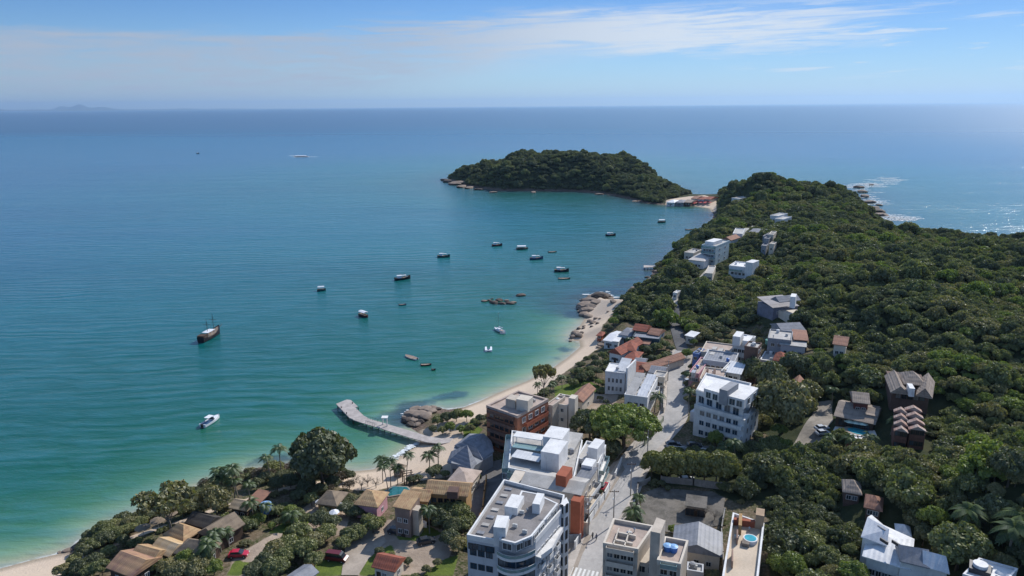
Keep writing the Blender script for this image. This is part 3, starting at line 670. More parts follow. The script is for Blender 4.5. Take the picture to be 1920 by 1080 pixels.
    def shed(s, mat, lo_, hi_, pts=None, ov=0.4, name='roof', th=0.2):
        """single slope: the first edge at height lo_, the opposite edge at hi_"""
        p_ = s.inset(pts or s.l, -ov); bm = bmesh.new(); zs = (lo_, lo_, hi_, hi_)
        T = [bm.verts.new((q.x, q.y, h+th)) for q, h in zip(p_, zs)]; U = [bm.verts.new((q.x, q.y, h)) for q, h in zip(p_, zs)]
        bm.faces.new(T); bm.faces.new(U[::-1])
        for k in range(4): bm.faces.new((U[k], U[(k+1) % 4], T[(k+1) % 4], T[k]))
        bmesh.ops.recalc_face_normals(bm, faces=bm.faces); return obj(name, bm, mat, s.root)
    def win(s, e, u, z, ww=1.3, hh=1.3, fr=FRAME, gl=GLASS, pts=None, name='window', mull=1, out=0.0):
        """a window on wall edge e, centred at the fraction u of its length; sill height z"""
        pts = pts or s.l; a, b = pts[e], pts[(e+1) % len(pts)]; t = (b-a).normalized(); nrm = Vector((t.y, -t.x))
        A = sum(pts[i].x*pts[(i+1) % len(pts)].y-pts[(i+1) % len(pts)].x*pts[i].y for i in range(len(pts)))
        if A < 0: nrm = -nrm
        c_ = a+(b-a)*u+nrm*out; bm = bmesh.new(); g = 0.09
        def bar(x0, x1, z0, z1, d0, d1, bm=bm):
            q = [c_+t*x+nrm*d for x, d in ((x0, d0), (x1, d0), (x1, d1), (x0, d1))]
            prism(bm, q, z0, z1)
        W = ww/2
        bar(-W, W, z, z+g, .003, .09); bar(-W, W, z+hh-g, z+hh, .003, .09); bar(-W, -W+g, z+g, z+hh-g, .003, .09); bar(W-g, W, z+g, z+hh-g, .003, .09)
        for k in range(1, mull+1):
            x = -W+ww*k/(mull+1); bar(x-.03, x+.03, z+g, z+hh-g, .003, .08)
        bmesh.ops.recalc_face_normals(bm, faces=bm.faces); f = obj(name, bm, fr, s.root)
        bm = bmesh.new(); bar(-W+g, W-g, z+g, z+hh-g, .004, .035, bm); bmesh.ops.recalc_face_normals(bm, faces=bm.faces); obj('pane', bm, gl if WR.random() > .3 or gl is WOODD else (CURT, GLASS2)[WR.random() > .5], f)
        return f
    def wins(s, e, us, zs, ww=1.3, hh=1.3, **k):
        for z in zs:
            for u in us: s.win(e, u, z, ww, hh, **k)
    def grid(s, e, n, floors, fh=3.0, z0=1.0, ww=1.3, hh=1.3, a=0.1, b=0.9, **k):
        s.wins(e, [a+(b-a)*(i+.5)/n for i in range(n)], [z0+fh*j for j in range(floors)], ww, hh, **k)
    def balcony(s, e, u0, u1, z, dep=1.3, rail=1.0, mat=None, rmat=None, pts=None, rth=0.08):
        """a slab jutting from edge e between two fractions, with a railing along three sides"""
        pts = pts or s.l; a, b = pts[e], pts[(e+1) % len(pts)]; t = (b-a).normalized(); nrm = Vector((t.y, -t.x))
        A = sum(pts[i].x*pts[(i+1) % len(pts)].y-pts[(i+1) % len(pts)].x*pts[i].y for i in range(len(pts)))
        if A < 0: nrm = -nrm
        p0, p1 = a+(b-a)*u0+nrm*.003, a+(b-a)*u1+nrm*.003; o0, o1 = p0+nrm*dep, p1+nrm*dep
        o = s.prism('balcony', [p0, p1, o1, o0], z-0.18, z, mat or s.wallm)
        bm = bmesh.new(); i0, i1 = o0-nrm*rth+t*rth, o1-nrm*rth-t*rth
        prism(bm, [o0, o1, o1-nrm*rth, o0-nrm*rth], z, z+rail); prism(bm, [p0, o0-nrm*rth, o0-nrm*rth+t*rth, p0+t*rth], z, z+rail); prism(bm, [p1, p1-t*rth, o1-nrm*rth-t*rth, o1-nrm*rth], z, z+rail)
        bmesh.ops.recalc_face_normals(bm, faces=bm.faces); obj('railing', bm, rmat or GLASSG, o); return o
    def clutter(s, n=4, seed=1, pts=None, z=None, kinds='avtc'):
        """roof equipment: air conditioners, vents, tanks and a coiled cable tray"""
        rn = random.Random(seed); pts = s.inset(pts or s.l, 1.0); z = (s.H if z is None else z)+.065; xs = [q.x for q in pts]; ys = [q.y for q in pts]; put = 0
        for _ in range(60):
            x, y = rn.uniform(min(xs), max(xs)), rn.uniform(min(ys), max(ys))
            if not inpoly(x, y, pts): continue
            k = kinds[put % len(kinds)]; bm = bmesh.new(); put += 1
            if k == 'a': bbox(bm, x-.45, x+.45, y-.2, y+.2, z+.12, z+.8); bbox(bm, x-.4, x-.3, y-.15, y+.15, z, z+.118); bbox(bm, x+.3, x+.4, y-.15, y+.15, z, z+.118); cyl(bm, x, y, z+.803, z+.84, .17, 10); obj('air_conditioner', bm, METALR2, s.root)
            elif k == 'v': cyl(bm, x, y, z, z+.7, .12, 8); cyl(bm, x, y, z+.72, z+.95, .26, 8, .06); obj('roof_vent', bm, METAL, s.root)
            elif k == 't': cyl(bm, x, y, z, z+1.0, .5, 14, .6); cyl(bm, x, y, z+1.003, z+1.2, .62, 14, .2); obj('water_tank', bm, [BLUET, GREYW, WHITE2][seed % 3], s.root)
            else: tube(bm, [(x, y, z+.1), (x+1.2, y+.2, z+.1), (x+1.5, y+1.6, z+.1)], .05, 5); obj('pipe', bm, GREYW, s.root)
            if put >= n: return
    def done(s): return s.root
def cyl(bm, x, y, z0, z1, r, seg=14, r2=None, mi=0):
    r2 = r if r2 is None else r2
    a = [bm.verts.new((x+r*math.cos(2*math.pi*k/seg), y+r*math.sin(2*math.pi*k/seg), z0)) for k in range(seg)]
    b = [bm.verts.new((x+r2*math.cos(2*math.pi*k/seg), y+r2*math.sin(2*math.pi*k/seg), z1)) for k in range(seg)]
    for k in range(seg): bm.faces.new((a[k], a[(k+1) % seg], b[(k+1) % seg], b[k])).material_index = mi
    bm.faces.new(b).material_index = mi; bm.faces.new(a[::-1]).material_index = mi
PFH = lambda n, f0=1.0, fh=3.0: [f0+fh*i for i in range(n)]

def house(name, label, px, H, wall, roof, kind='gable', rise=1.8, along='x', cat='house', group=None, ov=0.5, wf=2, wr=1, margin=1.5, z0=None):
    b = Bld(name, label, cat, px, H, wall, group=group, margin=margin, z0=z0)
    if kind == 'flat': b.flat(roof, 0.5)
    elif kind == 'shed': b.shed(roof, H, H+rise)
    else: b.pitched(roof, kind, rise, ov, along)
    if kind == 'gable':                           # gable ends
        p_ = b.l if along == 'x' else [b.l[1], b.l[2], b.l[3], b.l[0]]
        bm = bmesh.new()
        for i, j in ((0, 3), (1, 2)):
            a, c_ = p_[i], p_[j]; m_ = (a+c_)/2; d = (p_[1]-p_[0]).normalized()*0.15*(1 if i == 0 else -1)
            tri = [(a, H), (c_, H), (m_, H+rise*0.97)]
            f1 = [bm.verts.new((q.x, q.y, h-.005)) for q, h in tri]; f2 = [bm.verts.new((q.x+d.x, q.y+d.y, h-.005)) for q, h in tri]
            bm.faces.new(f1); bm.faces.new(f2[::-1])
            for k in range(3): bm.faces.new((f1[k], f1[(k+1) % 3], f2[(k+1) % 3], f2[k]))
        bmesh.ops.recalc_face_normals(bm, faces=bm.faces); obj('gable_wall', bm, wall, b.root)
    fl = max(1, int(H//2.8)); wdt = (b.l[1]-b.l[0]).length
    if wf: b.grid(0, wf, fl, 2.8, 0.95, 1.1, 1.15)
    if wr: b.grid(1, wr, fl, 2.8, 0.95, 1.1, 1.15)
    if wdt > 3.5: b.win(0, 0.5 if wf != 1 else 0.2, 0.02, 0.95, 2.05, fr=DARKF, gl=WOODD, name='door', mull=0)
    return b
# ------------------------------------------------------------------ the buildings
# 1 large apartment block, bottom centre ------------------------------
A_ = Bld('apartment_block', 'large pale grey apartment block with curved glass balconies at the bottom centre beside the street', 'building', [(876,1009),(934,1020),(966,1025),(1004,1017),(1052,962),(1058,934),(945,905)], 16.5, PALEG)
A_.flat(ROOFG, 0.8, WHITE)
pent = A_.lpx([(936,1012),(966,1019),(997,1006),(1046,945),(1005,926),(978,921)], 18.6)
A_.prism('penthouse', pent, 16.57, 18.6, GREYW); A_.flat(ROOFG, 0.12, WHITE, pent, 18.62, 0.3)
for e_, us in ((0, (.5,)), (1, (.3, .7)), (2, (.15, .38, .62, .85))): A_.wins(e_, us, (16.85,), 1.9, 1.45, fr=WHITE, gl=GLASSB, pts=pent)
for px_, z_, m_ in (([(925,988),(948,990),(960,968)], 20.6, WHITE), ([(946,949),(970,953),(979,929)], 20.3, WHITE), ([(998,944),(1012,946),(1024,926)], 20.8, WHITE)):
    A_.blockpx('water_tank_house', px_, 16.6, z_, m_)
tw = A_.lpx([(1049,946),(1058,949),(1067,943),(1062,932)], 17.8); A_.prism('stair_tower', tw, -3, 17.8, WHITE)
A_.wins(0, (.5,), [1+3*i for i in range(6)], .7, 2.0, fr=DARKF, pts=tw); A_.wins(1, (.5,), [1+3*i for i in range(6)], .7, 2.0, fr=DARKF, pts=tw)
A_.grid(0, 3, 5, 2.95, 1.3, 1.3, 1.25, .06, .84, fr=DARKF, gl=GLASSB)
A_.grid(3, 6, 5, 2.95, 1.3, 1.25, 1.2, .04, .96, fr=WHITE)
A_.wins(0, (.17, .46, .74), (14.35,), 1.7, 1.3, fr=DARKF, gl=GLASSB)
# curved balconies wrapping the corner
c0, c1, c2, c3 = A_.l[1], A_.l[2], A_.l[3], None
def arc_out(k):
    pts = []
    for u in np.linspace(0, 1, 13):
        a = c0*(1-u)**2+A_.l[2]*2*u*(1-u)+c2*u*u; pts.append(a)
    ctr = (A_.l[5]+A_.l[6])/2
    out = [p_+(p_-ctr).normalized()*k*(math.sin(math.pi*(0.12+0.76*i/12))) for i, p_ in enumerate(pts)]
    return pts, out
for j in range(6):
    zf = -0.2+2.95*j; bi, bo = arc_out(2.1)
    A_.prism('balcony', [*bo, *[p_+(A_.l[5]-p_).normalized()*.4 for p_ in bi[::-1]]], zf-.25, zf, WHITE)
    bm = bmesh.new()
    for h0, h1, mi in ((0.0, 0.32, 0), (0.36, 0.95, 1), (0.98, 1.05, 0)):
        va = [bm.verts.new((q.x, q.y, zf+h0)) for q in bo]; vb = [bm.verts.new((q.x, q.y, zf+h1)) for q in bo]
        bi2 = [q+((A_.l[5]+A_.l[6])/2-q).normalized()*.08 for q in bo]; vc = [bm.verts.new((q.x, q.y, zf+h0)) for q in bi2]; vd = [bm.verts.new((q.x, q.y, zf+h1)) for q in bi2]
        for i in range(12):
            for q4 in ((va[i], va[i+1], vb[i+1], vb[i]), (vc[i+1], vc[i], vd[i], vd[i+1]), (vb[i], vb[i+1], vd[i+1], vd[i])): bm.faces.new(q4).material_index = mi
    obj('balcony_railing', bm, [WHITE, GLASSG], A_.root)
for e_ in (1, 2): A_.wins(e_, (.28, .72), [0.1+2.95*i for i in range(5)], 1.9, 2.1, fr=DARKF, gl=GLASSB)
# long white terrace ledge on the street side
e0, e1 = A_.l[3], A_.l[4]; tv_ = (e1-e0).normalized(); nv_ = Vector((tv_.y, -tv_.x))
A_.prism('terrace', [e0+nv_*.01, e0+nv_*1.3, e0+nv_*2.0+tv_*3.0, e1+nv_*1.0-tv_*1, e1+nv_*.01], 13.3, 13.6, WHITE2)
bm = bmesh.new(); r_ = [e0+nv_*1.3, e0+nv_*2.0+tv_*3.0, e1+nv_*1.0-tv_*1]
for a, b in zip(r_, r_[1:]): prism(bm, [a, b, b-nv_*.1, a-nv_*.1], 13.6, 14.3)
bmesh.ops.recalc_face_normals(bm, faces=bm.faces); obj('terrace_railing', bm, WHITE, A_.root)
for i in range(4):
    for u in (.2, .5, .8): A_.balcony(3, u-.07, u+.07, 1.2+2.95*i, .7, .9, WHITE, WHITE)
A_.boxes('solar_collector', [(4.2, 5.6, 7.5, 8.3, 16.7, 17.0)], GLASSB)
for k in range(7):
    q = A_.l[0]+(A_.l[6]-A_.l[0])*(0.08+0.13*k); d = (A_.l[1]-A_.l[0]).normalized(); f_ = (A_.l[6]-A_.l[0]).normalized()
    A_.prism('roof_skylight', [q+d*1.1, q+d*2.6, q+d*2.6+f_*.9, q+d*1.1+f_*.9], 16.57, 16.8, ROOFL if k % 2 else METALG)

# 2 low hall with pale rolled roof behind it, red block on top
B_ = Bld('low_building', 'low building with pale pitched roof and red chimney block behind the grey apartment block', 'building', [(978,905),(1088,926),(1102,898)], 10.6, BEIGE)
B_.pitched(ROOFL, 'gable', 1.0, .3, 'x')
B_.blockpx('red_block', [(1042,890),(1061,894),(1072,876)], 10.0, 13.6, TERRA)
B_.grid(0, 6, 1, 3, 7.6, 1.8, 1.2, .05, .95, gl=GLASSG); B_.grid(1, 2, 3, 3, 1.2, 1.2, 1.2)
B_.blockpx('side_wing', [(952,905),(972,908),(984,884)], -2, 9.8, CREAM)
B_.blockpx('red_end_wall', [(1070,938),(1088,942),(1096,930)], -2, 10.2, TERRA)
B2 = Bld('terrace_house', 'narrow house with dark grey sloped roof between the red chimney block and the street', 'house', [(1068,912),(1092,918),(1108,880)], 9.6, CREAM, margin=1)
B2.shed(METALG, 9.4, 10.2, ov=.2); B2.grid(1, 3, 3, 3, 1, 1.2, 1.3); B2.balcony(1, .1, .9, 6.2, 1.4, 1.0, CREAM, WHITE); B2.balcony(1, .1, .9, 3.2, 1.4, 1.0, CREAM, WHITE)
B2.blockpx('pergola', [(1100,885),(1112,888),(1116,878)], 9.0, 9.4, OCHRE)

# 3 white block with glass terraces
C_ = Bld('terrace_block', 'white block with two rooftop cubes and greenish glass terraces before the orange brick building', 'building', [(953,880),(1075,905),(1092,828),(960,810)], 9.5, WHITE)
C_.flat(ROOFL, 0.5)
C_.blockpx('roof_cube', [(1014,846),(1048,852),(1057,826)], 9.6, 14.6, WHITE)
C_.blockpx('roof_cube', [(1018,818),(1054,824),(1058,802)], 9.6, 14.6, WHITE)
g1 = C_.lpx([(958,856),(1010,866),(1014,851)], 11.0); C_.prism('glass_roof', g1, 10.9, 11.0, METALR)
g1 = C_.lpx([(960,838),(1014,846),(1018,836)], 11.2); C_.prism('glass_roof', g1, 11.1, 11.2, GLASSG)
g1 = C_.lpx([(962,818),(1016,826),(1018,816)], 12.4); C_.prism('canopy', g1, 12.3, 12.45, WHITE)
for q in g1: C_.boxes('post', [(q.x-.1, q.x+.1, q.y-.1, q.y+.1, 9.6, 12.3)], WHITE)
C_.balcony(3, .05, .95, 8.0, 1.6, 1.2, WHITE, GLASSG); C_.balcony(0, .02, .42, 8.0, 1.6, 1.6, WHITE, GLASSG); C_.balcony(3, .05, .95, 5.0, 1.6, 1.1, WHITE, GLASSG)
C_.blockpx('roof_deck', [(1050,840),(1076,844),(1088,812)], 9.6, 10.6, ROOFL)
C_.grid(1, 4, 3, 3, 1, 1.4, 1.4); C_.grid(0, 6, 3, 3, 1, 1.4, 1.4, gl=GLASSB); C_.grid(3, 5, 3, 3, 1, 1.6, 1.8)
C_.win(0, .5, 9.7, .1, .1) if False else None
C2 = Bld('corner_house', 'white corner house with rooftop room and plants beside the shaded driveway', 'house', [(1082,862),(1122,872),(1136,838),(1100,830)], 9.0, WHITE)
C2.flat(ROOFL, .6); C2.blockpx('roof_room', [(1102,838),(1120,842),(1127,824)], 9.1, 12.6, WHITE); C2.blockpx('roof_room', [(1090,871),(1110,875),(1114,861)], 9.1, 11.0, WHITE)
C2.grid(1, 3, 3, 3, 1, 1.2, 1.3); C2.grid(0, 3, 3, 3, 1, 1.3, 1.4); C2.balcony(1, .1, .9, 6, 1.2, 1, WHITE, GLASSG); C2.balcony(1, .1, .9, 3, 1.2, 1, WHITE, GLASSG)

# 4 orange brick building
D_ = Bld('brick_building', 'four storey orange brick building with pale roof terrace standing behind the beach', 'building', [(912,763),(970,783),(1028,751),(972,735)], 12.5, BRICK)
D_.flat(ROOFP, .55, ROOFP, th=.6)
D_.blockpx('roof_house', [(968,748),(990,752),(998,743)], 12.6, 16.0, CREAM); D_.blockpx('roof_house', [(948,747),(966,751),(972,742)], 12.6, 15.2, BEIGE)
D_.grid(0, 5, 4, 3, .9, 1.5, 1.5, fr=WOODD); D_.grid(1, 4, 4, 3, .9, 1.7, 1.6, .1, .92, fr=WHITE)
for k in range(3): D_.balcony(1, .2, .9, 2.9+3*k, 1.2, 1.0, BRICK, TERRA)
for k in range(4): D_.balcony(0, .08, .92, 2.9+3*k-.1 if k < 3 else 11.6, 1.0, .9, BROWNW, BROWNW)

# 5 beach restaurant with faceted grey roof
E_ = Bld('beach_restaurant', 'beach restaurant under a faceted grey shingle roof at the foot of the pier', 'restaurant', [(846,868),(886,876),(924,852),(900,815),(852,836)], 4.0, GREYW)
def fan_roof(b, rim, apex, mat, z, name='roof'):
    bm = bmesh.new(); V = [bm.verts.new((q.x, q.y, zz)) for q, zz in rim]; U = [bm.verts.new((q.x, q.y, zz-.25)) for q, zz in rim]; ap = bm.verts.new(apex); n = len(V)
    for k in range(n): bm.faces.new((V[k], V[(k+1) % n], ap)); bm.faces.new((U[k], U[(k+1) % n], V[(k+1) % n], V[k]))
    bm.faces.new(U[::-1]); bmesh.ops.recalc_face_normals(bm, faces=bm.faces); return obj(name, bm, mat, b.root)
def at_(b, px, py, z): q = b.loc(P(px, py, b.gz+z)); return q
rim = [(at_(E_, 852, 835, 4.5), 4.5), (at_(E_, 905, 862, 4.2), 4.2), (at_(E_, 926, 846, 4.2), 4.2), (at_(E_, 922, 828, 4.2), 4.2), (at_(E_, 908, 813, 5.6), 5.6), (at_(E_, 880, 813, 5.8), 5.8)]
ap = at_(E_, 884, 822, 6.8); fan_roof(E_, rim, (ap.x, ap.y, 6.8), SLATE, 4)
rim = [(at_(E_, 838, 866, 3.6), 3.6), (at_(E_, 884, 884, 3.6), 3.6), (at_(E_, 894, 868, 4.2), 4.2), (at_(E_, 870, 838, 5.2), 5.2), (at_(E_, 846, 846, 4.2), 4.2)]
ap = at_(E_, 876, 834, 7.6); fan_roof(E_, rim, (ap.x, ap.y, 7.6), SLATE, 4, 'front_roof')
E_.grid(0, 4, 1, 3, .8, 1.6, 1.6, fr=WOODD); E_.grid(4, 3, 1, 3, .8, 1.6, 1.6, fr=WOODD)
E2 = house('beach_house', 'low beach house with pale sand coloured roof just below the grey shingle restaurant roof', [(838,905),(876,912),(882,880)], 4.0, CREAM, ROOFP, 'hip', 1.5)
E2.grid(1, 2, 1)

# 6 pale flats right of the brick building
F_ = Bld('pale_house', 'pale beige flat roofed house with a tower beside the brick building', 'house', [(1032,757),(1064,763),(1074,745)], 9.0, CREAM)
F_.flat(ROOFP, .5); F_.blockpx('tower', [(1066,746),(1078,748),(1083,741)], -1, 12.0, CREAM); F_.grid(0, 2, 3, 3, 1, 1.0, 1.2); F_.grid(1, 2, 3, 3, 1, 1.0, 1.2); F_.grid(3, 2, 2)
F2 = house('pale_house', 'narrow beige house squeezed between the brick building and the taller beige tower house', [(1024,760),(1036,763),(1042,742)], 10.0, BEIGE, ROOFP, 'flat', wf=1)
F3 = house('garden_house', 'small house with faded tile roof in the garden above the round green tree', [(1070,748),(1092,752),(1104,727)], 4.5, CREAM, TILEO, 'gable', 1.6, 'y')

# 7 white houses beside the street
G_ = Bld('white_house', 'white house with stepped sloping glass roof panels beside the street and yellow court', 'house', [(1171,741),(1214,747),(1222,708)], 7.2, WHITE)
L0 = G_.l; u_ = (L0[1]-L0[0]); v_ = (L0[3]-L0[0])
for i in range(2):
    for j in range(4):
        a = L0[0]+u_*(.03+.5*i)+v_*(.03+.245*j); q4 = [a, a+u_*.42, a+u_*.42+v_*.2, a+v_*.2]
        G_.shed(ROOFL if i == 0 else METALR, 7.3+.1*j, 8.2+.1*j, pts=q4, ov=0, name='roof_panel')
G_.flat(ROOFL, .35); G_.grid(0, 3, 2, 3, 1, 1.4, 1.3); G_.grid(1, 4, 2, 3, 1, 1.3, 1.3); G_.balcony(1, .3, .9, 4.2, 1.2, 1, WHITE, WHITE)
H_ = Bld('white_house', 'tall white house with angular roof wings, left of the house with glass roof panels', 'house', [(1135,697),(1172,701),(1177,685)], 7.6, WHITE)
H_.flat(WHITE2, .3); H_.shed(WHITE2, 7.8, 10.2, pts=H_.lpx([(1155,695),(1174,698),(1177,685)], 7.8), ov=0, name='roof_wing')
H_.blockpx('fin_wall', [(1174,690),(1177,690.5),(1179,672)], 0, 10.0, WHITE); H_.grid(0, 4, 2, 3, 1, .8, 1.6)
house('street_house', 'single storey street house with pale terrace roof behind the yellow court', [(1224,707),(1246,710),(1248,699)], 3.6, CREAM, ROOFL, 'flat', wf=2)

# 8 red roofed houses by the beach
grp = 'red tiled houses among the trees behind the beach'
house('tiled_house', 'red tiled house with long bright roof, farthest back of the beach houses', [(1188,618),(1210,621),(1213,611)], 4.6, BROWNW, TILE, 'gable', 1.6, group=grp)
house('tiled_house', 'small house with brownish tile roof right of the longest red roof', [(1216,625),(1234,628),(1236,617)], 4.2, GREYW, TILEO, 'gable', 1.4, group=grp)
house('blue_house', 'house with dark blue grey wall in front of the long red roof', [(1186,633),(1236,638),(1238,629)], 4.5, M_('blue_grey_wall', (.04, .075, .10), .7), METALG, 'flat', group=None, wf=4)
house('tiled_house', 'terrace house with faded orange tile strip roof between palms, below the dark blue wall', [(1194,643),(1216,646),(1218,637)], 3.4, CREAM, TILEO, 'shed', .8, group=grp)
house('metal_roof_house', 'house with pale blue grey metal roof at the edge of the sand', [(1133,637),(1150,640),(1160,621)], 3.2, WHITE, METALR, 'gable', .8)
house('metal_roof_house', 'small house with hipped pale grey roof behind the pale metal roof at the sand', [(1162,627),(1182,630),(1184,616)], 3.6, WHITE, SLATE, 'hip', 1.3)
house('annex_house', 'little annex with bright white roof between pale metal roof and red tiles', [(1150,640),(1159,641),(1162,630)], 3.4, WHITE, WHITE2, 'shed', .4, wf=1)
house('tiled_house', 'house with bright red steep roof by the beach rocks, in front of the white annex', [(1143,659),(1164,664),(1176,636)], 4.0, WHITE, TILE, 'gable', 1.9, 'y', group=grp)
house('tiled_house', 'wide house with bright red roof beside a palm, right of the steep red roof', [(1168,655),(1190,657),(1194,643)], 4.2, WHITE, TILE, 'hip', 1.6, group=grp)
house('tiled_house', 'small low house with orange red hipped roof just below the two bright red roofs', [(1172,671),(1192,674),(1196,659)], 3.2, CREAM, TILE, 'hip', 1.4, group=grp)
house('tiled_house', 'house with long diagonal faded red roof running toward the street', [(1196,688),(1212,694),(1252,660)], 3.6, CREAM, TILEO, 'gable', 1.5, 'y', group=grp)
house('tiled_house', 'house with red roof directly behind the white house with glass roof panels', [(1180,694),(1204,697),(1212,680)], 4.0, CREAM, TILE, 'gable', 1.6, group=grp)
house('grey_roof_house', 'house with dark grey gable roof near the street beside the red roof', [(1218,697),(1242,701),(1246,688)], 3.4, WHITE, METALG, 'gable', 1.2)
house('grey_roof_house', 'small house with pale grey roof between red roofs', [(1190,681),(1206,683),(1209,672)], 3.2, GREYW, SLATE, 'gable', 1.0)
house('lifeguard_hut', 'tiny red roofed hut on the sand by the boulders', [(1120,628),(1128,629),(1130,622)], 2.4, TERRA, TILE, 'hip', .9, cat='hut', wf=1, wr=0)

# 9 big white stepped apartment house
K_ = Bld('white_apartments', 'big white stepped apartment house with bright terraces on the right side of the street', 'building', [(1306,733),(1394,762),(1408,722),(1324,702)], 12.6, WHITE)
K_.flat(WHITE2, .6)
K_.blockpx('penthouse', [(1320,728),(1350,737),(1356,719)], 12.7, 15.6, WHITE); K_.blockpx('penthouse', [(1364,742),(1396,750),(1404,723)], 12.7, 15.4, WHITE)
K_.blockpx('stair_tower', [(1349,729),(1364,733),(1372,715)], 12.7, 17.2, GREYW)
K_.blockpx('lower_terrace', [(1302,762),(1396,788),(1408,760)], -3, 8.8, WHITE)
K_.blockpx('side_wing', [(1396,752),(1406,754),(1412,730)], -3, 11.6, WHITE)
lt = K_.lpx([(1302,762),(1396,788),(1408,760)], 8.8)
K_.grid(0, 6, 3, 3, 0.6, 1.5, 1.5, pts=lt, gl=GLASSB); K_.balcony(0, .5, .98, 3.1, 1.3, .95, WHITE, WHITE, pts=lt); K_.balcony(0, .5, .98, 6.1, 1.3, .95, WHITE, WHITE, pts=lt); K_.balcony(0, .02, .98, 8.95, .8, .9, WHITE, WHITE, pts=lt)
K_.wins(0, (.12, .3, .5, .68, .86), (9.3,), 1.9, 2.2, gl=GLASSB); K_.balcony(0, .02, .98, 12.4, .9, .9, WHITE, WHITE)
K_.grid(1, 4, 4, 3, .8, 1.3, 1.6); K_.grid(1, 3, 3, 3, .8, 1.2, 1.6, pts=lt)
for j in range(4): K_.balcony(1, .1, .9, 2.9+3*j, 1.5, 1.0, WHITE, WHITE, rth=.15)
ph = K_.lpx([(1320,728),(1350,737),(1356,719)], 15.6); K_.wins(0, (.3, .72), (13.0,), 1.6, 1.9, pts=ph, gl=GLASSB)
ph = K_.lpx([(1364,742),(1396,750),(1404,723)], 15.4); K_.wins(0, (.3, .72), (13.0,), 1.7, 1.9, pts=ph, gl=GLASSB); K_.wins(1, (.3, .72), (13.0,), 1.7, 1.9, pts=ph)

K_.blockpx('lean_to', [(1294,771),(1308,775),(1312,765)], -1, 3.2, METALR)

# 10 buildings behind it
def flatb(name, label, px, H, wall, roof, cat='building', fr=3, wr=2, par=.5, floors=None, margin=2, **k):
    b = Bld(name, label, cat, px, H, wall, margin=margin); b.flat(roof, par); fl = floors or max(1, int(H//3)); b.grid(0, fr, fl, 3, 1, 1.3, 1.3, **k)
    if wr: b.grid(1, wr, fl, 3, 1, 1.3, 1.3)
    b.clutter(3, len(label)); return b
q_ = flatb('pink_roof_block', 'low block with pinkish terrace roofs and dividing walls directly behind the big white apartment house', [(1312,712),(1356,718),(1360,695)], 7.5, CREAM, ROOFP)
q_.blockpx('roof_wall', [(1320,704),(1323,704.4),(1325,690)], 7.5, 9.6, BROWNW); q_.blockpx('roof_wall', [(1334,705),(1338,705.5),(1340,691)], 7.5, 9.6, BROWNW)
flatb('street_block', 'narrow salmon fronted building with round roof tank along the shaded side of the street', [(1292,700),(1310,703),(1316,672)], 6.5, PINKW, ROOFP).blockpx('roof_tank', [(1296,698),(1303,699),(1305,694)], 6.6, 8.4, METAL)
house('ochre_shed', 'ochre yellow shed squeezed between the street trees and the big white apartment house', [(1297,724),(1313,727),(1316,716)], 4.0, OCHRE, OCHRT, 'shed', .6, cat='shed')
flatb('blue_house', 'small blue fronted house at the corner of the street', [(1299,664),(1309,666),(1313,655)], 6.0, M_('blue_wall', (.12, .2, .42), .7), ROOFL, 'house', 1, 1)
flatb('grey_roof_block', 'building with long grey metal roof in the middle of the block right of the street', [(1318,676),(1376,684),(1380,664)], 6.5, PALEG, METALG, fr=5)
q_ = flatb('white_roof_block', 'building with several pale blue white metal roofs in front of the brown tower', [(1352,697),(1388,704),(1398,684)], 6.0, WHITE, METALR, fr=3); q_.shed(METALR, 7.2, 8.6, pts=q_.lpx([(1364,698),(1388,702),(1394,690)], 7.2), name='upper_roof')
q_ = flatb('brown_tower', 'brown rendered tower block with white edge next to the dark trees', [(1396,651),(1421,655),(1426,645)], 12.0, BROWNW, ROOFL, fr=0, wr=2)
q_ = flatb('white_modern_house', 'bright white modern house with stepped cubes at the far end of the built block', [(1374,640),(1402,645),(1408,630)], 7.5, WHITE, WHITE2, fr=3)
q_.blockpx('roof_cube', [(1374,630),(1388,632),(1392,622)], 7.6, 11, WHITE); q_.blockpx('roof_cube', [(1392,638),(1404,640),(1408,630)], 7.6, 9.5, WHITE)
q_ = flatb('rubble_roof_house', 'long house with patchy stone coloured roofs behind the grey metal roof', [(1314,661),(1368,668),(1374,648)], 5.0, CREAM, ROOFP, 'house', 4)
for i, (a, b) in enumerate([(1322,655),(1334,650),(1346,653),(1356,660),(1330,660)]): q_.blockpx('roof_room', [(a,b+4),(a+8,b+5.2),(a+10,b)], 5.1, 6.2+.3*(i % 3), ROOFL)
house('tent_roof_house', 'pale house with red pyramid roof beside the brown tower', [(1450,673),(1472,676),(1474,662)], 3.6, WHITE, TILE, 'hip', 2.0, ov=.2)
flatb('pale_low_house', 'low pale roofed house between brown tower and red pyramid roof', [(1425,676),(1450,680),(1454,663)], 3.6, WHITE, ROOFL, 'house', 2)
house('grey_slab_house', 'wide low house with pale grey sheet roof at the forest edge', [(1464,646),(1510,651),(1514,637)], 4.0, PALEG, ROOFL, 'shed', .9, wf=4)
flatb('grey_cube_house', 'grey two storey house with white roof edge behind the wide grey sheet roof', [(1440,632),(1484,637),(1486,620)], 6.5, GREYW, ROOFL, 'house', 3)
house('brown_annex', 'annex with faded reddish tiled roof behind the wide grey sheet roof', [(1490,637),(1514,639),(1516,624)], 4.6, BROWNW, TILEO, 'shed', .6)
house('forest_house', 'lone house with salmon tile roof showing in the forest above the road', [(1564,644),(1586,647),(1588,632)], 4.4, CREAM, TILEO, 'gable', 1.5, margin=.3)
N_ = house('hill_house', 'dark stilted hillside house with broad pale grey roof and white chimney tower in the forest', [(1450,578),(1496,574),(1504,558)], 3.6, M_('dark_blue_wall', (.20, .20, .25), .7), M_rows('pale_sheet', (.40, .37, .36), (.33, .31, .31)), 'shed', 1.6, wf=4)
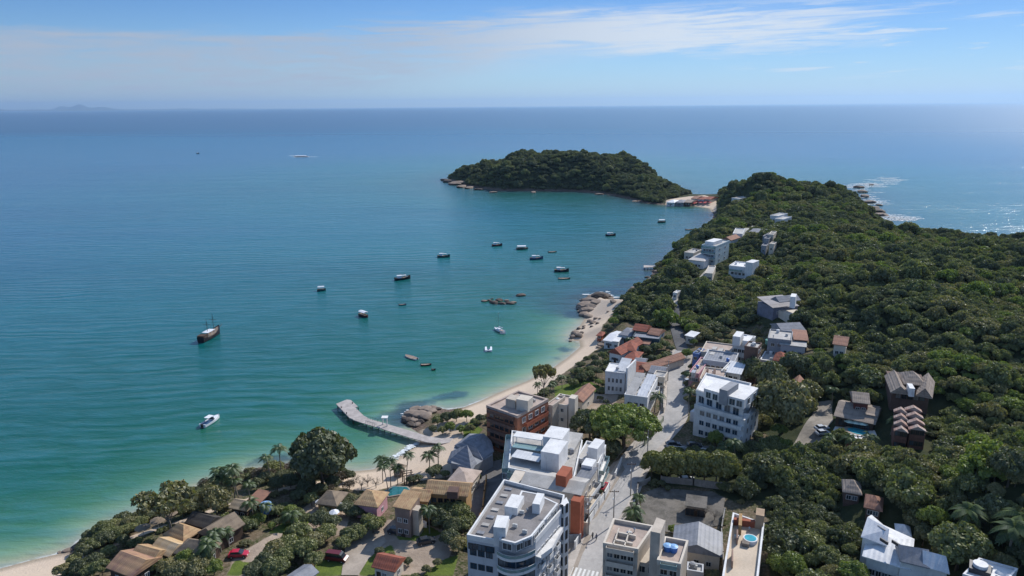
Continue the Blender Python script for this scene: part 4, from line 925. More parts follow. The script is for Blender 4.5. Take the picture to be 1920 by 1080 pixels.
N_.blockpx('chimney_tower', [(1482,556),(1492,557),(1494,551)], 5.5, 10.0, WHITE); N_.pitched(SLATE, 'gable', 1.6, .3, pts=N_.lpx([(1462,566),(1500,562),(1506,554)], 7.2), z=7.2, name='upper_roof')
N_.blockpx('terrace', [(1480,590),(1510,587),(1526,574)], -2, 2.6, CREAM)
N2 = house('dark_roof_house', 'house with dark twin gable slate roofs just below the stilted hillside house', [(1468,618),(1508,616),(1510,602)], 4.0, GREYW, SLATE, 'gable', 1.6)
O_ = flatb('modern_villa', 'white modern villa with square tower standing among the trees of the hillside', [(1366,500),(1404,503),(1408,494)], 6.5, WHITE, WHITE2, 'house', 4, fr=4) if False else None
O_ = flatb('modern_villa', 'white modern villa with square tower standing among the trees of the hillside', [(1367,499),(1402,503),(1406,494)], 5.0, WHITE, WHITE2, 'house', 4)
O_.blockpx('tower', [(1398,491),(1412,493),(1414,487)], 0, 8.6, WHITE); O_.balcony(0, .05, .7, 2.9, 1.4, 1, WHITE, GLASSG)
P_ = flatb('seaside_villa', 'tall blue grey glazed villa above the bay near the far jetty', [(1316,460),(1342,463),(1346,450)], 10.0, M_('pale_teal_render', (.42, .52, .56), .6), ROOFL, 'house', 4, 2, gl=GLASSB)
P_.blockpx('roof_room', [(1322,452),(1338,454),(1342,447)], 10.1, 12.0, WHITE)
for k in range(3): P_.balcony(0, .02, .98, 3+3*k, 1.4, 1.0, WHITE, GLASSG)
flatb('seaside_house', 'low house with cream roof left of the tall glazed villa', [(1283,474),(1300,476),(1304,468)], 4.0, CREAM, ROOFL, 'house', 2)
house('seaside_house', 'white house with pale hipped roof in front of the tall glazed villa', [(1292,486),(1320,489),(1324,475)], 4.4, WHITE, M_rows('cream_sheet', (.58, .54, .50), (.5, .47, .44)), 'hip', 1.6)
house('seaside_house', 'house with brownish red roof at the pale concrete road bend, right of the glazed villa', [(1354,450),(1370,452),(1373,445)], 4.0, WHITE, TILEO, 'gable', 1.6, 'y')
house('roadside_house', 'white roadside house with pale roof at the top of the concrete road', [(1374,440),(1392,441),(1398,431)], 4.0, WHITE, ROOFL, 'flat')
house('roadside_house', 'grey roofed roadside house near the upper end of the concrete road', [(1404,436),(1424,438),(1428,429)], 4.0, WHITE, SLATE, 'gable', 1.3)
for k_, (a, b) in enumerate([(1427,466),(1429,459),(1432,452),(1435,445),(1439,463),(1441,456),(1443,449)]):
    house('terrace_house', ('grey' if k_ < 4 else 'pale')+' stepped house of the '+('left' if k_ < 4 else 'right')+' row climbing the wooded hill', [(a,b),(a+9,b+.8),(a+10,b-3.2)], 4.0, GREYW if k_ < 4 else CREAM, METALG if k_ < 4 else ROOFL, 'flat', wf=1, wr=1, group='stepped houses climbing the wooded hill', margin=4)
for a, b, l in ((1444,405,'upper white villa with dark openings high in the trees of the headland'), (1453,411,'lower white villa just below the upper villa of the headland'), (1372,370,'small cream house near the top of the headland')):
    house('headland_villa', l, [(a,b),(a+15,b+1.5),(a+17,b-5)], 4.5, WHITE, ROOFL, 'flat', wf=3)
house('jetty_house', 'small pale house hidden in the dense trees near the far jetty', [(1322,513),(1336,514),(1342,500)], 3.6, CREAM, ROOFL, 'flat')
house('roadside_cabin', 'small white cabin beside the dark end of the street', [(1262,548),(1269,549),(1271,544)], 2.8, WHITE, WHITE2, 'flat', wf=1, wr=0)
house('street_kiosk', 'small roof beside the street under the trees at the road bend', [(1286,628),(1300,631),(1304,624)], 3.0, CREAM, WHITE2, 'shed', .5, wf=1)

# 11 village on the isthmus
rn = random.Random(5); k = 0
for (a, b, w_, l, wl, rf, kd) in [(1250,379,14,'far left white beach bar of the narrow sand strip', WHITE, METALR, 'hip'), (1266,379,15,'grey blue roofed beach bar second along the narrow sand strip', GREYW, SLATE, 'hip'),
   (1283,379,12,'brown beach bar in the middle of the narrow sand strip', BROWNW, TILEB, 'gable'), (1296,373,10,'cream house set back on the narrow sand strip', CREAM, TILEO, 'gable'), (1308,374,12,'terracotta roofed house set back behind the red parasols', WHITE, TILE, 'hip'),
   (1322,374,10,'rightmost small house of the narrow sand strip beside the headland', CREAM, TILE, 'gable')]:
    house('beach_bar', l, [(a,b),(a+w_,b+.8),(a+w_+2,b-4)], 3.4, wl, rf, kd, 1.6, group='beach bars on the sand strip', cat='beach bar', margin=5)
# 12 houses in the forest on the right
S_ = house('gable_cottage', 'white gabled cottage with pink trim between the round tree and the forest', [(1480,728),(1504,732),(1506,716)], 5.0, WHITE, TILEO, 'gable', 2.2, 'y', margin=.3)
T_ = Bld('pool_restaurant', 'pool house with broad brown shingle roof open towards the swimming pool', 'building', [(1568,778),(1638,793),(1646,764)], 3.0, WOODD)
T_.pitched(TILEB, 'gable', 2.0, .6, 'x'); T_.grid(0, 5, 1, 3, .3, 2.0, 1.9, fr=WOODD); T_.blockpx('side_roof', [(1620,776),(1646,781),(1650,762)], 2.8, 4.2, TILEB)
T2 = house('brick_cottage', 'small reddish cottage with pale shingle roof behind the pool house', [(1602,752),(1628,755),(1632,738)], 6.5, M_('dark_red_wall', (.16, .06, .05), .8), TILEB, 'gable', 1.6)
U_ = Bld('hill_lodge', 'large hillside lodge with three pale shingle roof wings and white dormer wall', 'house', [(1674,724),(1744,732),(1752,702)], 3.8, BROWNW)
U_.pitched(TILEB, 'gable', 2.0, .6, 'y', pts=U_.lpx([(1674,734),(1700,737),(1706,710)], 4.0), z=4.0, name='left_roof'); U_.pitched(TILEB, 'hip', 2.4, .6, 'x', pts=U_.lpx([(1698,718),(1732,721),(1736,704)], 5.2), z=5.2, name='middle_roof')
U_.pitched(TILEB, 'gable', 2.4, .6, 'y', pts=U_.lpx([(1722,740),(1744,744),(1748,716)], 4.2), z=4.2, name='right_roof'); U_.blockpx('dormer', [(1706,728),(1716,729),(1718,720)], 3.8, 6.2, WHITE); U_.grid(0, 5, 1, 3, .9, 1.4, 1.4, fr=WOODD)
for k, (a, b, z_, dx) in enumerate([(1683,785,9.5,0), (1711,783,10.5,0)]):
    lab = ('left column of brown townhouses with striped stepped tile roofs', 'right column of brown townhouses with striped stepped tile roofs')[k]
    ww = 24 if k == 0 else 30
    V_ = Bld('townhouse_row', lab+' below the hillside lodge', 'house', [(a-6,b+28),(a+ww-6,b+32),(a+ww,b+4)], 4.2, M_('brown_brick', (.24, .12, .09), .85, .3, 1.0, fine=.4), group='stepped townhouses below the lodge')
    l0 = V_.l; vv = (l0[3]-l0[0])
    for j in range(4):
        q4 = [l0[0]+vv*(.25*j+.02), l0[1]+vv*(.25*j+.02), l0[1]+vv*(.25*j+.15), l0[0]+vv*(.25*j+.15)]
        V_.prism('upper_wall', [l0[0]+vv*(.25*j+.03), l0[1]+vv*(.25*j+.03), l0[1]+vv*(.25*j+.22), l0[0]+vv*(.25*j+.22)], 4.21, 5.0+.7*j, BROWNW)
        V_.pitched(M_rows('striped_tile', (.38, .22, .17), (.46, .38, .33)) if j == 0 and k == 0 else bpy.data.materials['striped_tile'], 'gable', 1.0, .2, 'y', pts=q4, z=5.1+.7*j, name='roof')
    V_.grid(0, 3, 2, 3, .8, 1.2, 1.3, fr=WOODD)
house('hidden_house', 'brown tiled house almost hidden in the forest below the cobbled yard', [(1584,920),(1612,925),(1614,906)], 3.0, BROWNW, TILEB, 'hip', 1.8, margin=.3)
house('hidden_house', 'second brown tiled roof in the forest, lower right of the first hidden roof', [(1626,938),(1652,944),(1650,922)], 2.8, BROWNW, TILEO, 'hip', 1.6, margin=.3)
house('garden_shed', 'orange roofed shed just below the swimming pool', [(1590,834),(1606,837),(1610,824)], 2.4, OCHRE, TILE, 'gable', .8, cat='shed', margin=.3)
# 13 white metal roofs, bottom right
W_ = Bld('white_roof_hall', 'large hall with crossing white metal roofs and a grey ridge in the lower right corner', 'building', [(1626,1040),(1700,1062),(1706,1010),(1640,980)], 5.0, WHITE)
W_.pitched(METALR, 'hip', 1.6, .8, 'x')
for nm, l, m_ in (('rear_roof', [(1618,1005),(1660,1020),(1664,992),(1636,968)], METALR), ('right_roof', [(1690,1050),(1740,1062),(1732,1030),(1682,1024)], METALG), ('right_wing_roof', [(1734,1060),(1776,1072),(1760,1044),(1728,1036)], METALR)):
    W_.pitched(m_, 'gable', 1.8, .3, 'x', pts=W_.lpx(l, 6.6), z=6.6, name=nm)
    W_.prism('wing_wall', W_.lpx(l, 6.4), -2, 6.4, WHITE)
for (a, b) in ((1645,985),(1650,1008),(1672,1012)): W_.blockpx('roof_pipe', [(a,b),(a+14,b+9),(a+14,b+7)], 7.6, 8.2, DARKF)
W_.grid(0, 5, 1)
X_ = Bld('flat_roof_house', 'flat roofed house with a white disc shaped tank in the bottom right corner', 'house', [(1806,1076),(1880,1098),(1908,1066),(1836,1046)], 5.0, WHITE)
X_.flat(WHITE2, .4)
q = X_.lpx([(1834,1062)], 5.0)[0] if False else X_.loc(P(1838, 1062, X_.gz+6.0)); bm = bmesh.new(); bbox(bm, q.x-1.6, q.x+1.6, q.y-1.4, q.y+1.4, 5.1, 6.0); obj('tank_plinth', bm, DARKF, X_.root)
bm = bmesh.new(); cyl(bm, q.x, q.y, 6.005, 6.6, 1.15, 18); obj('water_tank', bm, WHITE2, X_.root); X_.grid(0, 3, 1)
house('garden_kiosk', 'small kiosk with pointed pale roof among the trees right of the white hall', [(1686,988),(1706,992),(1704,978)], 3.0, WHITE, METALR, 'hip', 1.2, cat='kiosk', wf=1)

# 14 long terrace building with round hot tub
Y_ = Bld('terrace_building', 'long narrow beige building with rooftop terrace, chimney and round turquoise hot tub', 'building', [(1352,1100),(1418,1112),(1432,988),(1374,968)], 10.0, CREAM)
Y_.flat(M_('sandy_tiles', (.60, .49, .37), .8, .15, .3, fine=.25), .9, WHITE, th=.3)
Y_.blockpx('chimney_block', [(1417,965),(1433,968),(1436,955)], 9, 13.2, M_('sandstone_block', (.45, .32, .21), .85, .2, .8, fine=.3)); Y_.blockpx('bar_wall', [(1376,974),(1416,979),(1417,975)], 10, 11.4, TERRA)
for (a, b) in ((1381,1008), (1372,1052)): Y_.blockpx('pergola_post', [(a,b),(a+3,b+.5),(a+5,b-22)], 10.1, 11.6, M_('terrace_planter', (.3, .2, .15), .8))
Y_.blockpx('roof_beam', [(1386,962),(1392,963),(1388,985)], 10.1, 12.2, OCHRE)
q = Y_.loc(P(1407, 1009, Y_.gz+10.8)); bm = bmesh.new(); cyl(bm, q.x, q.y, 10.065, 10.85, 1.35, 20); obj('hot_tub', bm, WHITE2, Y_.root); bm = bmesh.new(); cyl(bm, q.x, q.y, 10.853, 10.88, 1.12, 20); obj('tub_water', bm, POOLW, Y_.root)
Y_.blockpx('bench', [(1391,1018),(1405,1021),(1406,1012)], 10.07, 10.8, WOOD); Y_.grid(3, 8, 3, 3, 1, 1.2, 1.2)

# 15 beige building with stair tower, bottom
Z_ = Bld('beige_building', 'beige building with walled roof compartments, tall stair tower and two blue tanks beside the street', 'building', [(1131,1024),(1196,1036),(1226,992),(1150,978)], 12.0, BEIGE)
Z_.flat(ROOFP, .8, CREAM, th=.35)
for l in ([(1152,1012),(1186,1019),(1187,1017)], [(1158,998),(1192,1005),(1193,1003)], [(1149,1019),(1151,1019.4),(1162,990)], [(1170,1022),(1172,1022.4),(1183,993)]): Z_.blockpx('roof_partition', l, 12.07, 12.9, CREAM)
st = Z_.lpx([(1220,996),(1238,1000),(1248,976),(1231,970)], 17.6); Z_.prism('stair_tower', st, -2, 17.6, BEIGE)
wing = Z_.lpx([(1232,1056),(1276,1064),(1290,1020),(1246,1012)], 12.0); Z_.prism('wing', wing, -3, 12.0, BEIGE); Z_.flat(ROOFP, .8, CREAM, wing, 12.0, .35)
mid_ = Z_.lpx([(1190,1052),(1236,1060),(1244,1016),(1206,1008)], 9.0); Z_.prism('middle_wing', mid_, -3, 9.0, BEIGE)
bm = bmesh.new()
for a, b in ((1252,1024),(1263,1026)):
    q = Z_.loc(P(a, b, Z_.gz+13.0)); bm = bmesh.new(); cyl(bm, q.x, q.y, 12.07, 13.2, .72, 16, .85); t_ = obj('water_tank', bm, BLUET, Z_.root); bm = bmesh.new(); cyl(bm, q.x, q.y, 13.203, 13.42, .87, 16, .3); obj('tank_lid', bm, BLUEL, t_)
Z_.grid(0, 4, 4, 3, .8, 1.2, 1.2, fr=CREAM); Z_.grid(0, 2, 4, 3, .8, 1.4, 1.6, pts=wing, fr=CREAM); Z_.grid(0, 2, 3, 3, .8, 1.4, 1.5, pts=mid_, fr=CREAM)
for j in range(4): Z_.balcony(0, .1, .9, 2.9+3*j-.3, 1.0, .9, CREAM, CREAM); Z_.balcony(0, .15, .85, 2.9+3*j-.2, .9, .9, CREAM, GLASSG, pts=wing)
# 16 grey roofed hall behind it, small hut on the rubble ground
house('grey_roof_hall', 'hall with wide dark grey twin pitched roof between the beige building and the terrace building', [(1264,1026),(1350,1040),(1352,1000)], 4.2, CREAM, METALG, 'gable', 1.8, 'y', wf=3)
flatb('lean_to_shed', 'low shed with pale flat roof at the foot of the grey roofed hall', [(1288,1072),(1318,1077),(1320,1062)], 3.0, PALEG, ROOFL, 'shed', 1, 1)
h_ = house('ruined_hut', 'small roofless looking hut with dark doorways on the rubble ground', [(1288,948),(1322,953),(1326,938)], 2.6, M_('grey_patchy_render', (.3, .26, .22), .9, .4, .8), GRAV, 'shed', .5, cat='hut', wf=0, wr=0); h_.wins(0, (.2, .75), (.1,), 2.2, 1.9, fr=WOODD)

# 17 ochre and brown roofed lodges on the left
q_ = Bld('ochre_lodge', 'long lodge with bright ochre tile roof and dark dormer opening nearest the grey restaurant', 'house', [(800,922),(874,928),(872,905)], 6.5, OCHRE)
q_.pitched(OCHRT, 'gable', 1.6, .5, 'x'); q_.blockpx('dormer', [(838,922),(858,923),(856,912)], 6.2, 8.0, BROWNW); q_.grid(0, 5, 2, 3, .9, 1.2, 1.2, fr=WOODD)
house('ochre_lodge', 'middle ochre roofed lodge between the long ochre roof and the two storey block', [(768,935),(800,938),(802,916)], 6.0, OCHRE, OCHRT, 'gable', 1.2, wf=2)
q_ = house('ochre_lodge', 'two storey brownish block with ochre roof edge facing the parking yard', [(740,950),(768,955),(772,930)], 7.5, M_('mauve_render', (.26, .19, .16), .85, .25, .5, stain=.4), OCHRT, 'shed', 1.0, wf=2); q_.blockpx('side_wall', [(768,955),(784,958),(788,948)], -1, 6.6, BEIGE)
q_ = house('ochre_lodge', 'pavilion with rounded ochre hip roof and pink side wall beside the garden pool', [(668,943),(706,948),(716,922)], 4.2, PINKW, OCHRT, 'hip', 1.8)
house('thatched_hut', 'hut with grey brown thatch half hidden behind trees, left of the ochre pavilion', [(596,942),(630,946),(636,922)], 3.2, OCHRE, THATCH, 'hip', 1.8, cat='hut')
house('gatehouse', 'small white gatehouse with red tiled roof on the parking yard', [(702,1060),(738,1068),(752,1045)], 3.4, CREAM, TILE, 'gable', 1.4, 'x', wf=1)
grp = 'lodges under the trees along the left shore'
house('shore_lodge', 'lodge with half ochre half reddish striped roof, lowest of the left shore', [(205,1062),(248,1078),(272,1036)], 3.6, WOODD, M_rows('mixed_striped_roof', (.48, .30, .17), (.27, .15, .12), psc=.12), 'gable', 1.6, 'x', group=grp, cat='lodge')
house('shore_lodge', 'lodge with orange brown roof just above the lowest striped lodge', [(248,1042),(284,1052),(292,1026)], 3.6, WOODD, OCHRT, 'gable', 1.4, 'x', group=grp, cat='lodge')
house('shore_lodge', 'lodge with cream upper half and ochre lower half of the roof', [(286,1028),(318,1040),(332,1014)], 3.6, WOODD, M_rows('cream_ochre_roof', (.60, .46, .30), (.52, .34, .16), psc=.15), 'gable', 1.4, 'x', group=grp, cat='lodge')
house('shore_lodge', 'lodge with rounded pale ochre hip roof nearest the big spreading tree', [(310,1000),(344,1012),(350,986)], 3.6, WOODD, OCHRT, 'hip', 2.0, group=grp, cat='lodge')
house('shore_lodge', 'lodge with pale grey brown thatch roof beside the lawn with tall palms', [(328,1034),(386,1042),(394,1016)], 3.4, WOODD, THATCH, 'hip', 1.8, group=grp, cat='lodge')
house('shore_lodge', 'lodge with long grey brown gable roof, dark gable end toward the lawn', [(376,996),(408,1010),(444,978)], 3.8, WOODD, THATCH, 'gable', 2.0, 'y', group=grp, cat='lodge')
house('shore_lodge', 'dark timber lodge with dark thatched roof behind the long grey brown gable', [(352,978),(388,988),(398,966)], 3.6, WOODD, M_rows('dark_thatch', (.09, .08, .07), (.06, .055, .05)), 'gable', 1.4, group=grp, cat='lodge')  # thatch of this lodge is a much darker tone
house('shore_lodge', 'lodge with pale sand coloured roof left of the blue water tank', [(434,950),(462,955),(470,940)], 3.2, WOODD, M_rows('pale_sand_roof', (.5, .40, .28), (.42, .33, .23)), 'gable', 1.2, group=grp, cat='lodge')
house('shore_lodge', 'small square roofed lodge just behind the blue water tank', [(464,942),(484,946),(490,926)], 3.2, WOODD, TILEO, 'shed', .8, group=grp, cat='lodge', wf=1)
house('grey_shed', 'shed with dark corrugated roof at the bottom left of the parking yard', [(544,1078),(566,1090),(580,1066)], 2.8, PALEG, METALG, 'gable', .8, 'y', cat='shed')
house('thatch_parasol_bar', 'small open beach bar with round pale thatch on the sand by the surf line', [(738,878),(752,880),(754,872)], 2.6, WOOD, THATCH, 'hip', 1.2, cat='beach bar', wf=1, wr=0)

A_.clutter(6, 3, pts=pent, z=18.56, kinds='avac'); C_.clutter(5, 4, pts=C_.lpx([(1052,852),(1078,856),(1086,838)], 10.6), z=10.6); C2.clutter(3, 5); D_.clutter(5, 6); K_.clutter(3, 7); F_.clutter(3, 8); G_.clutter(2, 9, kinds='av'); H_.clutter(2, 10, kinds='at'); Z_.clutter(4, 11, kinds='vac'); X_.clutter(3, 12, kinds='av'); Y_.clutter(2, 13, kinds='av')
# ------------------------------------------------------------------ boats
NAVY = M_('dark_hull_paint', (.02, .025, .035), .5, .3); WHULL = M_('white_hull_paint', (.75, .77, .8), .35, .06); DECKM = M_('boat_deck', (.34, .26, .2), .7, .3, 1.0)
HBLUE = M_('blue_hull_paint', (.04, .10, .2), .5, .3); HGRN = M_('green_hull_paint', (.03, .09, .09), .5, .3); HRED = M_('maroon_hull_paint', (.10, .02, .025), .5, .3); CANVAS = M_('white_canvas', (.74, .76, .8), .7, .08)
def hull(name, parent, L, B, D, mat, dmat, bow=0.6, sheer=0.25, stern=0.75):
    """lofted hull, bow towards +x, waterline at z = 0, with a deck let in below the rail"""
    bm = bmesh.new(); n = 12; secs = []
    for i in range(n+1):
        u = i/n; x = -L/2+L*u
        w_ = B/2*(stern+(1-stern)*min(1, u*3)) if u < .45 else B/2*math.cos((u-.45)/.55*math.pi/2)**bow
        w_ = max(w_, 0.02); top = D*(1+sheer*(2*u-.75)**2*1.6)
        prof = [(0, -D*.35), (w_*.55, -D*.25), (w_*.9, D*.25), (w_, top)]
        ring = [bm.verts.new((x, -y, z)) for y, z in prof[::-1]]+[bm.verts.new((x, y, z)) for y, z in prof[1:]]
        secs.append((ring, w_, top))
    for (a, _, _), (b, _, _) in zip(secs, secs[1:]):
        for k in range(6): bm.faces.new((a[k], a[k+1], b[k+1], b[k]))
    bm.faces.new(secs[0][0]); bmesh.ops.recalc_face_normals(bm, faces=bm.faces); h = obj('hull', bm, mat, parent)
    bm = bmesh.new(); rows = [(bm.verts.new((-L/2+L*i/n+.01, -secs[i][1]*.9, secs[i][2]-D*.22)), bm.verts.new((-L/2+L*i/n+.01, secs[i][1]*.9, secs[i][2]-D*.22))) for i in range(n+1)]
    for a, b in zip(rows, rows[1:]): bm.faces.new((a[0], b[0], b[1], a[1]))
    bmesh.ops.recalc_face_normals(bm, faces=bm.faces); obj('deck', bm, dmat, h); return h
def part(name, parent, fn, mat):
    bm = bmesh.new(); fn(bm); bmesh.ops.recalc_face_normals(bm, faces=bm.faces); return obj(name, bm, mat, parent)
def boat(px, py, head, label, kind, L, mat=NAVY, name='boat', cat='boat', group='boats moored in the bay'):
    """head: degrees, 0 = bow to the right of the photograph"""
    if isinstance(head, tuple): dv = P(px+head[0], py+head[1])-P(px, py); head = math.degrees(math.atan2(dv.y, dv.x))
    t = thing(name, P(px, py, 0), R(head), label, cat, group)
    if kind == 'fishing':
        B, D = L*.3, L*.10+.3; hull('hull', t, L, B, D, mat, DECKM, .6, .35)
        c_ = part('cabin', t, lambda bm: (bbox(bm, -L*.32, -L*.08, -B*.3, B*.3, D*.7, D*.7+2.0), bbox(bm, -L*.35, -L*.04, -B*.36, B*.36, D*.7+2.0, D*.7+2.15)), CANVAS)
        part('window', c_, lambda bm: bbox(bm, -L*.078, -L*.07, -B*.22, B*.22, D*.7+1.1, D*.7+1.7), GLASS)
        part('mast', t, lambda bm: (tube(bm, [(L*.12, 0, D*.5), (L*.12, 0, D+L*.32)], .09), tube(bm, [(L*.12, 0, D+L*.1), (-L*.2, 0, D+L*.26)], .06)), WOODD)
        part('awning', t, lambda bm: (bbox(bm, -L*.04, L*.22, -B*.3, B*.3, D*.7+1.9, D*.7+1.98), [tube(bm, [(x, y, D*.6), (x, y, D*.7+1.9)], .05) for x in (L*.0, L*.2) for y in (-B*.27, B*.27)]), METALR)
        part('winch', t, lambda bm: (bbox(bm, L*.24, L*.31, -.5, .5, D*.7, D*.7+.8), cyl(bm, L*.34, 0, D*.7, D*.7+.5, .25, 8)), METAL)
    elif kind == 'canopy':
        B, D = L*.42, .9; hull('hull', t, L, B, D, mat, DECKM, .45, .2)
        part('canopy', t, lambda bm: [bm.faces.new([bm.verts.new(v) for v in f]) for f in (((-L*.42,-B*.46,2.3),(L*.32,-B*.46,2.3),(L*.32,0,2.75),(-L*.42,0,2.75)), ((-L*.42,0,2.75),(L*.32,0,2.75),(L*.32,B*.46,2.3),(-L*.42,B*.46,2.3)), ((-L*.42,-B*.46,2.28),(-L*.42,B*.46,2.28),(L*.32,B*.46,2.28),(L*.32,-B*.46,2.28)))], CANVAS)
        part('post', t, lambda bm: [tube(bm, [(x, y, .6), (x, y, 2.3)], .05) for x in (-L*.38, L*.28) for y in (-B*.4, B*.4)], METAL)
        part('bench', t, lambda bm: [bbox(bm, -L*.35, L*.2, y-.2, y+.2, .7, 1.1) for y in (-B*.3, B*.3)], WOOD)
    elif kind == 'speed':
        B, D = L*.34, 1.0; hull('hull', t, L, B, D, mat, WHULL, .75, .15, .92)
        part('cockpit', t, lambda bm: bbox(bm, -L*.42, -L*.02, -B*.34, B*.34, D*.72, D*.86), HBLUE)
        part('windshield', t, lambda bm: prism(bm, [(L*.0, -B*.36), (L*.1, -B*.22), (L*.12, B*.22), (L*.0, B*.36), (L*.02, B*.3), (L*.09, B*.18), (L*.07, -B*.18), (L*.02, -B*.3)], D*.9, D+.6), GLASS)
        part('foredeck', t, lambda bm: prism(bm, [(L*.1, -B*.3), (L*.3, -B*.2), (L*.42, 0), (L*.3, B*.2), (L*.1, B*.3)], D*.8, D*1.28), WHULL)
        part('roof', t, lambda bm: bbox(bm, -L*.24, L*.06, -B*.33, B*.33, D+1.35, D+1.45), WHULL); part('post', t, lambda bm: [tube(bm, [(x, y, D*.8), (x, y, D+1.35)], .05) for x in (-L*.22, L*.04) for y in (-B*.3, B*.3)], METAL)
        part('engine', t, lambda bm: (bbox(bm, -L*.56, -L*.5, -.3, .3, .2, 1.4), bbox(bm, -L*.54, -L*.52, -.1, .1, -.4, .2)), DARKF)
    elif kind == 'sail':
        B, D = L*.3, .9; hull('hull', t, L, B, D, mat, WHULL, .7, .15)
        part('cabin', t, lambda bm: prism(bm, [(-L*.1, -B*.26), (L*.15, -B*.22), (L*.22, 0), (L*.15, B*.22), (-L*.1, B*.26)], D*.8, D*1.5), WHULL)
        part('cockpit', t, lambda bm: bbox(bm, -L*.4, -L*.13, -B*.24, B*.24, D*.8, D*.9), DECKM)
        part('mast', t, lambda bm: tube(bm, [(L*.08, 0, D), (L*.08, 0, L*1.15)], .08), METAL)
        part('boom', t, lambda bm: (tube(bm, [(L*.08, 0, D+1.1), (-L*.36, 0, D+1.2)], .07), tube(bm, [(L*.04, 0, D+1.25), (-L*.34, 0, D+1.35)], .17)), CANVAS)
        part('stay', t, lambda bm: (tube(bm, [(L*.08, 0, L*1.13), (L*.48, 0, D)], .025, 4), tube(bm, [(L*.08, 0, L*1.13), (-L*.48, 0, D)], .025, 4)), METAL)
    elif kind == 'dinghy':
        B, D = L*.38, .5; hull('hull', t, L, B, D, mat, DECKM, .6, .2)
        part('thwart', t, lambda bm: [bbox(bm, x-.12, x+.12, -B*.4, B*.4, D*.86, D*.94) for x in (-L*.2, L*.1)], WOOD)
        part('engine', t, lambda bm: (bbox(bm, -L*.54, -L*.49, -.14, .14, .2, .9),), DARKF)
    elif kind == 'catamaran':
        part('float', t, lambda bm: [prism(bm, [(-L*.5, y-.4), (L*.3, y-.4), (L*.5, y), (L*.3, y+.4), (-L*.5, y+.4)], -.3, .75) for y in (-1.1, 1.1)], WHULL)
        part('deck', t, lambda bm: bbox(bm, -L*.5, -L*.18, -.68, .68, .4, .7), WHULL); part('seat', t, lambda bm: bbox(bm, -L*.36, -L*.24, -.4, .4, .703, 1.0), HBLUE)
    elif kind == 'schooner':
        B, D = L*.27, 1.7; hull('hull', t, L, B, D, mat, DECKM, .55, .5, .85)
        part('stern_castle', t, lambda bm: (bbox(bm, -L*.49, -L*.27, -B*.38, B*.38, D*.8, D+1.3), bbox(bm, -L*.5, -L*.26, -B*.42, B*.42, D+1.3, D+1.42)), WOODD)
        part('awning', t, lambda bm: (bbox(bm, -L*.26, L*.12, -B*.38, B*.38, D+1.75, D+1.85), [tube(bm, [(x, y, D*.7), (x, y, D+1.75)], .05) for x in (-L*.24, -L*.06, L*.1) for y in (-B*.35, B*.35)]), CANVAS)
        part('bench', t, lambda bm: [bbox(bm, -L*.22, L*.3, y-.2, y+.2, D*.8, D*.8+.5) for y in (-B*.28, B*.28)], WOOD)
        for x, h_ in ((-L*.12, L*.62), (L*.2, L*.7)):
            m_ = part('mast', t, lambda bm: tube(bm, [(x, 0, D*.5), (x, 0, h_)], [.16, .08]), WOODD)
            part('yard', m_, lambda bm: tube(bm, [(x, -1.9, h_*.72), (x, 1.9, h_*.72)], .07), WOODD); part('shroud', m_, lambda bm: [tube(bm, [(x, 0, h_*.9), (x-.5, y, D)], .03, 4) for y in (-B*.45, B*.45)], DARKF)
        part('bowsprit', t, lambda bm: tube(bm, [(L*.42, 0, D*1.3), (L*.66, 0, D*2.0)], [.14, .07]), WOODD)
    if kind == 'fishing': t.scale = (.86,)*3
    return t
boat(395, 633, (20,-11), 'dark wooden two masted schooner with white awning, farthest left of the moored boats', 'schooner', 15, M_('black_hull_paint', (.018, .015, .02), .5, .3), 'schooner', 'sailing ship')
boat(396, 792, (16,-10), 'white motor cruiser with dark cockpit floating alone left of the pier', 'speed', 8.2, WHULL, 'motorboat')
boat(603, 545, 12, 'small boat with pale canopy, directly above the white canopied launch', 'canopy', 4.8, HGRN)
boat(682, 593, (8,3), 'dark hulled launch under a bright white pitched canopy', 'canopy', 7.0, HRED, 'launch')
boat(755, 524, (12,-1.5), 'long black fishing boat with white wheelhouse at the left of the fishing boats', 'fishing', 11.5)
boat(832, 482, -4, 'dark green fishing boat with raised masts, left above the rock islet', 'fishing', 10.0, HGRN)
boat(932, 461, 8, 'low dark maroon boat, uppermost but one of the middle boats', 'fishing', 9.0, HRED)
boat(979, 467, 2, 'dark boat with a bright white cabin roof right of the maroon boat', 'canopy', 8.5, HGRN)
boat(1006, 486, 6, 'blue black fishing boat lying alone above the rock islet', 'fishing', 10.5, HBLUE)
boat(1036, 473, 10, 'tiny dark skiff right of the white roofed boat', 'dinghy', 6.0, NAVY, 'skiff')
boat(1053, 509, -6, 'dark fishing boat with tall stern gear, just above a small skiff', 'fishing', 10.5)
boat(1058, 523, 0, 'small dark skiff with pale engine cover below the tall sterned fishing boat', 'dinghy', 7.0, NAVY, 'skiff')
boat(1145, 442, 5, 'dark boat moored farthest out in front of the wooded island', 'fishing', 9.5)
boat(1241, 417, 5, 'tiny pale boat near the sand strip, farthest right in the bay', 'canopy', 7, HGRN)
boat(1292, 431, 0, 'very small dark skiff near the mouth of the headland shore', 'dinghy', 6, NAVY, 'skiff')
boat(936, 621, (-10,-4), 'white sailing yacht with bare mast below the rock islet', 'sail', 7.6, WHULL, 'sailboat')
boat(943, 626, -10, 'tiny white tender lying at the stern of the sailing yacht', 'dinghy', 2.6, WHULL, 'skiff')
boat(916, 656, 92, 'white u shaped twin hulled motorboat pointing away, below the sailing yacht', 'catamaran', 5.0, WHULL, 'motorboat')
boat(771, 671, (-9,-3), 'slim white open boat beside the small dark dinghy', 'dinghy', 7.4, WHULL, 'motorboat')
boat(799, 685, 4, 'small black dinghy right of the slim white open boat', 'dinghy', 4.2, NAVY, 'dinghy')
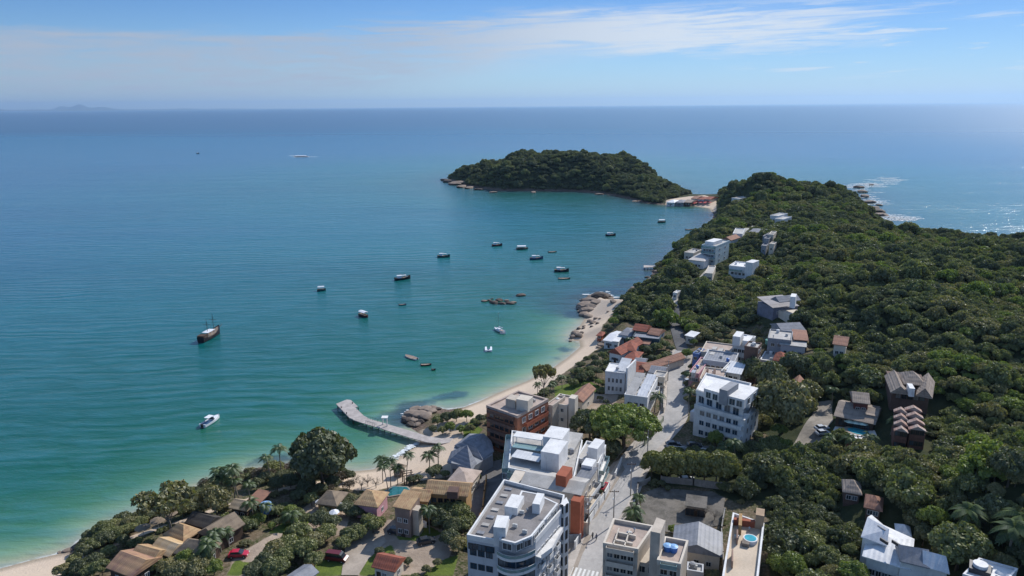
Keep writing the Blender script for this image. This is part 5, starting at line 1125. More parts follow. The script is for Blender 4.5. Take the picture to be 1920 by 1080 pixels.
boat(755, 572, 12, 'tiny empty dark rowing boat drifting right of the white canopied launch', 'dinghy', 3.8, HBLUE, 'dinghy')
boat(813, 694, 0, 'very small dark mooring raft right of the black dinghy', 'dinghy', 1.6, NAVY, 'raft')
boat(371, 288, 5, 'far away dark boat on the open sea, left of the ferry', 'fishing', 8, NAVY, group='boats on the open sea')
boat(566, 294, 6, 'far away white ferry boat trailing foam on the open sea', 'canopy', 30, WHULL, 'ferry', 'boat', 'boats on the open sea')
bt = thing('beached_boat', G(784, 985)+Vector((0, 0, .3)), R(-28), 'white open boat parked ashore under the trees beside the ochre lodges', 'boat'); hull('hull', bt, 5.0, 1.9, .8, WHULL, WHULL)
part('trailer', bt, lambda bm: (bbox(bm, -2, 2, -.6, -.5, -.35, -.28), bbox(bm, -2, 2, .5, .6, -.35, -.28), bbox(bm, -.1, .1, -.9, .9, -.35, -.2)), METAL)
# ferry wake: real foam on the water
def foam_patch(name, pts, label, w0=1.2, n=60, seed=1, z=0.05, stuff=True):
    """ragged patches of foam strewn along a line of pixels"""
    rn = random.Random(seed); vs, fs = [], []; L = [P(a, b, 0) for a, b in pts]
    for i in range(n):
        k = rn.random()*(len(L)-1); j = int(k); p_ = L[j].lerp(L[j+1], k-j); r = w0*(0.3+rn.random()**2*1.4)
        cx, cy = p_.x+rn.gauss(0, w0*1.6), p_.y+rn.gauss(0, w0*2.0); m_ = 9; b0 = len(vs); a0 = rn.random()*6
        for q in range(m_):
            rr = r*(0.55+rn.random()*.7); a = a0+q/m_*2*math.pi; vs.append((cx+rr*2.4*math.cos(a), cy+rr*.9*math.sin(a), z+.0015*i))
        fs.append(tuple(range(b0, b0+m_)))
    return tag(pyobj(name, vs, fs, FOAMT if w0 > 1 else FOAM), label, 'foam', kind='stuff')
foam_patch('sea_foam', [(545,292),(583,294)], 'white wake foam trailing the far ferry', 5, 26, 3)
# surf on the open coast
foam_patch('sea_foam', [(1600,349),(1640,343),(1676,333)], 'surf breaking over reefs off the headland', 4.5, 70, 4)
foam_patch('sea_foam', [(1610,352),(1622,365),(1632,378),(1650,380)], 'surf along the headland rocks', 3.6, 80, 5)
foam_patch('sea_foam', [(1645,402),(1662,410),(1696,411),(1668,402)], 'surf around the dark boulders of the headland', 3.2, 90, 6)
foam_patch('sea_foam', [(723,872),(748,853),(768,840),(784,832)], 'thin white surf line washing the beach beside the pier', .26, 320, 7)
foam_patch('sea_foam', [(755,790),(758,776),(775,766),(800,763)], 'wash foam around the boulders at the pier', .3, 40, 8)
foam_patch('sea_foam', [(1108,550),(1135,548),(1150,557)], 'wash foam behind the beach rocks', .8, 22, 9)

# ------------------------------------------------------------------ rocks
def rock_mesh(seed, flat=.55):
    bm = bmesh.new(); bmesh.ops.create_icosphere(bm, subdivisions=3, radius=1.0); rn = random.Random(seed); pl = [(Vector((rn.gauss(0, 1), rn.gauss(0, 1), rn.gauss(0, .7))).normalized(), .62+.3*rn.random()) for _ in range(11)]
    for v in bm.verts:
        for n_, d in pl:
            k = v.co.dot(n_)-d
            if k > 0: v.co -= n_*k*.85
        v.co += Vector((rn.gauss(0, 1), rn.gauss(0, 1), rn.gauss(0, 1)))*.018; v.co.z *= flat
    me = bpy.data.meshes.new('boulder'); bm.to_mesh(me); bm.free(); return me
RM = [rock_mesh(i) for i in range(6)]
for i, m_ in enumerate(RM): m_.materials.append(ROCK if i % 3 else ROCKD)
def rock(px, py, r, label, group, sx=1.0, sz=1.0, i=None):
    g = G(px, py); i = random.randrange(6) if i is None else i
    o = bpy.data.objects.new('boulder', RM[i]); C.objects.link(o); o.location = (g.x, g.y, max(g.z, 0)+r*.12); o.rotation_euler = (0, 0, random.random()*6.28); o.scale = (r*sx, r, r*sz)
    tag(o, label, 'rock', group); FOOT.append(([Vector((g.x+r*a, g.y+r*b)) for a, b in ((-1,-1),(1,-1),(1,1),(-1,1))], 0.5)); return o
for k, (a, b, r, sx) in enumerate([(908,566,2.4,1.3),(917,564,2.0,1),(926,567,2.6,1.4),(936,564,2.2,1),(941,569,2.8,1.5),(950,565,1.8,1.2),(955,569,2.2,1.6),(962,567,1.7,1.3),(923,561,1.3,1.1)]):
    rock(a, b+(k*7 % 5)*.5-1, r*(.6+.13*(k*5 % 4)), 'brown boulder of the rock islet in the middle of the bay', 'boulders of the rock islet', sx, .75)
rock(976, 554, 2.3, 'dark flat rock standing alone, right above the rock islet', None, 1.5, .6, 0)
for a, b, r in [(1097,575,4.5),(1105,566,4.5),(1114,560,4),(1124,556,4.2),(1134,557,3.6),(1143,561,2.8),(1101,583,3.4),(1108,576,3.2),(1118,568,3.0),(1096,590,2.6),(1103,594,2.2),(1150,566,2),(1090,584,2.0)]:
    rock(a, b, r, 'pale brown boulder of the rocky point beyond the beach', 'boulders of the rocky point', 1.3, .8)
for a, b, r in [(1106,603,1.6),(1112,606,1.8),(1117,598,1.3),(1120,607,1.1),(1125,598,.9),(1095,612,.9),(1085,617,1.3),(1079,626,2.2),(1086,630,2.2),(1075,633,1.8),(1091,625,1.3),(1094,616,1.0),(1069,640,.9),(1109,613,1.0),(1127,648,1.8),(1132,642,1.5),(1122,652,1.1),(1140,585,.9),(1152,578,.8)]:
    rock(a, b, r, 'dark boulder scattered on the sand between the beach and the rocky point', 'boulders on the sand')
for a, b, r in [(765,790,2.2),(773,778,2.6),(783,771,2.8),(796,770,2.6),(806,773,2.4),(788,780,2.8),(800,782,2.4),(778,788,2.0),(770,796,1.6),(782,797,1.4),(791,790,1.5),(760,782,1.3),(812,766,1.6),(820,768,1.4)]:
    rock(a, b, r, 'brown boulder at the foot of the pier', 'boulders at the foot of the pier', 1.2, .8)
for a, b, r in [(843,341,9),(852,346,8),(834,338,6),(866,351,7),(880,353,6),(898,356,5),(925,361,4),(1000,361,4),(1124,365,4),(1190,378,3),(862,344,9)]:
    rock(a, b, r, 'bare reddish shore rock at the foot of the wooded island', 'shore rocks of the wooded island', 1.4, .5)
for a, b, r in [(1610,352,6),(1617,360,6),(1622,369,6),(1629,380,6),(1637,391,6),(1644,397,7),(1652,404,6),(1648,385,3),(1634,347,3)]:
    rock(a, b, r, 'dark surf beaten rock on the open side of the headland', 'rocks on the open coast', 1.2, .6)
for a, b, r in [(1183,545,2),(1190,541,2.4),(1198,539,2.4),(1206,538,2),(1213,532,2.2),(1220,524,2.2),(1226,517,2),(1231,509,1.8),(1224,530,1.6),(1240,495,2),(1250,485,2.2),(1258,478,2.0),(1214,520,1.5),(1206,547,1.6)]:
    rock(a, b, r, 'reddish brown shore rock under the trees beside the far jetty', 'shore rocks near the far jetty', 1.2, .7)
for a, b, r in [(128,1032,1.0),(135,1030,.8),(180,998,1.3),(190,994,1.4),(200,990,1.0),(112,1036,.5)]:
    rock(a, b, r, 'dark rock at the waterline of the lower left beach', 'rocks of the lower left beach', 1.4, .6)

# ------------------------------------------------------------------ piers
pr = thing('pier', P(720, 800, 0), 0, 'long timber pier with a wide head bending out from the beach restaurant', 'pier'); o_ = pr.location
def deckpoly(px, z): return [P(a, b, z)-o_ for a, b in px]
part('pier_head', pr, lambda bm: prism(bm, deckpoly([(630,757),(650,749),(658,750),(671,762),(666,764),(683,780),(664,787),(655,783)], 1.7), 1.35, 1.7), M_('bleached_planks', (.52, .47, .44), .85, .25, .5, fine=.5))
PLK = bpy.data.materials['bleached_planks']
wk = [(662,787),(684,780),(692,785),(716,792),(740,799),(780,811),(803,818),(828,822),(852,819),(856,825),(848,829),(826,832),(800,829),(770,821),(735,810),(706,801),(680,793)]
part('walkway', pr, lambda bm: prism(bm, deckpoly(wk, 1.72), 1.45, 1.72), PLK)
def piles(bm):
    for a, b in [(633,760),(642,768),(652,778),(662,788),(668,768),(680,781)]+[(686+i*11.5, 792+i*3.1) for i in range(11)]+[(694+i*11.5, 788+i*3.1) for i in range(10)]+[(815,830),(830,831),(845,829)]:
        q = P(a, b, 1.4)-o_; cyl(bm, q.x, q.y, -3, 1.4, .16, 7)
part('pile', pr, piles, WOODD)
def rail(bm):
    top = [(690,786),(712,792)]; low = [(686,794),(706,801)]
    for ln in (top, low):
        q = [P(a, b, 1.72)-o_ for a, b in ln]
        for a, b in zip(q, q[1:]):
            tube(bm, [a+Vector((0,0,.95)), b+Vector((0,0,.95))], .05, 4); n = 5
            for k in range(n): c_ = a.lerp(b, k/n); tube(bm, [c_, c_+Vector((0,0,.97))], .05, 4)
part('railing', pr, rail, WOOD)
pg_ = part('gate', pr, lambda bm: [bbox(bm, q.x-.15, q.x+.15, q.y-.15, q.y+.15, 1.72, 4.4) for q in deckpoly([(718,796),(726,799)], 1.7)]+[bbox(bm, min(deckpoly([(718,796),(726,799)], 1.7)[0].x, 9e9)-.2, deckpoly([(726,799)], 1.7)[0].x+.2, deckpoly([(722,797)], 1.7)[0].y-.9, deckpoly([(722,797)], 1.7)[0].y+.9, 4.403, 4.55)], WHITE)
part('mooring_post', pr, lambda bm: [cyl(bm, q.x, q.y, 1.2, 2.3, .16, 6) for q in deckpoly([(640,765),(650,776),(661,757),(672,767)], 1.7)], DARKF)
jt = thing('jetty', P(1230, 500, 0), 0, 'small far jetty reaching out below the glazed villa', 'jetty'); o_ = jt.location
part('deck', jt, lambda bm: prism(bm, [P(a, b, 1.6)-o_ for a, b in [(1207,497),(1207,501.5),(1218,501),(1252,500.5),(1252,498),(1218,497.8)]], 1.3, 1.6), PLK)
part('pile', jt, lambda bm: [cyl(bm, (P(a, 501, 1.4)-o_).x, (P(a, 501, 1.4)-o_).y+.6, -3, 1.3, .2, 6) for a in range(1209, 1250, 6)], WOODD)

# ------------------------------------------------------------------ cars
def paint(name, col): return M_(name, col, .3, .05, spec=.6)
def make_car(loc, head, label, mat, van=False, name='parked_car', group=None):
    t = thing(name, loc, R(head), label, 'van' if van else 'car', group); L, W = (4.9, 1.9) if van else (4.2, 1.75)
    pf = [(-2.1,.35),(-2.12,.85),(-2.0,1.0),(-1.0,1.05),(1.0,1.0),(1.9,.82),(2.1,.6),(2.08,.35)] if not van else [(-2.4,.35),(-2.42,1.1),(-2.3,1.15),(1.2,1.15),(2.0,1.0),(2.4,.75),(2.4,.35)]
    gh = [(-1.75,1.0),(-1.35,1.42),(-.2,1.47),(.35,1.4),(1.05,1.0)] if not van else [(-2.35,1.13),(-2.3,1.95),(1.0,1.95),(1.35,1.75),(1.8,1.1)]
    def ext(bm, prf, w_, tw):
        a = [bm.verts.new((x, -(w_ if z < 1.06 else tw), z)) for x, z in prf]; b = [bm.verts.new((x, (w_ if z < 1.06 else tw), z)) for x, z in prf]; n = len(prf)
        for k in range(n): bm.faces.new((a[k], a[(k+1) % n], b[(k+1) % n], b[k]))
        bm.faces.new(a[::-1]); bm.faces.new(b)
    bd = part('body', t, lambda bm: (ext(bm, pf, W/2, W/2), bmesh.ops.bevel(bm, geom=bm.edges[:], offset=.06, segments=2, affect='EDGES')), mat)
    part('window', t, lambda bm: ext(bm, gh, W/2-.08, W/2-.22), GLASS)
    r0, r1, rz_ = (-1.4, .2, 1.44) if not van else (-2.3, .98, 1.952)
    part('roof', t, lambda bm: bbox(bm, r0+.05, r1-.05, -W/2+.24, W/2-.24, rz_, rz_+.06), mat)
    for x in (-1.3, 1.3) if not van else (-1.5, 1.5):
        for y in (-W/2+.02, W/2-.02):
            w_ = part('wheel', t, lambda bm: [bm.faces.new(f) for f in ()] or tube(bm, [(x, y-.1, .33), (x, y+.1, .33)], .33, 14), RUBBER)
            part('rim', w_, lambda bm: tube(bm, [(x, y-.115, .33), (x, y+.115, .33)], .18, 10), METAL)
    fx = 2.1 if not van else 2.41
    for y in (-W*.36, W*.36): part('headlight', t, lambda bm: bbox(bm, fx-.06, fx+.02, y-.18, y+.18, .58, .75), WHITE2)
    FOOT.append(([Vector((loc[0]+3*a, loc[1]+3*b)) for a, b in ((-1,-1),(1,-1),(1,1),(-1,1))], 0.6)); return t
CR, CWt, CSl, CDk, CBk = paint('red_car_paint', (.45, .02, .05)), paint('white_car_paint', (.75, .75, .76)), paint('silver_car_paint', (.42, .44, .46)), paint('dark_car_paint', (.03, .035, .045)), paint('maroon_car_paint', (.12, .015, .02))
make_car(G(448,1043), 4, 'bright red car parked on the dirt lane under the palms at lower left', CR)
make_car(G(632,1050), -12, 'maroon van with white roof parked on the lawn edge', CBk, True, 'parked_van').children[2].data.materials[0] = CWt
make_car(G(744,1000), -18, 'dark car in the shade at the parking yard wall below the ochre block', CDk)
make_car(G(799,1018), 20, 'dark car in tree shade on the right of the parking yard', CDk)
make_car(G(1130,915), 62, 'dark red car parked on the forecourt behind the street fence', CR)
make_car(G(1541,806), 10, 'silver car parked at the cobbled yard, upper of the two', CSl)
make_car(G(1543,815), 10, 'pale silver car parked at the cobbled yard, lower of the two', CSl)
make_car(G(1288,903), 5, 'pale car half hidden in deep shade under the bamboo hedge', CWt)
make_car(G(1262,836), 4, 'black car parked in the yard below the big white apartment house', CDk)
make_car(G(1302,838), -4, 'long dark car parked against the garden wall of the big white apartment house', CDk)
make_car(G(1249,802)+Vector((1.2,0,0.1)), 75, 'dark car standing in the tree shadow on the street', CDk) if False else None
make_car(G(1288,717), 80, 'grey car parked nose in at the shaded edge of the street', CSl)
make_car(G(1284,662)+Vector((1,0,.1)), 60, 'dark car at the bend where the street meets the trees', CDk)

# ------------------------------------------------------------------ street poles, wires, fences, walls
def pole(px, py, h_, label, arm=1, ang=0.0):
    g = G(px, py); t = thing('utility_pole', (g.x, g.y, g.z-.2), ang, label, 'utility pole', 'utility poles along the street')
    part('post', t, lambda bm: tube(bm, [(0,0,0),(0,0,h_)], [.17,.11], 8), POLEC)
    for k in range(arm): part('crossarm', t, lambda bm: (bbox(bm, -1.1, 1.1, -.07, .07, h_-.6-.7*k, h_-.48-.7*k), [cyl(bm, x, 0, h_-.48-.7*k, h_-.28-.7*k, .06, 6) for x in (-1, -.4, .4, 1)]), WOODD)
    part('street_lamp', t, lambda bm: (tube(bm, [(0,0,h_-1.8),(-.3,-.9,h_-1.3),(-.5,-1.7,h_-1.25)], .05, 5), bbox(bm, -.66, -.38, -2.2, -1.6, h_-1.34, h_-1.2)), METAL)
    FOOT.append(([Vector((g.x+a, g.y+b)) for a, b in ((-1,-1),(1,-1),(1,1),(-1,1))], .5)); return Vector((g.x, g.y, g.z-.2+h_-.3))
pl_ = [pole(1103,1003,10.5,'concrete pole on the left pavement near the crossing, left of the beige building'), pole(1150,985,9.5,'concrete pole on the right pavement at the corner of the beige building'), pole(1182,930,9.5,'concrete pole on the right pavement beside the rubble ground'),
       pole(1213,868,10,'concrete pole at the corner of the bamboo hedge',2), pole(1239,770,8.5,'concrete pole on the left pavement beside the palm at the yellow court'), pole(1221,824,9,'concrete pole at the mouth of the driveway under the round tree'), pole(1252,715,8,'concrete pole on the left pavement at the white house')]
def wire(a, b, label, sag=1.0, off=0, r=.022):
    o = Vector(((b-a).y, -(b-a).x, 0)).normalized()*off; bm = bmesh.new(); tube(bm, [a.lerp(b, k/8)+o-Vector((0,0,sag*4*(k/8)*(1-k/8))) for k in range(9)], r, 4); tag(obj('power_line', bm, DARKF), label, 'power line', 'power lines along the street')
for i, j, l in ((1,2,'between the beige building and the rubble ground'), (2,3,'between the rubble ground and the hedge corner'), (3,4,'crossing from the hedge corner to the yellow court'), (0,5,'from the crossing up to the driveway mouth'), (4,6,'beside the white house with the yellow court')):
    for k, of in enumerate((-.8, 0, .8)): wire(pl_[i], pl_[j], 'thin dark overhead power line '+l, 1.0, of)
def wall_run(name, px, h_, mat, label, cat='wall', th=.22, group=None, posts=None):
    pts = [G(a, b) for a, b in px]; o = Vector((pts[0].x, pts[0].y, pts[0].z)); t = thing(name, o, 0, label, cat, group)
    def seg(bm):
        for a, b in zip(pts, pts[1:]):
            d = (b-a); d.z = 0; L_ = d.length; d.normalize(); n_ = Vector((-d.y, d.x, 0))*th/2; m = max(1, int(L_/3))
            for k in range(m):
                p0 = a.lerp(b, k/m)-o; p1 = a.lerp(b, (k+1)/m)-o; v = [bm.verts.new((q.x, q.y, z)) for q, z in ((p0+n_, p0.z-1), (p1+n_, p1.z-1), (p1-n_, p1.z-1), (p0-n_, p0.z-1), (p0+n_, p0.z+h_), (p1+n_, p1.z+h_), (p1-n_, p1.z+h_), (p0-n_, p0.z+h_))]
                for f in ((4,5,6,7),(0,1,5,4),(2,3,7,6),(0,3,7,4),(1,2,6,5)): bm.faces.new([v[i] for i in f])
    part('panel', t, seg, mat)
    def pp(bm):
        for a, b in zip(pts, pts[1:]):
            m = max(1, int((b-a).length/3))
            for k in range(m+1): q = a.lerp(b, k/m)-o; bbox(bm, q.x-.17, q.x+.17, q.y-.17, q.y+.17, q.z-1, q.z+h_+.12)
    part('pillar', t, pp, posts or mat); return t
wall_run('street_wall', [(1078,1030),(1104,984),(1122,953),(1133,937),(1142,918)], 2.0, WHITE, 'white pillared wall on the left side of the street')
wall_run('street_wall', [(1153,897),(1165,868)], 1.6, WHITE, 'short white fence closing off the shaded driveway')
wall_run('street_wall', [(1066,990),(1100,1002)], 3.0, CREAM, 'pale wall between the red end wall and the street')
wall_run('street_wall', [(1060,1018),(1088,1018)], 2.2, GREYW, 'grey wall across the forecourt of the grey apartment block')
wall_run('street_wall', [(1206,990),(1194,940),(1196,915),(1218,905)], 1.5, CONC, 'low weathered wall along the rubble ground')
wall_run('street_wall', [(1243,790),(1230,812),(1208,836)], 1.6, M_('mossy_wall', (.30, .32, .24), .9, .3), 'curved mossy wall under the round green tree')
wall_run('street_wall', [(1244,775),(1245,735),(1243,700)], 2.0, CREAM, 'straight cream wall along the yellow court beside the street')
wall_run('orange_wall', [(895,1000),(905,965),(908,935),(912,905)], 2.2, M_('orange_yellow_wall', (.52, .27, .10), .85, .25, .5, stain=.4), 'orange yellow wall along the lane left of the grey apartment block')
wall_run('garden_wall', [(1240,905),(1300,910),(1352,917)], 1.8, CONC, 'weathered wall behind the rubble ground under the bamboo hedge')
wall_run('garden_wall', [(1250,842),(1290,846),(1345,850)], 1.2, WHITE, 'white garden wall below the big white apartment house')
wall_run('garden_wall', [(1357,1079),(1352,1000),(1358,965)], 1.6, CONC, 'grey side wall left of the terrace building')
# yellow court
patch('court', [(1226,742),(1225,712),(1235,713),(1238,745)], M_('yellow_court', (.50, .50, .20), .8, .2, .3), .16)
# blue water tank on its stand
g = G(500, 968); t = thing('water_tank', g, 0, 'blue cylindrical water tank on a stand in the garden of the left shore lodges', 'water tank')
part('tank', t, lambda bm: (cyl(bm, 0, 0, 1.2, 3.4, 1.3, 20, 1.4),), BLUET); part('lid', t, lambda bm: cyl(bm, 0, 0, 3.403, 3.75, 1.42, 20, .5), BLUEL); part('stand', t, lambda bm: [bbox(bm, x-.15, x+.15, y-.15, y+.15, -.5, 1.2) for x in (-.8, .8) for y in (-.8, .8)]+[bbox(bm, -1.2, 1.2, -1.2, 1.2, 1.05, 1.197)], WOOD)
g = G(1200+245, 648); t = thing('water_tank', G(1441, 652), 0, 'small mint green water tank beside the grey two storey house', 'water tank'); part('tank', t, lambda bm: (cyl(bm, 0, 0, 0, 3.0, 1.3, 16), cyl(bm, 0, 0, 3.003, 3.4, 1.35, 16, .3)), M_('mint_plastic', (.2, .42, .34), .5))
# swimming pools
POOLD = M_('deep_pool_water', (.02, .16, .17), .08, .3, .8, spec=.6)
def pool(px, label, z=.18, rim=1.0, wm=None):
    pts = GP(px); c_ = Vector((sum(p_[0] for p_ in pts)/len(pts), sum(p_[1] for p_ in pts)/len(pts))); gz = TZ(c_.x, c_.y)+.35
    t = thing('swimming_pool', (c_.x, c_.y, gz), 0, label, 'swimming pool'); l = [Vector(p_)-c_ for p_ in pts]
    part('pool_deck', t, lambda bm: prism(bm, [q+q.normalized()*rim for q in l], -1.5, z), YARD); part('water', t, lambda bm: prism(bm, l, z+.004, z+.03), wm or POOLW); FOOT.append(([Vector(p_) for p_ in pts], 1.5)); return t, l, z
tp, l, z = pool([(1588,808),(1600,805),(1634,811),(1630,818),(1606,817),(1590,813)], 'turquoise kidney shaped swimming pool in front of the brown shingled pool house', rim=1.2)
pool([(722,925),(738,917),(762,917),(768,921),(752,928),(730,932)], 'dark turquoise garden pool between palms behind the ochre lodges', rim=.5, wm=POOLD)
patch('pool_terrace', [(1560,812),(1568,797),(1640,808),(1644,818),(1632,828),(1586,824)], M_('white_pool_paving', (.62, .60, .56), .8, .15, .4), .2)
PGC = M_('pale_green_canvas', (.55, .68, .58), .8)
def parasol(px, py, label, mat, r=1.5, h_=2.4, group=None):
    g = G(px, py); t = thing('parasol', g, 0, label, 'parasol', group); part('pole', t, lambda bm: tube(bm, [(0,0,-.2),(0,0,h_+.3)], .05, 6), METAL); part('canopy', t, lambda bm: cyl(bm, 0, 0, h_-.25, h_+.35, r, 8, .05), mat); return t
for a, b, l_ in ((1592,803,'left'),(1604,805,'middle'),(1616,807,'right')): parasol(a, b, l_+' one of the three pale green parasols beside the turquoise pool', PGC, 1.6, group='parasols beside the pool')
RC = M_('red_canvas', (.5, .06, .06), .8); rn = random.Random(8)
for i in range(16): parasol(1290+i*2.7+rn.random()*2, 381+(i*5 % 7)*.7-(i/16)*1.2, 'red parasol on the crowded sand strip between island and headland', RC, 2.0, group='red parasols on the sand strip')
for i in range(7):
    g = G(1572+i*8, 818+i*1.2); t = thing('sun_lounger', g+Vector((0,0,.25)), R(70+rn.random()*10), 'white sun lounger in the row along the turquoise pool', 'sun lounger', 'sun loungers at the pool')
    part('bed', t, lambda bm: (bbox(bm, -.9, .4, -.3, .3, .25, .33), bbox(bm, .4, .9, -.3, .3, .3, .6)), WHITE2); part('leg', t, lambda bm: [bbox(bm, x-.04, x+.04, y-.04, y+.04, -.2, .25) for x in (-.8, .5) for y in (-.26, .26)], METAL)
for i in range(4):
    a, b = ((322,978),(298,992),(270,1006),(285,1000))[i]; parasol(a, b, 'grey brown thatched parasol under the trees by the left shore', THATCH, 1.8, 2.6, 'thatched parasols by the left shore') if i < 3 else None
for a, b in ((602,955),(640,962),(628,975)): parasol(a, b, 'white garden parasol among the trees below the thatched hut', CANVAS, 1.3, group='white garden parasols')
# white gazebo frame and covered steps on the beach
g = G(765, 905); t = thing('gazebo', g, R(20), 'dark timber gazebo frame on the sand beside the garden pool', 'gazebo'); part('post', t, lambda bm: [bbox(bm, x-.12, x+.12, y-.12, y+.12, -.3, 2.8) for x in (-1.2, 1.2) for y in (-1.2, 1.2)], WOODD); part('roof_frame', t, lambda bm: [bbox(bm, -1.5, 1.5, y-.08, y+.08, 2.803, 2.95) for y in (-1.2, 0, 1.2)], WOODD)
# people on the pavement corner
SKIN = M_('skin', (.35, .2, .14), .6); CLOD = M_('dark_clothing', (.03, .035, .05), .85); CLOB = M_('blue_clothing', (.06, .09, .18), .85); HAIR = M_('dark_hair', (.02, .015, .012), .7)
def person(loc, head, label, top, leg):
    t = thing('person', loc, R(head), label, 'person'); me = bpy.data.meshes.new('body'); S = .5
    V = [(0,0,.95),(0,0,1.2),(0,0,1.42),(0,0,1.5),(0,.01,1.6),(0,.01,1.7), (.1,0,.9),(.11,.12,.5),(.1,.05,.08),(.1,.2,.03), (-.1,0,.9),(-.11,-.1,.5),(-.1,-.22,.1),(-.1,-.08,.03), (.19,0,1.4),(.25,-.06,1.12),(.26,.08,.9),(.26,.1,.82), (-.19,0,1.4),(-.25,.04,1.12),(-.27,.12,.9),(-.27,.15,.82)]
    E_ = [(0,1),(1,2),(2,3),(3,4),(4,5),(0,6),(6,7),(7,8),(8,9),(0,10),(10,11),(11,12),(12,13),(2,14),(14,15),(15,16),(16,17),(2,18),(18,19),(19,20),(20,21)]
    rad = [.14,.13,.15,.055,.095,.08,.09,.065,.045,.04,.09,.065,.045,.04,.06,.045,.035,.03,.06,.045,.035,.03]
    me.from_pydata(V, E_, []); me.materials.append(top); o = bpy.data.objects.new('body', me); C.objects.link(o); o.parent = t
    md = o.modifiers.new('skin', 'SKIN'); o.modifiers.new('sub', 'SUBSURF').levels = 1; sv = me.skin_vertices[0].data if me.skin_vertices else None
    if sv is None:
        bm = bmesh.new(); bm.from_mesh(me); bm.verts.layers.skin.verify(); bm.to_mesh(me); bm.free(); sv = me.skin_vertices[0].data
    for i, r in enumerate(rad): sv[i].radius = (r, r*.85); sv[i].use_root = (i == 0)
    part('trousers', t, lambda bm: [tube(bm, p_, [.12,.09,.065], 8) for p_ in (((.1,0,.95),(.11,.12,.5),(.1,.05,.12)), ((-.1,0,.95),(-.11,-.1,.5),(-.1,-.2,.14)))], leg)
    def hd(bm, r, z, y=0.0, s=(1,1,1.2)):
        bmesh.ops.create_icosphere(bm, subdivisions=2, radius=r, matrix=Matrix.Translation((0, y, z)) @ Matrix.Diagonal((*s, 1)))
    part('head', t, lambda bm: hd(bm, .1, 1.64, .012), SKIN); part('hair', t, lambda bm: hd(bm, .108, 1.675, -.02, (1,1,1.0)), HAIR); return t
person(G(1111,1012)+Vector((0,0,.18)), 20, 'person in dark clothes standing at the pavement corner near the crossing, left of the pair', CLOD, CLOD)
person(G(1118,1014)+Vector((0,0,.12)), 200, 'person in a blue top standing at the pavement corner, right of the pair', CLOB, CLOD)
# ------------------------------------------------------------------ vegetation
LEAF = M_leaf('broad_leaves', (0.225, 0.245, 0.095), (0.165, 0.195, 0.082))
LEAFD = M_leaf('dark_leaves', (0.145, 0.165, 0.080), (0.115, 0.138, 0.072))
LEAFB = M_leaf('bright_leaves', (0.22, 0.28, 0.065), (0.18, 0.24, 0.060))
LEAFO = M_leaf('olive_leaves', (0.265, 0.25, 0.115), (0.20, 0.205, 0.098))
LEAFG = M_leaf('grey_twigs', (0.15, 0.125, 0.095), (0.11, 0.095, 0.075))
LEAFP = M_leaf('palm_leaves', (0.085, 0.13, 0.035), (0.055, 0.09, 0.028))
LEAFY = M_leaf('bamboo_leaves', (0.24, 0.25, 0.085), (0.19, 0.21, 0.075))
def crown_mesh(name, seed, mat, lobes=16, leaves=2600, size=.34, rx=1.0, rz=.75, zc=.9, spread=.62, lr=(.30,.46), core=True, flat=.5, lum=.12):
    """a crown about 1 unit in radius: leaf sized faces on the shells of many lobes, around a lumpy inner mass"""
    rn = np.random.RandomState(seed); vs = []; fs = []
    L = []
    for i in range(lobes):
        a = i*2.399+rn.rand(); r = spread*math.sqrt((i+.5)/lobes)*rx; zz = zc+rz*(0.42*(1-(r/rx/spread)**2*1.15)+0.22*(rn.rand()-.5))
        L.append((np.array([r*math.cos(a), r*math.sin(a), zz]), lr[0]+(lr[1]-lr[0])*rn.rand()))
    if core:
        bm = bmesh.new()
        for c_, r in L: bmesh.ops.create_icosphere(bm, subdivisions=2, radius=r*.68, matrix=Matrix.Translation(c_) @ Matrix.Diagonal((1, 1, .8, 1)))
        for v in bm.verts: v.co += Vector(rn.randn(3)*.035)
        for f in bm.faces: fs.append([v.index+0 for v in f.verts])
        bm.verts.index_update(); fs = [[v.index for v in f.verts] for f in bm.faces]; vs = [tuple(v.co) for v in bm.verts]; bm.free()
    w_ = np.array([r*r for _, r in L]); w_ /= w_.sum(); s0 = size
    for i in rn.choice(len(L), leaves, p=w_):
        c_, r = L[i]; d = rn.randn(3); d[2] = d[2]*.8+.25; d /= np.linalg.norm(d); p_ = c_+d*r*(.80+.28*rn.rand())*np.array([1, 1, .85])
        n_ = d+rn.randn(3)*flat; n_ /= np.linalg.norm(n_); u = np.cross(n_, rn.randn(3)); u /= np.linalg.norm(u); v_ = np.cross(n_, u); s = s0*(.5+rn.rand()**1.5)*.5
        b = len(vs); k = .55+.4*rn.rand(); vs += [tuple(p_+u*s), tuple(p_+v_*s*k), tuple(p_-u*s*.9), tuple(p_-v_*s*k)]; fs.append((b, b+1, b+2, b+3))
    me = bpy.data.meshes.new(name); me.from_pydata(vs, [], fs); me.materials.append(mat); return me
def trunk_mesh(name, seed, mat, h=.75, r=.05, limbs=7, reach=.6, top=1.15):
    """unit tree trunk with limbs reaching into the crown"""
    rn = random.Random(seed); bm = bmesh.new(); tube(bm, [(0,0,-.15), (.01,0,0), (.02,-.02,h*.5), (0,.02,h)], [r*1.35, r*1.1, r*.85, r*.7], 7)
    for i in range(limbs):
        a = i/limbs*6.28+rn.random()*.6; q = reach*(.6+.5*rn.random()); z = top*(.8+.25*rn.random())
        tube(bm, [(0,.01,h*(.6+.35*rn.random())), (q*.45*math.cos(a), q*.45*math.sin(a), h+(z-h)*.55), (q*math.cos(a), q*math.sin(a), z)], [r*.5, r*.32, r*.12], 5)
    me = bpy.data.meshes.new(name); bmesh.ops.recalc_face_normals(bm, faces=bm.faces); bm.to_mesh(me); bm.free(); me.materials.append(mat); return me
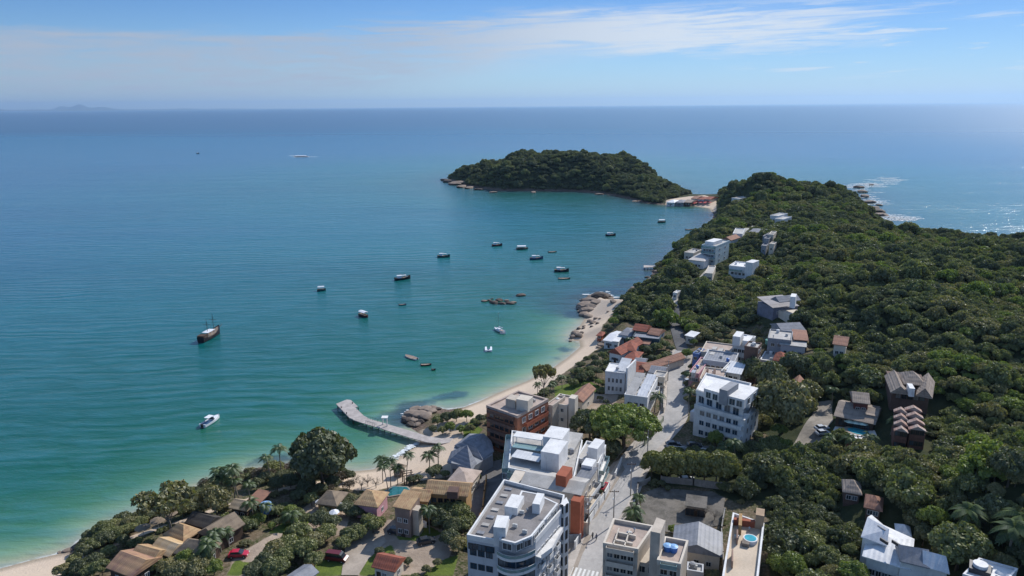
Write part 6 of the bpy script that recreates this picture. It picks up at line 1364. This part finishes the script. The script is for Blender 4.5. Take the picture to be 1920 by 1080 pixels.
def bare_mesh(name, seed, mat, dens=1):
    """leafless branching crown of a grey tree"""
    rn = random.Random(seed); bm = bmesh.new()
    def br(p_, d, L_, r, k):
        q = p_+d*L_; tube(bm, [p_, p_.lerp(q, .5)+Vector((rn.gauss(0,.03),)*3), q], [r, r*.8, r*.6], 4, cap=False)
        if k: 
            for _ in range(3 if k > 1 else 4*dens): br(q, (d+Vector((rn.gauss(0,.55), rn.gauss(0,.55), rn.gauss(.05,.35)))).normalized(), L_*(.62+.2*rn.random()), r*.55, k-1)
    for i in range(5): br(Vector((0,0,.5)), Vector((math.cos(i*1.256), math.sin(i*1.256), .9+rn.random()*.5)).normalized(), .38, .028, 4)
    me = bpy.data.meshes.new(name); bm.to_mesh(me); bm.free(); me.materials.append(mat); return me
CR = {'broad': [crown_mesh('crown', 10+i, LEAF, 34, 5600, .115, spread=.74, lr=(.17,.34)) for i in range(3)],
      'dark': [crown_mesh('crown', 20+i, LEAFD, 34, 5600, .115, spread=.74, lr=(.17,.36)) for i in range(2)],
      'bright': [crown_mesh('crown', 30+i, LEAFB, 30, 5000, .12, spread=.72, lr=(.18,.36)) for i in range(2)],
      'olive': [crown_mesh('crown', 40+i, LEAFO, 32, 5200, .11, spread=.74, lr=(.16,.34)) for i in range(2)],
      'twig': [crown_mesh('crown', 50, LEAFG, 15, 1500, .13, core=False, flat=2.0)],
      'big': [crown_mesh('crown', 60, LEAFD, 46, 11000, .105, rz=.9, zc=.85, spread=.76, lr=(.17, .27))],
      'round': [crown_mesh('crown', 61, LEAFB, 90, 16000, .07, rz=.55, zc=.75, spread=.84, lr=(.10, .17))],
      'umbrella': [crown_mesh('crown', 62, LEAFO, 22, 2200, .13, rz=.25, zc=1.1, spread=.85, lr=(.14, .22), core=False, flat=.9)],
      'bamboo': [crown_mesh('crown', 63, LEAFY, 16, 3400, .17, rz=1.5, zc=.95, spread=.6, lr=(.3, .42))]}
TR = {'std': [trunk_mesh('trunk', i, BARK) for i in range(3)], 'umbrella': [trunk_mesh('trunk', 9, BARKG, .6, .035, 9, .75, 1.15)]}
bare = bare_mesh('branches', 4, BARKG)
def tree(x, y, r, kind, label, group=None, h=1.0, name='tree', cat='tree', rz=None):
    z = TZ(x, y); t = thing(name, (x, y, z-.05*r), random.random()*6.28 if rz is None else rz, label, cat, group); t.scale = (r*random.uniform(.92, 1.08), r*random.uniform(.92, 1.08), r*h)
    tk = TR['umbrella' if kind == 'umbrella' else 'std']; o = bpy.data.objects.new('trunk', random.choice(tk)); C.objects.link(o); o.parent = t
    if kind == 'bare': o = bpy.data.objects.new('branches', bare); C.objects.link(o); o.parent = t
    else: o = bpy.data.objects.new('crown', random.choice(CR[kind])); C.objects.link(o); o.parent = t
    TREES.append((x, y, r)); return t
TREES = []
def tpx(px, py, r, kind, label, **k): g = G(px, py); return tree(g.x, g.y, r, kind, label, **k)
def palm_parts(seed, nf=15, L=2.6, bend=.35):
    rn = random.Random(seed); bm = bmesh.new(); H = 6.0; tube(bm, [(0,0,-.5), (.1,0,1.5), (.3*bend*3,.05,3.6), (bend*2.2,.1,H)], [.2,.15,.13,.12], 7)
    tm = bpy.data.meshes.new('trunk'); bmesh.ops.recalc_face_normals(bm, faces=bm.faces); bm.to_mesh(tm); bm.free(); tm.materials.append(BARKG)
    fm = []
    for v in range(3):
        bm = bmesh.new(); n = 9; sp_ = []
        up = (.9, .45, .1)[v]
        for i in range(n+1): u = i/n; sp_.append(Vector((L*u*(1-.12*u), 0, L*(up*u-(.55+up*.55)*u*u))))
        for i in range(n):
            for sgn in (-1, 1):
                a, b = sp_[i], sp_[i+1]; w_ = .52*math.sin(math.pi*min(.98, .12+.8*(i+.5)/n))+.05; out = Vector((.28, sgn*w_, -.20-.25*w_))
                for k in (0, .5):
                    p0 = a.lerp(b, k); p1 = a.lerp(b, k+.36); bm.faces.new([bm.verts.new(p0), bm.verts.new(p1), bm.verts.new(p1+out*.9+Vector((.04,0,0))), bm.verts.new(p0+out)])
        m_ = bpy.data.meshes.new('frond'); bm.to_mesh(m_); bm.free(); m_.materials.append(LEAFP); fm.append(m_)
    return tm, fm, Vector((bend*2.2, .1, H)), nf
PALMS = [palm_parts(1), palm_parts(2, 17, 2.9, .1), palm_parts(3, 13, 2.3, .6)]
def palm(x, y, label, s=1.0, h=1.0, v=None, z=None, group='palms'):
    tm, fm, top, nf = PALMS[random.randrange(3) if v is None else v]; z = TZ(x, y) if z is None else z
    t = thing('palm_tree', (x, y, z), random.random()*6.28, label, 'palm tree', group); o = bpy.data.objects.new('trunk', tm); C.objects.link(o); o.parent = t; o.scale = (s*.9, s*.9, h*s)
    for i in range(nf):
        f = bpy.data.objects.new('frond', fm[i % 3]); C.objects.link(f); f.parent = t; f.location = (top.x*s*.9, top.y*s*.9, top.z*h*s); f.rotation_euler = (random.uniform(-.15,.15), random.uniform(-.12,.12), i*2.399); f.scale = (s*random.uniform(.85,1.1),)*3
    TREES.append((x, y, 1.2)); return t
def ppx(px, py, label, **k): g = G(px, py); return palm(g.x, g.y, label, **k)

# --- trees one can point at -------------------------------------------
tpx(606, 912, 9.0, 'big', 'very large dark green tree standing over the shore at the left of the small beach', h=1.25)
tpx(1170, 838, 11.2, 'round', 'big round bright green tree beside the curved mossy wall and the street', h=1.0)
tpx(1106, 826, 6.4, 'big', 'dark green tree adjoining the left side of the big round bright tree', h=1.05)
tpx(1082, 806, 3.6, 'dark', 'smaller dark tree at the left end of the tree group by the round green tree', h=1.2)
tpx(1146, 858, 3.4, 'dark', 'dark low tree shading the driveway under the big round tree', h=1.1)
tpx(1020, 745, 4.8, 'umbrella', 'flat crowned pale umbrella tree on the sand behind the brick building', h=1.75)
tpx(320, 1000, 7.0, 'umbrella', 'wide spreading thin leaved tree on the left shore', h=1.2)
tpx(408, 972, 4.8, 'olive', 'dense round olive green tree right of the wide spreading tree', h=1.35)
tpx(1466, 812, 9.0, 'olive', 'huge rounded olive green tree between the white apartments and the cobbled yard', h=1.25)
tpx(1440, 745, 6.2, 'dark', 'dark round tree behind the huge olive tree', h=1.3)
tpx(1408, 722, 5.0, 'dark', 'dark tree directly below the brown tower', h=1.3)
tpx(1488, 712, 5.4, 'dark', 'dark tree behind the white gabled cottage', h=1.2)
tpx(1512, 760, 4.4, 'olive', 'olive tree right of the white gabled cottage', h=1.3)
tpx(1460, 818, 2.6, 'bright', 'small bright lime green bush at the foot of the huge olive tree', h=1.0)
tpx(1341, 838, 2.4, 'bright', 'bright lime green young tree in front of the big white apartment house', h=1.4)
tpx(1288, 672, 2.6, 'bright', 'bright green bush at the street bend beside the blue fronted house', h=1.0)
for i, (a, b, r, k, h_) in enumerate([(1222,893,3.4,'bamboo',1.15),(1238,897,3.6,'bamboo',1.2),(1256,900,3.6,'bamboo',1.2),(1276,901,3.8,'bamboo',1.2),(1298,902,3.8,'bamboo',1.25),(1320,903,3.8,'bamboo',1.25),(1342,905,3.9,'bamboo',1.3),(1362,908,3.8,'bamboo',1.3)]):
    tpx(a, b, r, k, 'yellow green feathery clump of the tall bamboo hedge behind the rubble ground', h=h_, group='clumps of the bamboo hedge', name='bamboo_clump', cat='bamboo')
SH = 0.74
def many(lst, kind, label, group, **k):
    for q in lst: tpx(q[0], q[1], q[2]*SH, q[3] if len(q) > 3 else kind, label, group=group, h=random.uniform(.9, 1.2), **k)
many([(140,1062,2.6),(160,1050,3.0,'dark'),(178,1036,3.0),(200,1024,3.2,'dark'),(222,1012,3.2),(244,1002,2.8,'broad'),(150,1078,3.2,'dark'),(180,1066,3.0,'dark'),(205,1044,2.6,'broad'),(262,990,2.2),(120,1079,2.8,'olive'),(232,1024,2.2,'dark'),(170,1082,3),(192,1079,3,'broad')],
     'broad', 'dense shore bush on the slope above the lower left beach', 'shore bushes above the lower left beach', name='shore_bush', cat='bush')
many([(265,1075,3.6),(295,1072,3.4,'broad'),(322,1078,4.0),(352,1066,3.6,'bright'),(380,1070,3.6,'broad'),(402,1078,3.0,'bright'),(300,1058,2.4,'olive'),(338,1088,4),(372,1086,4)], 'olive', 'leafy olive green tree at the bottom edge left of the red car', 'trees at the bottom edge left of the red car')
many([(425,992,3.0),(440,1000,3.2,'dark'),(455,992,3.0),(470,1000,2.8,'broad'),(486,985,2.8,'bright'),(428,1012,2.4,'bright')], 'broad', 'round green tree in the garden strip behind the red car', 'trees in the garden strip behind the red car')
many([(518,1052,4.4,'olive'),(545,1040,4.6),(572,1048,4.6),(560,1020,4.2,'broad'),(590,1030,4.0,'olive'),(535,1062,3.8),(500,1070,3.4,'dark'),(480,1084,3.6,'dark'),(590,1062,3.0),(615,1010,3.6,'broad'),(600,990,3.6,'dark'),(625,990,3.0,'dark'),(520,1085,4.0,'broad')],
     'broad', 'leafy tree in the grove left of the maroon van', 'grove left of the maroon van')
many([(645,1030,2.8),(660,1018,3.0),(676,1012,2.8,'broad'),(650,1010,2.4,'dark'),(668,1002,2.4,'dark')], 'broad', 'green hedge tree along the lane above the maroon van', 'hedge trees along the lane')
many([(700,1000,3.2,'broad'),(712,990,2.8,'broad'),(690,985,2.6,'broad')], 'broad', 'rounded light green tree in front of the ochre pavilion', 'trees in front of the ochre pavilion')
many([(815,975,4.0),(838,972,4.6),(860,980,4.4),(828,992,4.0,'dark'),(850,1003,4.0,'dark'),(868,1000,3.4),(845,1024,3.4,'dark'),(860,1035,3.0,'olive'),(880,985,2.8)], 'broad', 'large green tree in front of the long ochre lodge', 'tree group in front of the long ochre lodge')
many([(650,966,3.4),(668,972,3.0),(640,950,2.8),(680,962,2.6),(655,945,2.4)], 'dark', 'dark tree between the thatched hut and the ochre pavilion', 'dark trees beside the thatched hut')
many([(520,920,3.2),(545,915,3.4),(575,925,3.6),(600,928,3.0),(500,905,3.0),(530,900,2.8),(625,915,3.2),(482,918,2.6),(560,940,2.8),(585,948,2.8,'broad')], 'dark', 'dark shore tree left below the very large dark tree', 'shore trees around the very large dark tree')
many([(560,905,3.0),(640,905,3.2),(575,898,2.6),(655,918,2.6),(618,925,2.4)], 'twig', 'sparse grey brown leafless tree at the shore beside the very large dark tree', 'leafless shore trees')
many([(678,918,2.8),(690,912,2.6),(705,915,2.4),(668,905,2.4)], 'bare', 'grey bare branched tree on the sand between the very large tree and the palms', 'bare trees on the sand')
many([(345,968,2.8),(362,962,2.6,'dark'),(280,978,2.6,'dark'),(268,986,2.4),(378,952,2.6,'dark'),(330,962,2.4),(300,968,2.6)], 'broad', 'low green tree under the wide spreading tree of the left shore', 'low trees of the left shore')
many([(500,955,2.4),(520,968,2.6),(545,965,2.6,'bright'),(560,975,2.6,'broad'),(535,985,2.2,'olive'),(480,972,2.2),(575,985,2.4),(610,968,2.4,'olive'),(510,992,1.6,'bright')], 'broad', 'small garden tree right of the blue water tank', 'garden trees right of the blue water tank')
many([(712,1042,1.8,'dark'),(735,1048,1.4,'olive'),(765,1060,1.6,'dark'),(800,1075,1.6),(820,1062,1.5)], 'olive', 'small shrub around the white gatehouse', 'shrubs around the gatehouse', name='shrub', cat='shrub')
many([(820,798,3.2),(838,792,3.2,'dark'),(856,790,3.4),(875,790,3.2,'bright'),(845,810,2.6,'bright'),(865,812,2.6,'bright'),(890,798,2.4),(830,815,2.4),(812,810,2.2,'dark'),(882,812,2.4,'olive'),(900,792,2.4,'dark'),(860,780,2.4,'olive')], 'broad', 'garden tree on the rocky knoll between the pier and the brick building', 'garden trees between pier and brick building')
many([(812,895,2.8,'dark'),(820,885,2.2,'dark'),(835,895,2.0,'broad'),(880,915,2.4,'broad'),(892,905,2.4,'dark'),(893,890,2.2,'olive'),(784,903,2.0,'dark'),(770,908,2,'dark')], 'dark', 'green tree beside the low beach house with the sand coloured roof', 'trees beside the low beach house')
many([(1075,725,3.0),(1090,718,3.0,'dark'),(1105,712,3.0),(1118,705,2.8,'dark'),(1085,705,2.8),(1120,690,3.0,'dark'),(1108,698,2.6),(1130,675,3.0),(1115,680,2.6,'dark'),(1098,728,2.2,'bright'),(1122,722,2.2,'bright'),(1142,668,2.4,'dark')], 'broad', 'garden tree between the beach and the tall white house', 'garden trees behind the middle beach')
many([(1150,612,3.4,'bright'),(1140,622,3.0,'dark'),(1160,605,3.2,'dark'),(1132,630,2.0,'dark'),(1150,645,2.2),(1180,645,2.6,'dark'),(1200,660,3.4),(1215,665,3.4,'dark'),(1230,662,3.6),(1245,655,3.4),(1235,645,3.2,'olive'),(1222,680,2.8,'dark'),(1250,675,3.0),(1252,640,2.8),(1248,690,2.6,'dark'),(1185,668,2.4,'dark'),(1160,675,2.2,'dark'),(1240,630,2.8),(1210,650,2.6),(1196,672,2.8,'dark'),(1256,660,2.4,'dark'),(1168,684,2.0),(1236,697,2.0)],
     'broad', 'green tree standing among the red tiled houses behind the beach', 'trees among the red tiled houses')
many([(1125,752,1.6,'olive'),(1100,745,1.4),(1136,758,1.5,'dark'),(1088,758,1.5,'dark')], 'olive', 'small ornamental tree in the yard above the round green tree', 'ornamental trees above the round green tree', name='small_tree')
many([(1288,728,2.4,'dark'),(1292,742,2.8,'dark'),(1290,756,2.4,'dark'),(1300,712,2.0,'dark'),(1284,708,2.0,'dark'),(1296,694,1.8,'dark'),(1306,680,1.8)], 'dark', 'dark street tree in front of the salmon building and the big white apartment house', 'dark street trees')
many([(1425,648,2.6,'olive'),(1418,628,2.6,'olive'),(1452,660,1.8,'bright'),(1434,658,2.0,'dark'),(1330,640,2.6,'dark'),(1346,636,2.8,'dark'),(1310,640,2.6),(1300,648,2.2,'bright'),(1362,628,2.8,'dark'),(1420,690,3.2,'dark'),(1398,700,2.6,'dark'),(1438,700,3.6,'dark')], 'olive', 'green tree around the built block right of the street', 'trees around the built block')
many([(1192,993,1.4),(1240,912,1.6),(1228,908,1.4,'dark'),(1252,921,1.3,'dark')], 'dark', 'small dark shrub on the edge of the rubble ground', 'shrubs on the rubble ground', name='shrub', cat='shrub')
many([(1120,940,1.2),(1112,955,1.2,'dark'),(1105,965,1.1),(1126,925,.9,'dark'),(1118,905,.9),(1130,880,.8)], 'broad', 'small shrub in the planting strip behind the street wall', 'shrubs behind the street wall', name='shrub', cat='shrub')
many([(1305,965,2.2,'bare'),(1322,970,2.4,'bare'),(1340,975,2.2,'bare')], 'bare', 'grey leafless thicket behind the grey roofed hall', 'leafless thickets behind the grey roofed hall')
tpx(1262, 1000, 1.4, 'bright', 'yellow green shrub between stair tower and the grey roofed hall')
rr_ = random.Random(77); sp_ = [P(a, b, 1.0) for a, b in [(150,1020),(185,1000),(225,982),(270,966),(320,944),(370,924),(430,902),(480,890),(540,882),(600,880),(640,886)]]
for i in range(10):
    for k in range(7):
        q = sp_[i].lerp(sp_[i+1], k/7+rr_.random()*.1); off_ = rr_.uniform(-.5, 3.5) if k % 2 else rr_.uniform(3, 7)
        tree(q.x+.55*off_, q.y-.8*off_, rr_.uniform(1.6, 2.7), rr_.choice(('dark', 'dark', 'broad', 'olive', 'twig') if i > 4 else ('dark', 'broad', 'broad', 'olive')), 'low dense bush overhanging the waterline of the left shore', group='bushes overhanging the left shore', h=rr_.uniform(.8, 1.1), name='shore_bush', cat='bush')
# palms
for (a, b, s, h_, l) in [(415,955,1.0,1.5,'tall palm at the waterline, left of the group by the big dark tree'),(428,952,1.1,1.6,'tall palm with bright head in the middle of the waterline palm group'),(442,950,1.1,1.7,'tallest dark headed palm of the waterline palm group'),(452,958,1.0,1.4,'leaning palm right of the waterline palm group'),
    (470,950,.9,1.1,'short palm beside the small square roofed lodge'),(508,905,1.0,1.2,'dark palm left of the very large dark tree'),(528,895,1.1,1.3,'second dark palm beside the very large dark tree'),
    (718,905,.9,1.35,'palm on the small beach, first from the left'),(728,928,.9,1.5,'bright palm rising before the ochre pavilion and garden pool'),(733,915,.9,1.5,'slender palm on the small beach behind the garden pool'),(762,908,.9,1.6,'tall slender palm right of the garden pool'),(746,912,.85,1.2,'short palm at the edge of the small beach'),
    (822,878,1.1,.9,'broad palm on the sand left of the beach restaurant'),(806,880,1.0,.8,'low palm on the sand further left of the beach restaurant'),(872,885,.7,.8,'small palm in front of the beach restaurant'),
    (402,1045,1.0,.9,'palm at the lane left of the red car'),(415,1035,1.0,.9,'bright green palm directly left of the red car'),(430,1025,.9,.8,'low palm behind the red car'),(392,1060,1.0,.9,'palm below the thatched lodge'),(476,975,1.0,.9,'bright palm below the blue water tank'),(492,982,.9,.9,'second palm below the blue water tank'),
    (552,985,1.1,.5,'low bright green fan palm on the garden path'),(818,955,.9,1.1,'palm in front of the middle ochre lodge'),(806,1000,.9,1.2,'slender palm on the parking yard island'),(796,965,.8,1.2,'palm between the middle and long ochre lodges'),
    (1227,773,1.2,.9,'broad headed palm beside the yellow court and the street'),(1188,990,1.2,.75,'wide palm at the corner of the beige building and the rubble ground'),(1192,965,.8,1.0,'slim palm above the wide palm at the rubble ground'),(1008,740,.8,.9,'small dark palm under the umbrella tree'),(1030,742,.8,.9,'second small palm under the umbrella tree'),
    (1054,728,.9,.8,'palm at the edge of the middle beach'),(1186,662,1.0,1.0,'dark palm between the bright red roofs'),(1175,642,.8,.9,'small palm behind the bright red roofs'),(1292,745,.9,1.5,'tall palm casting its shadow on the street, upper'),(1290,780,.9,1.6,'tall palm casting its shadow on the street, lower'),
    (1560,760,.9,1.0,'pale palm beside the pool house'),(1548,842,.9,.8,'low palm below the silver cars'),(1632,846,1.0,.7,'palm in the thicket below the swimming pool'),(1590,848,1.0,.7,'second palm in the thicket below the swimming pool'),(1670,815,1.0,.7,'palm left of the striped townhouses'),
    (1792,1022,1.5,1.0,'large grey green palm behind the white roofed hall'),(1888,1052,1.7,.8,'bushy palm at the right edge above the bottom corner'),(1905,1040,1.5,.9,'second bushy palm at the right edge'),(1350,862,1.0,.8,'palm below the big white apartment house garden'),(1378,862,1.1,.8,'right palm below the big white apartment house garden')]:
    ppx(a, b, l, s=s, h=h_)

# --- forest ------------------------------------------------------------
gxs = []
fr = random.Random(21)
F_w = [([(q[0], q[1]) for q in f], m_) for f, m_ in FOOT]
bbs = [(min(q[0] for q in f)-m_, max(q[0] for q in f)+m_, min(q[1] for q in f)-m_-0, max(q[1] for q in f)+m_) for f, m_ in F_w]
def pdist(x, y, f):
    if inpoly(x, y, f): return -1.0
    d = 1e9; n = len(f)
    for i in range(n):
        ax, ay = f[i]; bx, by = f[(i+1) % n]; ex, ey = bx-ax, by-ay; t = max(0, min(1, ((x-ax)*ex+(y-ay)*ey)/(ex*ex+ey*ey+1e-9))); d = min(d, math.hypot(x-ax-t*ex, y-ay-t*ey))
    return d
open_p = [GP(l) for l in [[(1474,858),(1480,835),(1508,795),(1525,748),(1562,748),(1572,785),(1640,802),(1640,832),(1568,824),(1555,835),(1530,852),(1500,862)],
   [(1375,452),(1425,430),(1418,424),(1370,440),(1345,470),(1350,478)],[(1340,395),(1244,370),(1244,390),(1335,396)],[(1320,505),(1330,490),(1345,500),(1335,530),(1318,528)],[(1620,1079),(1640,1060),(1740,1079),(1760,1100),(1600,1100)]]]
open_p.append(PX([(1262,392),(1268,372),(1300,362),(1352,360),(1350,398)], 3))
road_pts = [(q.x, q.y) for q in rp+rp2+rp3]
def road_near(x, y, r): return any((x-a)**2+(y-b)**2 < r*r for a, b in road_pts[::2])
cand = []
def free(x, y, r):
    d = DZ(x, y)
    if d < 2.5+(1.5 if y > 500 else 0): return False
    if lookup(GT, x, y) > -r*.3 or lookup(GI, x, y) > -1: return False
    if lookup(GS, x, y) > -r*.5 and d < 40: return False
    for (f, m_), (x0, x1, y0, y1) in zip(F_w, bbs):
        if x0-r < x < x1+r and y0-r*2-4 < y < y1+r:
            if pdist(x, y, f) < r*.85+.3: return False
            # keep the side that faces the sea lane open so that the walls show
            if m_ >= 1.5 and y < 420 and (pdist(x, y+4.0, f) < r*.8): return False
    for o in open_p:
        if inpoly(x, y, o): return False
    if y < 330 and road_near(x, y, (3.6+r*.6) if y < 262 else 2.8+r*.25): return False
    if 330 <= y < 560 and road_near(x, y, (3.4+r*.4) if y > 380 else 3.2+r*.4): return False
    for a, b, c_ in TREES:
        if (x-a)**2+(y-b)**2 < (c_+r)**2*.24: return False
    return True
y = 104.0
while y < 1140:
    near = y < 330; st = 3.1 if near else (3.6 if y < 560 else 4.7)
    x = -115.0
    while x < min(560, 60+y*1.02 if y < 500 else 560):
        r = fr.uniform(1.5, 3.3) if near else (fr.uniform(1.8, 3.5) if y < 560 else fr.uniform(2.2, 4.1))
        q = fr.random(); r *= fr.uniform(1.25, 1.75) if q < .10 else (.62 if q > .6 else 1)
        xx, yy = x+fr.uniform(-.42, .42)*st, y+fr.uniform(-.42, .42)*st; x += st
        if DZ(xx, yy) < 2 or xx < -90: continue
        v = MROT.transposed() @ (Vector((xx, yy, TZ(xx, yy)+r))-Vector((0, 0, CAM_H)))
        if v.z > -20: continue
        sx, sy = 960+FPX*v.x/-v.z, 540-FPX*v.y/-v.z
        if sx < -120 or sx > 2060 or sy > 1230: continue
        if free(xx, yy, r): cand.append((-v.z, xx, yy, r, sx, sy))
    y += st*.92
cand.sort(); print('forest trees', len(cand), 'hand placed', len(TREES))
nn_ = fr.choices
def patchy(x, y): return math.sin(x*.045+1.7)*math.cos(y*.038)+.5*math.sin(x*.11+y*.07)
def kind_of(x, y):
    p_ = patchy(x, y); q = fr.random()
    if y > 640: return 'dark' if q < .6 else 'broad'  # sun-angle dimness of headland and island painted in as darker leaves
    if p_ > .45: return 'bright' if q < .34 else ('olive' if q < .6 else 'broad')
    if p_ < -.4: return 'dark' if q < .55 else 'broad'
    return 'dark' if q < .22 else ('olive' if q < .42 else ('bright' if q < .50 else ('twig' if q < .52 else 'broad')))
words = {'broad': 'mid green broadleaf', 'dark': 'dark green dense', 'bright': 'light yellow green', 'olive': 'olive green', 'twig': 'grey sparse'}
n_hand = len([o for o in C.objects if o.get('category') == 'tree'])
NI = max(60, 298-n_hand)
def region(sx, sy):
    if sy > 930 and sx < 1500: return 'between the terrace building and the white hall'
    if sy > 930: return 'around the white hall in the lower right corner'
    if sx < 1480: return 'in the thicket right of the bamboo hedge'
    if sx < 1640: return 'on the slope below the cobbled yard and the pool'
    return 'on the right slope below the striped townhouses'
for (dd, xx, yy, r, sx, sy) in cand[:NI]:
    k = kind_of(xx, yy); reg = region(sx, sy)
    tree(xx, yy, r, k, words[k]+' forest tree '+reg, group=words[k]+' forest trees '+reg.split(' ', 1)[1], h=fr.uniform(1.0, 1.45))
# the remaining forest reads as one mass
rest = cand[NI:]
lib = bpy.data.collections.new('canopy_kinds')
fk = {'broad': (LEAF, 70), 'dark': (LEAFD, 80), 'bright': (LEAFB, 90), 'olive': (LEAFO, 100)}
order = []
for k, (m_, sd) in fk.items():
    for j in range(3):
        mm = crown_mesh('canopy', sd+j, m_, 28, 2600, .155, spread=.9, zc=.62, rz=.7, lr=(.12,.36), flat=.8)
        o = bpy.data.objects.new('canopy_%d_%s' % (len(order), k), mm); lib.objects.link(o); order.append(k)
vs = [(a[1], a[2], TZ(a[1], a[2])-.1*a[3]) for a in rest]
me = bpy.data.meshes.new('forest_points'); me.from_pydata(vs, [], [])
kk = [kind_of(a[1], a[2]) for a in rest]; kk = ['olive' if k == 'twig' else k for k in kk]
ia = me.attributes.new('kind_index', 'INT', 'POINT'); ia.data.foreach_set('value', [order.index(k)+fr.randrange(3) for k in kk])
fattr(me, 'size', np.array([a[3] for a in rest])); fattr(me, 'tall', np.array([a[3]*fr.uniform(.8, 1.5) for a in rest])); fattr(me, 'turn', np.array([fr.random()*6.28 for a in rest]))
fo_ = link('forest', me); tag(fo_, 'dense mixed green forest covering the far slopes, the headland and the island', 'forest', kind='stuff')
ng = bpy.data.node_groups.new('forest_scatter', 'GeometryNodeTree')
ng.interface.new_socket('Geometry', in_out='INPUT', socket_type='NodeSocketGeometry'); ng.interface.new_socket('Geometry', in_out='OUTPUT', socket_type='NodeSocketGeometry')
gi = ng.nodes.new('NodeGroupInput'); go = ng.nodes.new('NodeGroupOutput'); ci = ng.nodes.new('GeometryNodeCollectionInfo'); ci.inputs[0].default_value = lib; ci.inputs['Separate Children'].default_value = True; ci.inputs['Reset Children'].default_value = True
ip = ng.nodes.new('GeometryNodeInstanceOnPoints'); ip.inputs['Pick Instance'].default_value = True
def named(n_, dt):
    a = ng.nodes.new('GeometryNodeInputNamedAttribute'); a.data_type = dt; a.inputs['Name'].default_value = n_; return [s for s in a.outputs if s.enabled and s.name == 'Attribute'][0]
ng.links.new(gi.outputs[0], ip.inputs['Points']); ng.links.new(ci.outputs[0], ip.inputs['Instance']); ng.links.new(named('kind_index', 'INT'), ip.inputs['Instance Index'])
cx = ng.nodes.new('ShaderNodeCombineXYZ'); s1 = named('size', 'FLOAT'); ng.links.new(s1, cx.inputs[0]); ng.links.new(s1, cx.inputs[1]); ng.links.new(named('tall', 'FLOAT'), cx.inputs[2]); ng.links.new(cx.outputs[0], ip.inputs['Scale'])
cr_ = ng.nodes.new('ShaderNodeCombineXYZ'); ng.links.new(named('turn', 'FLOAT'), cr_.inputs[2]); e2r = ng.nodes.new('FunctionNodeEulerToRotation'); ng.links.new(cr_.outputs[0], e2r.inputs[0]); ng.links.new(e2r.outputs[0], ip.inputs['Rotation'])
ng.links.new(ip.outputs[0], go.inputs[0])
fo_.modifiers.new('scatter', 'NODES').node_group = ng
# low undergrowth and garden plants in the town: nobody could count them
vs, kk = [], []
for _ in range(5200):
    x, y = fr.uniform(-110, 130), fr.uniform(105, 330)
    if lookup(GT, x, y) < 0 or DZ(x, y) < 4 or TZ(x, y) < .9: continue
    if lookup(GS, x, y) > -1 or lookup(GDI, x, y) > -.8: continue
    if lookup(GL, x, y) > -.5: continue
    if road_near(x, y, 5.6): continue
    if patchy(x*3, y*3) < -.35: continue
    if any(x0-1 < x < x1+1 and y0-1 < y < y1+1 and pdist(x, y, f) < 1.1 for (f, m_), (x0, x1, y0, y1) in zip(F_w, bbs)): continue
    if any(inpoly(x, y, o) for o in PAVED): continue
    vs.append((x, y, TZ(x, y)-.2)); kk.append(fr.choice((0, 1, 2, 3, 4, 9, 10)))
me = bpy.data.meshes.new('undergrowth_points'); me.from_pydata(vs, [], [])
ia = me.attributes.new('kind_index', 'INT', 'POINT'); ia.data.foreach_set('value', kk); sz = np.array([.5+fr.random()**2*1.3 for _ in vs])
fattr(me, 'size', sz); fattr(me, 'tall', sz*.8); fattr(me, 'turn', np.array([fr.random()*6.28 for _ in vs]))
ug = link('undergrowth', me); tag(ug, 'low bushes and garden plants filling the ground between houses', 'undergrowth', kind='stuff'); ug.modifiers.new('scatter', 'NODES').node_group = ng
print('undergrowth', len(vs), 'individual forest trees', NI)
# ------------------------------------------------------------------ haze: one closed box of even air
bm = bmesh.new(); bbox(bm, -66000, 66000, -4000, 70000, -6.0, 680.0)
mh = bpy.data.materials.new('haze_air'); mh.use_nodes = True; K = NT(mh.node_tree); mh.node_tree.nodes.clear()
pv = K.n('ShaderNodeVolumePrincipled'); pv.inputs['Color'].default_value = (0.48, 0.72, 1.0, 1); pv.inputs['Density'].default_value = 2.5e-5; pv.inputs['Anisotropy'].default_value = 0.35
K.link(pv.outputs[0], K.n('ShaderNodeOutputMaterial').inputs['Volume'])
tag(obj('haze', bm, mh), 'clear sea air with a faint haze towards the horizon', 'haze', kind='stuff')
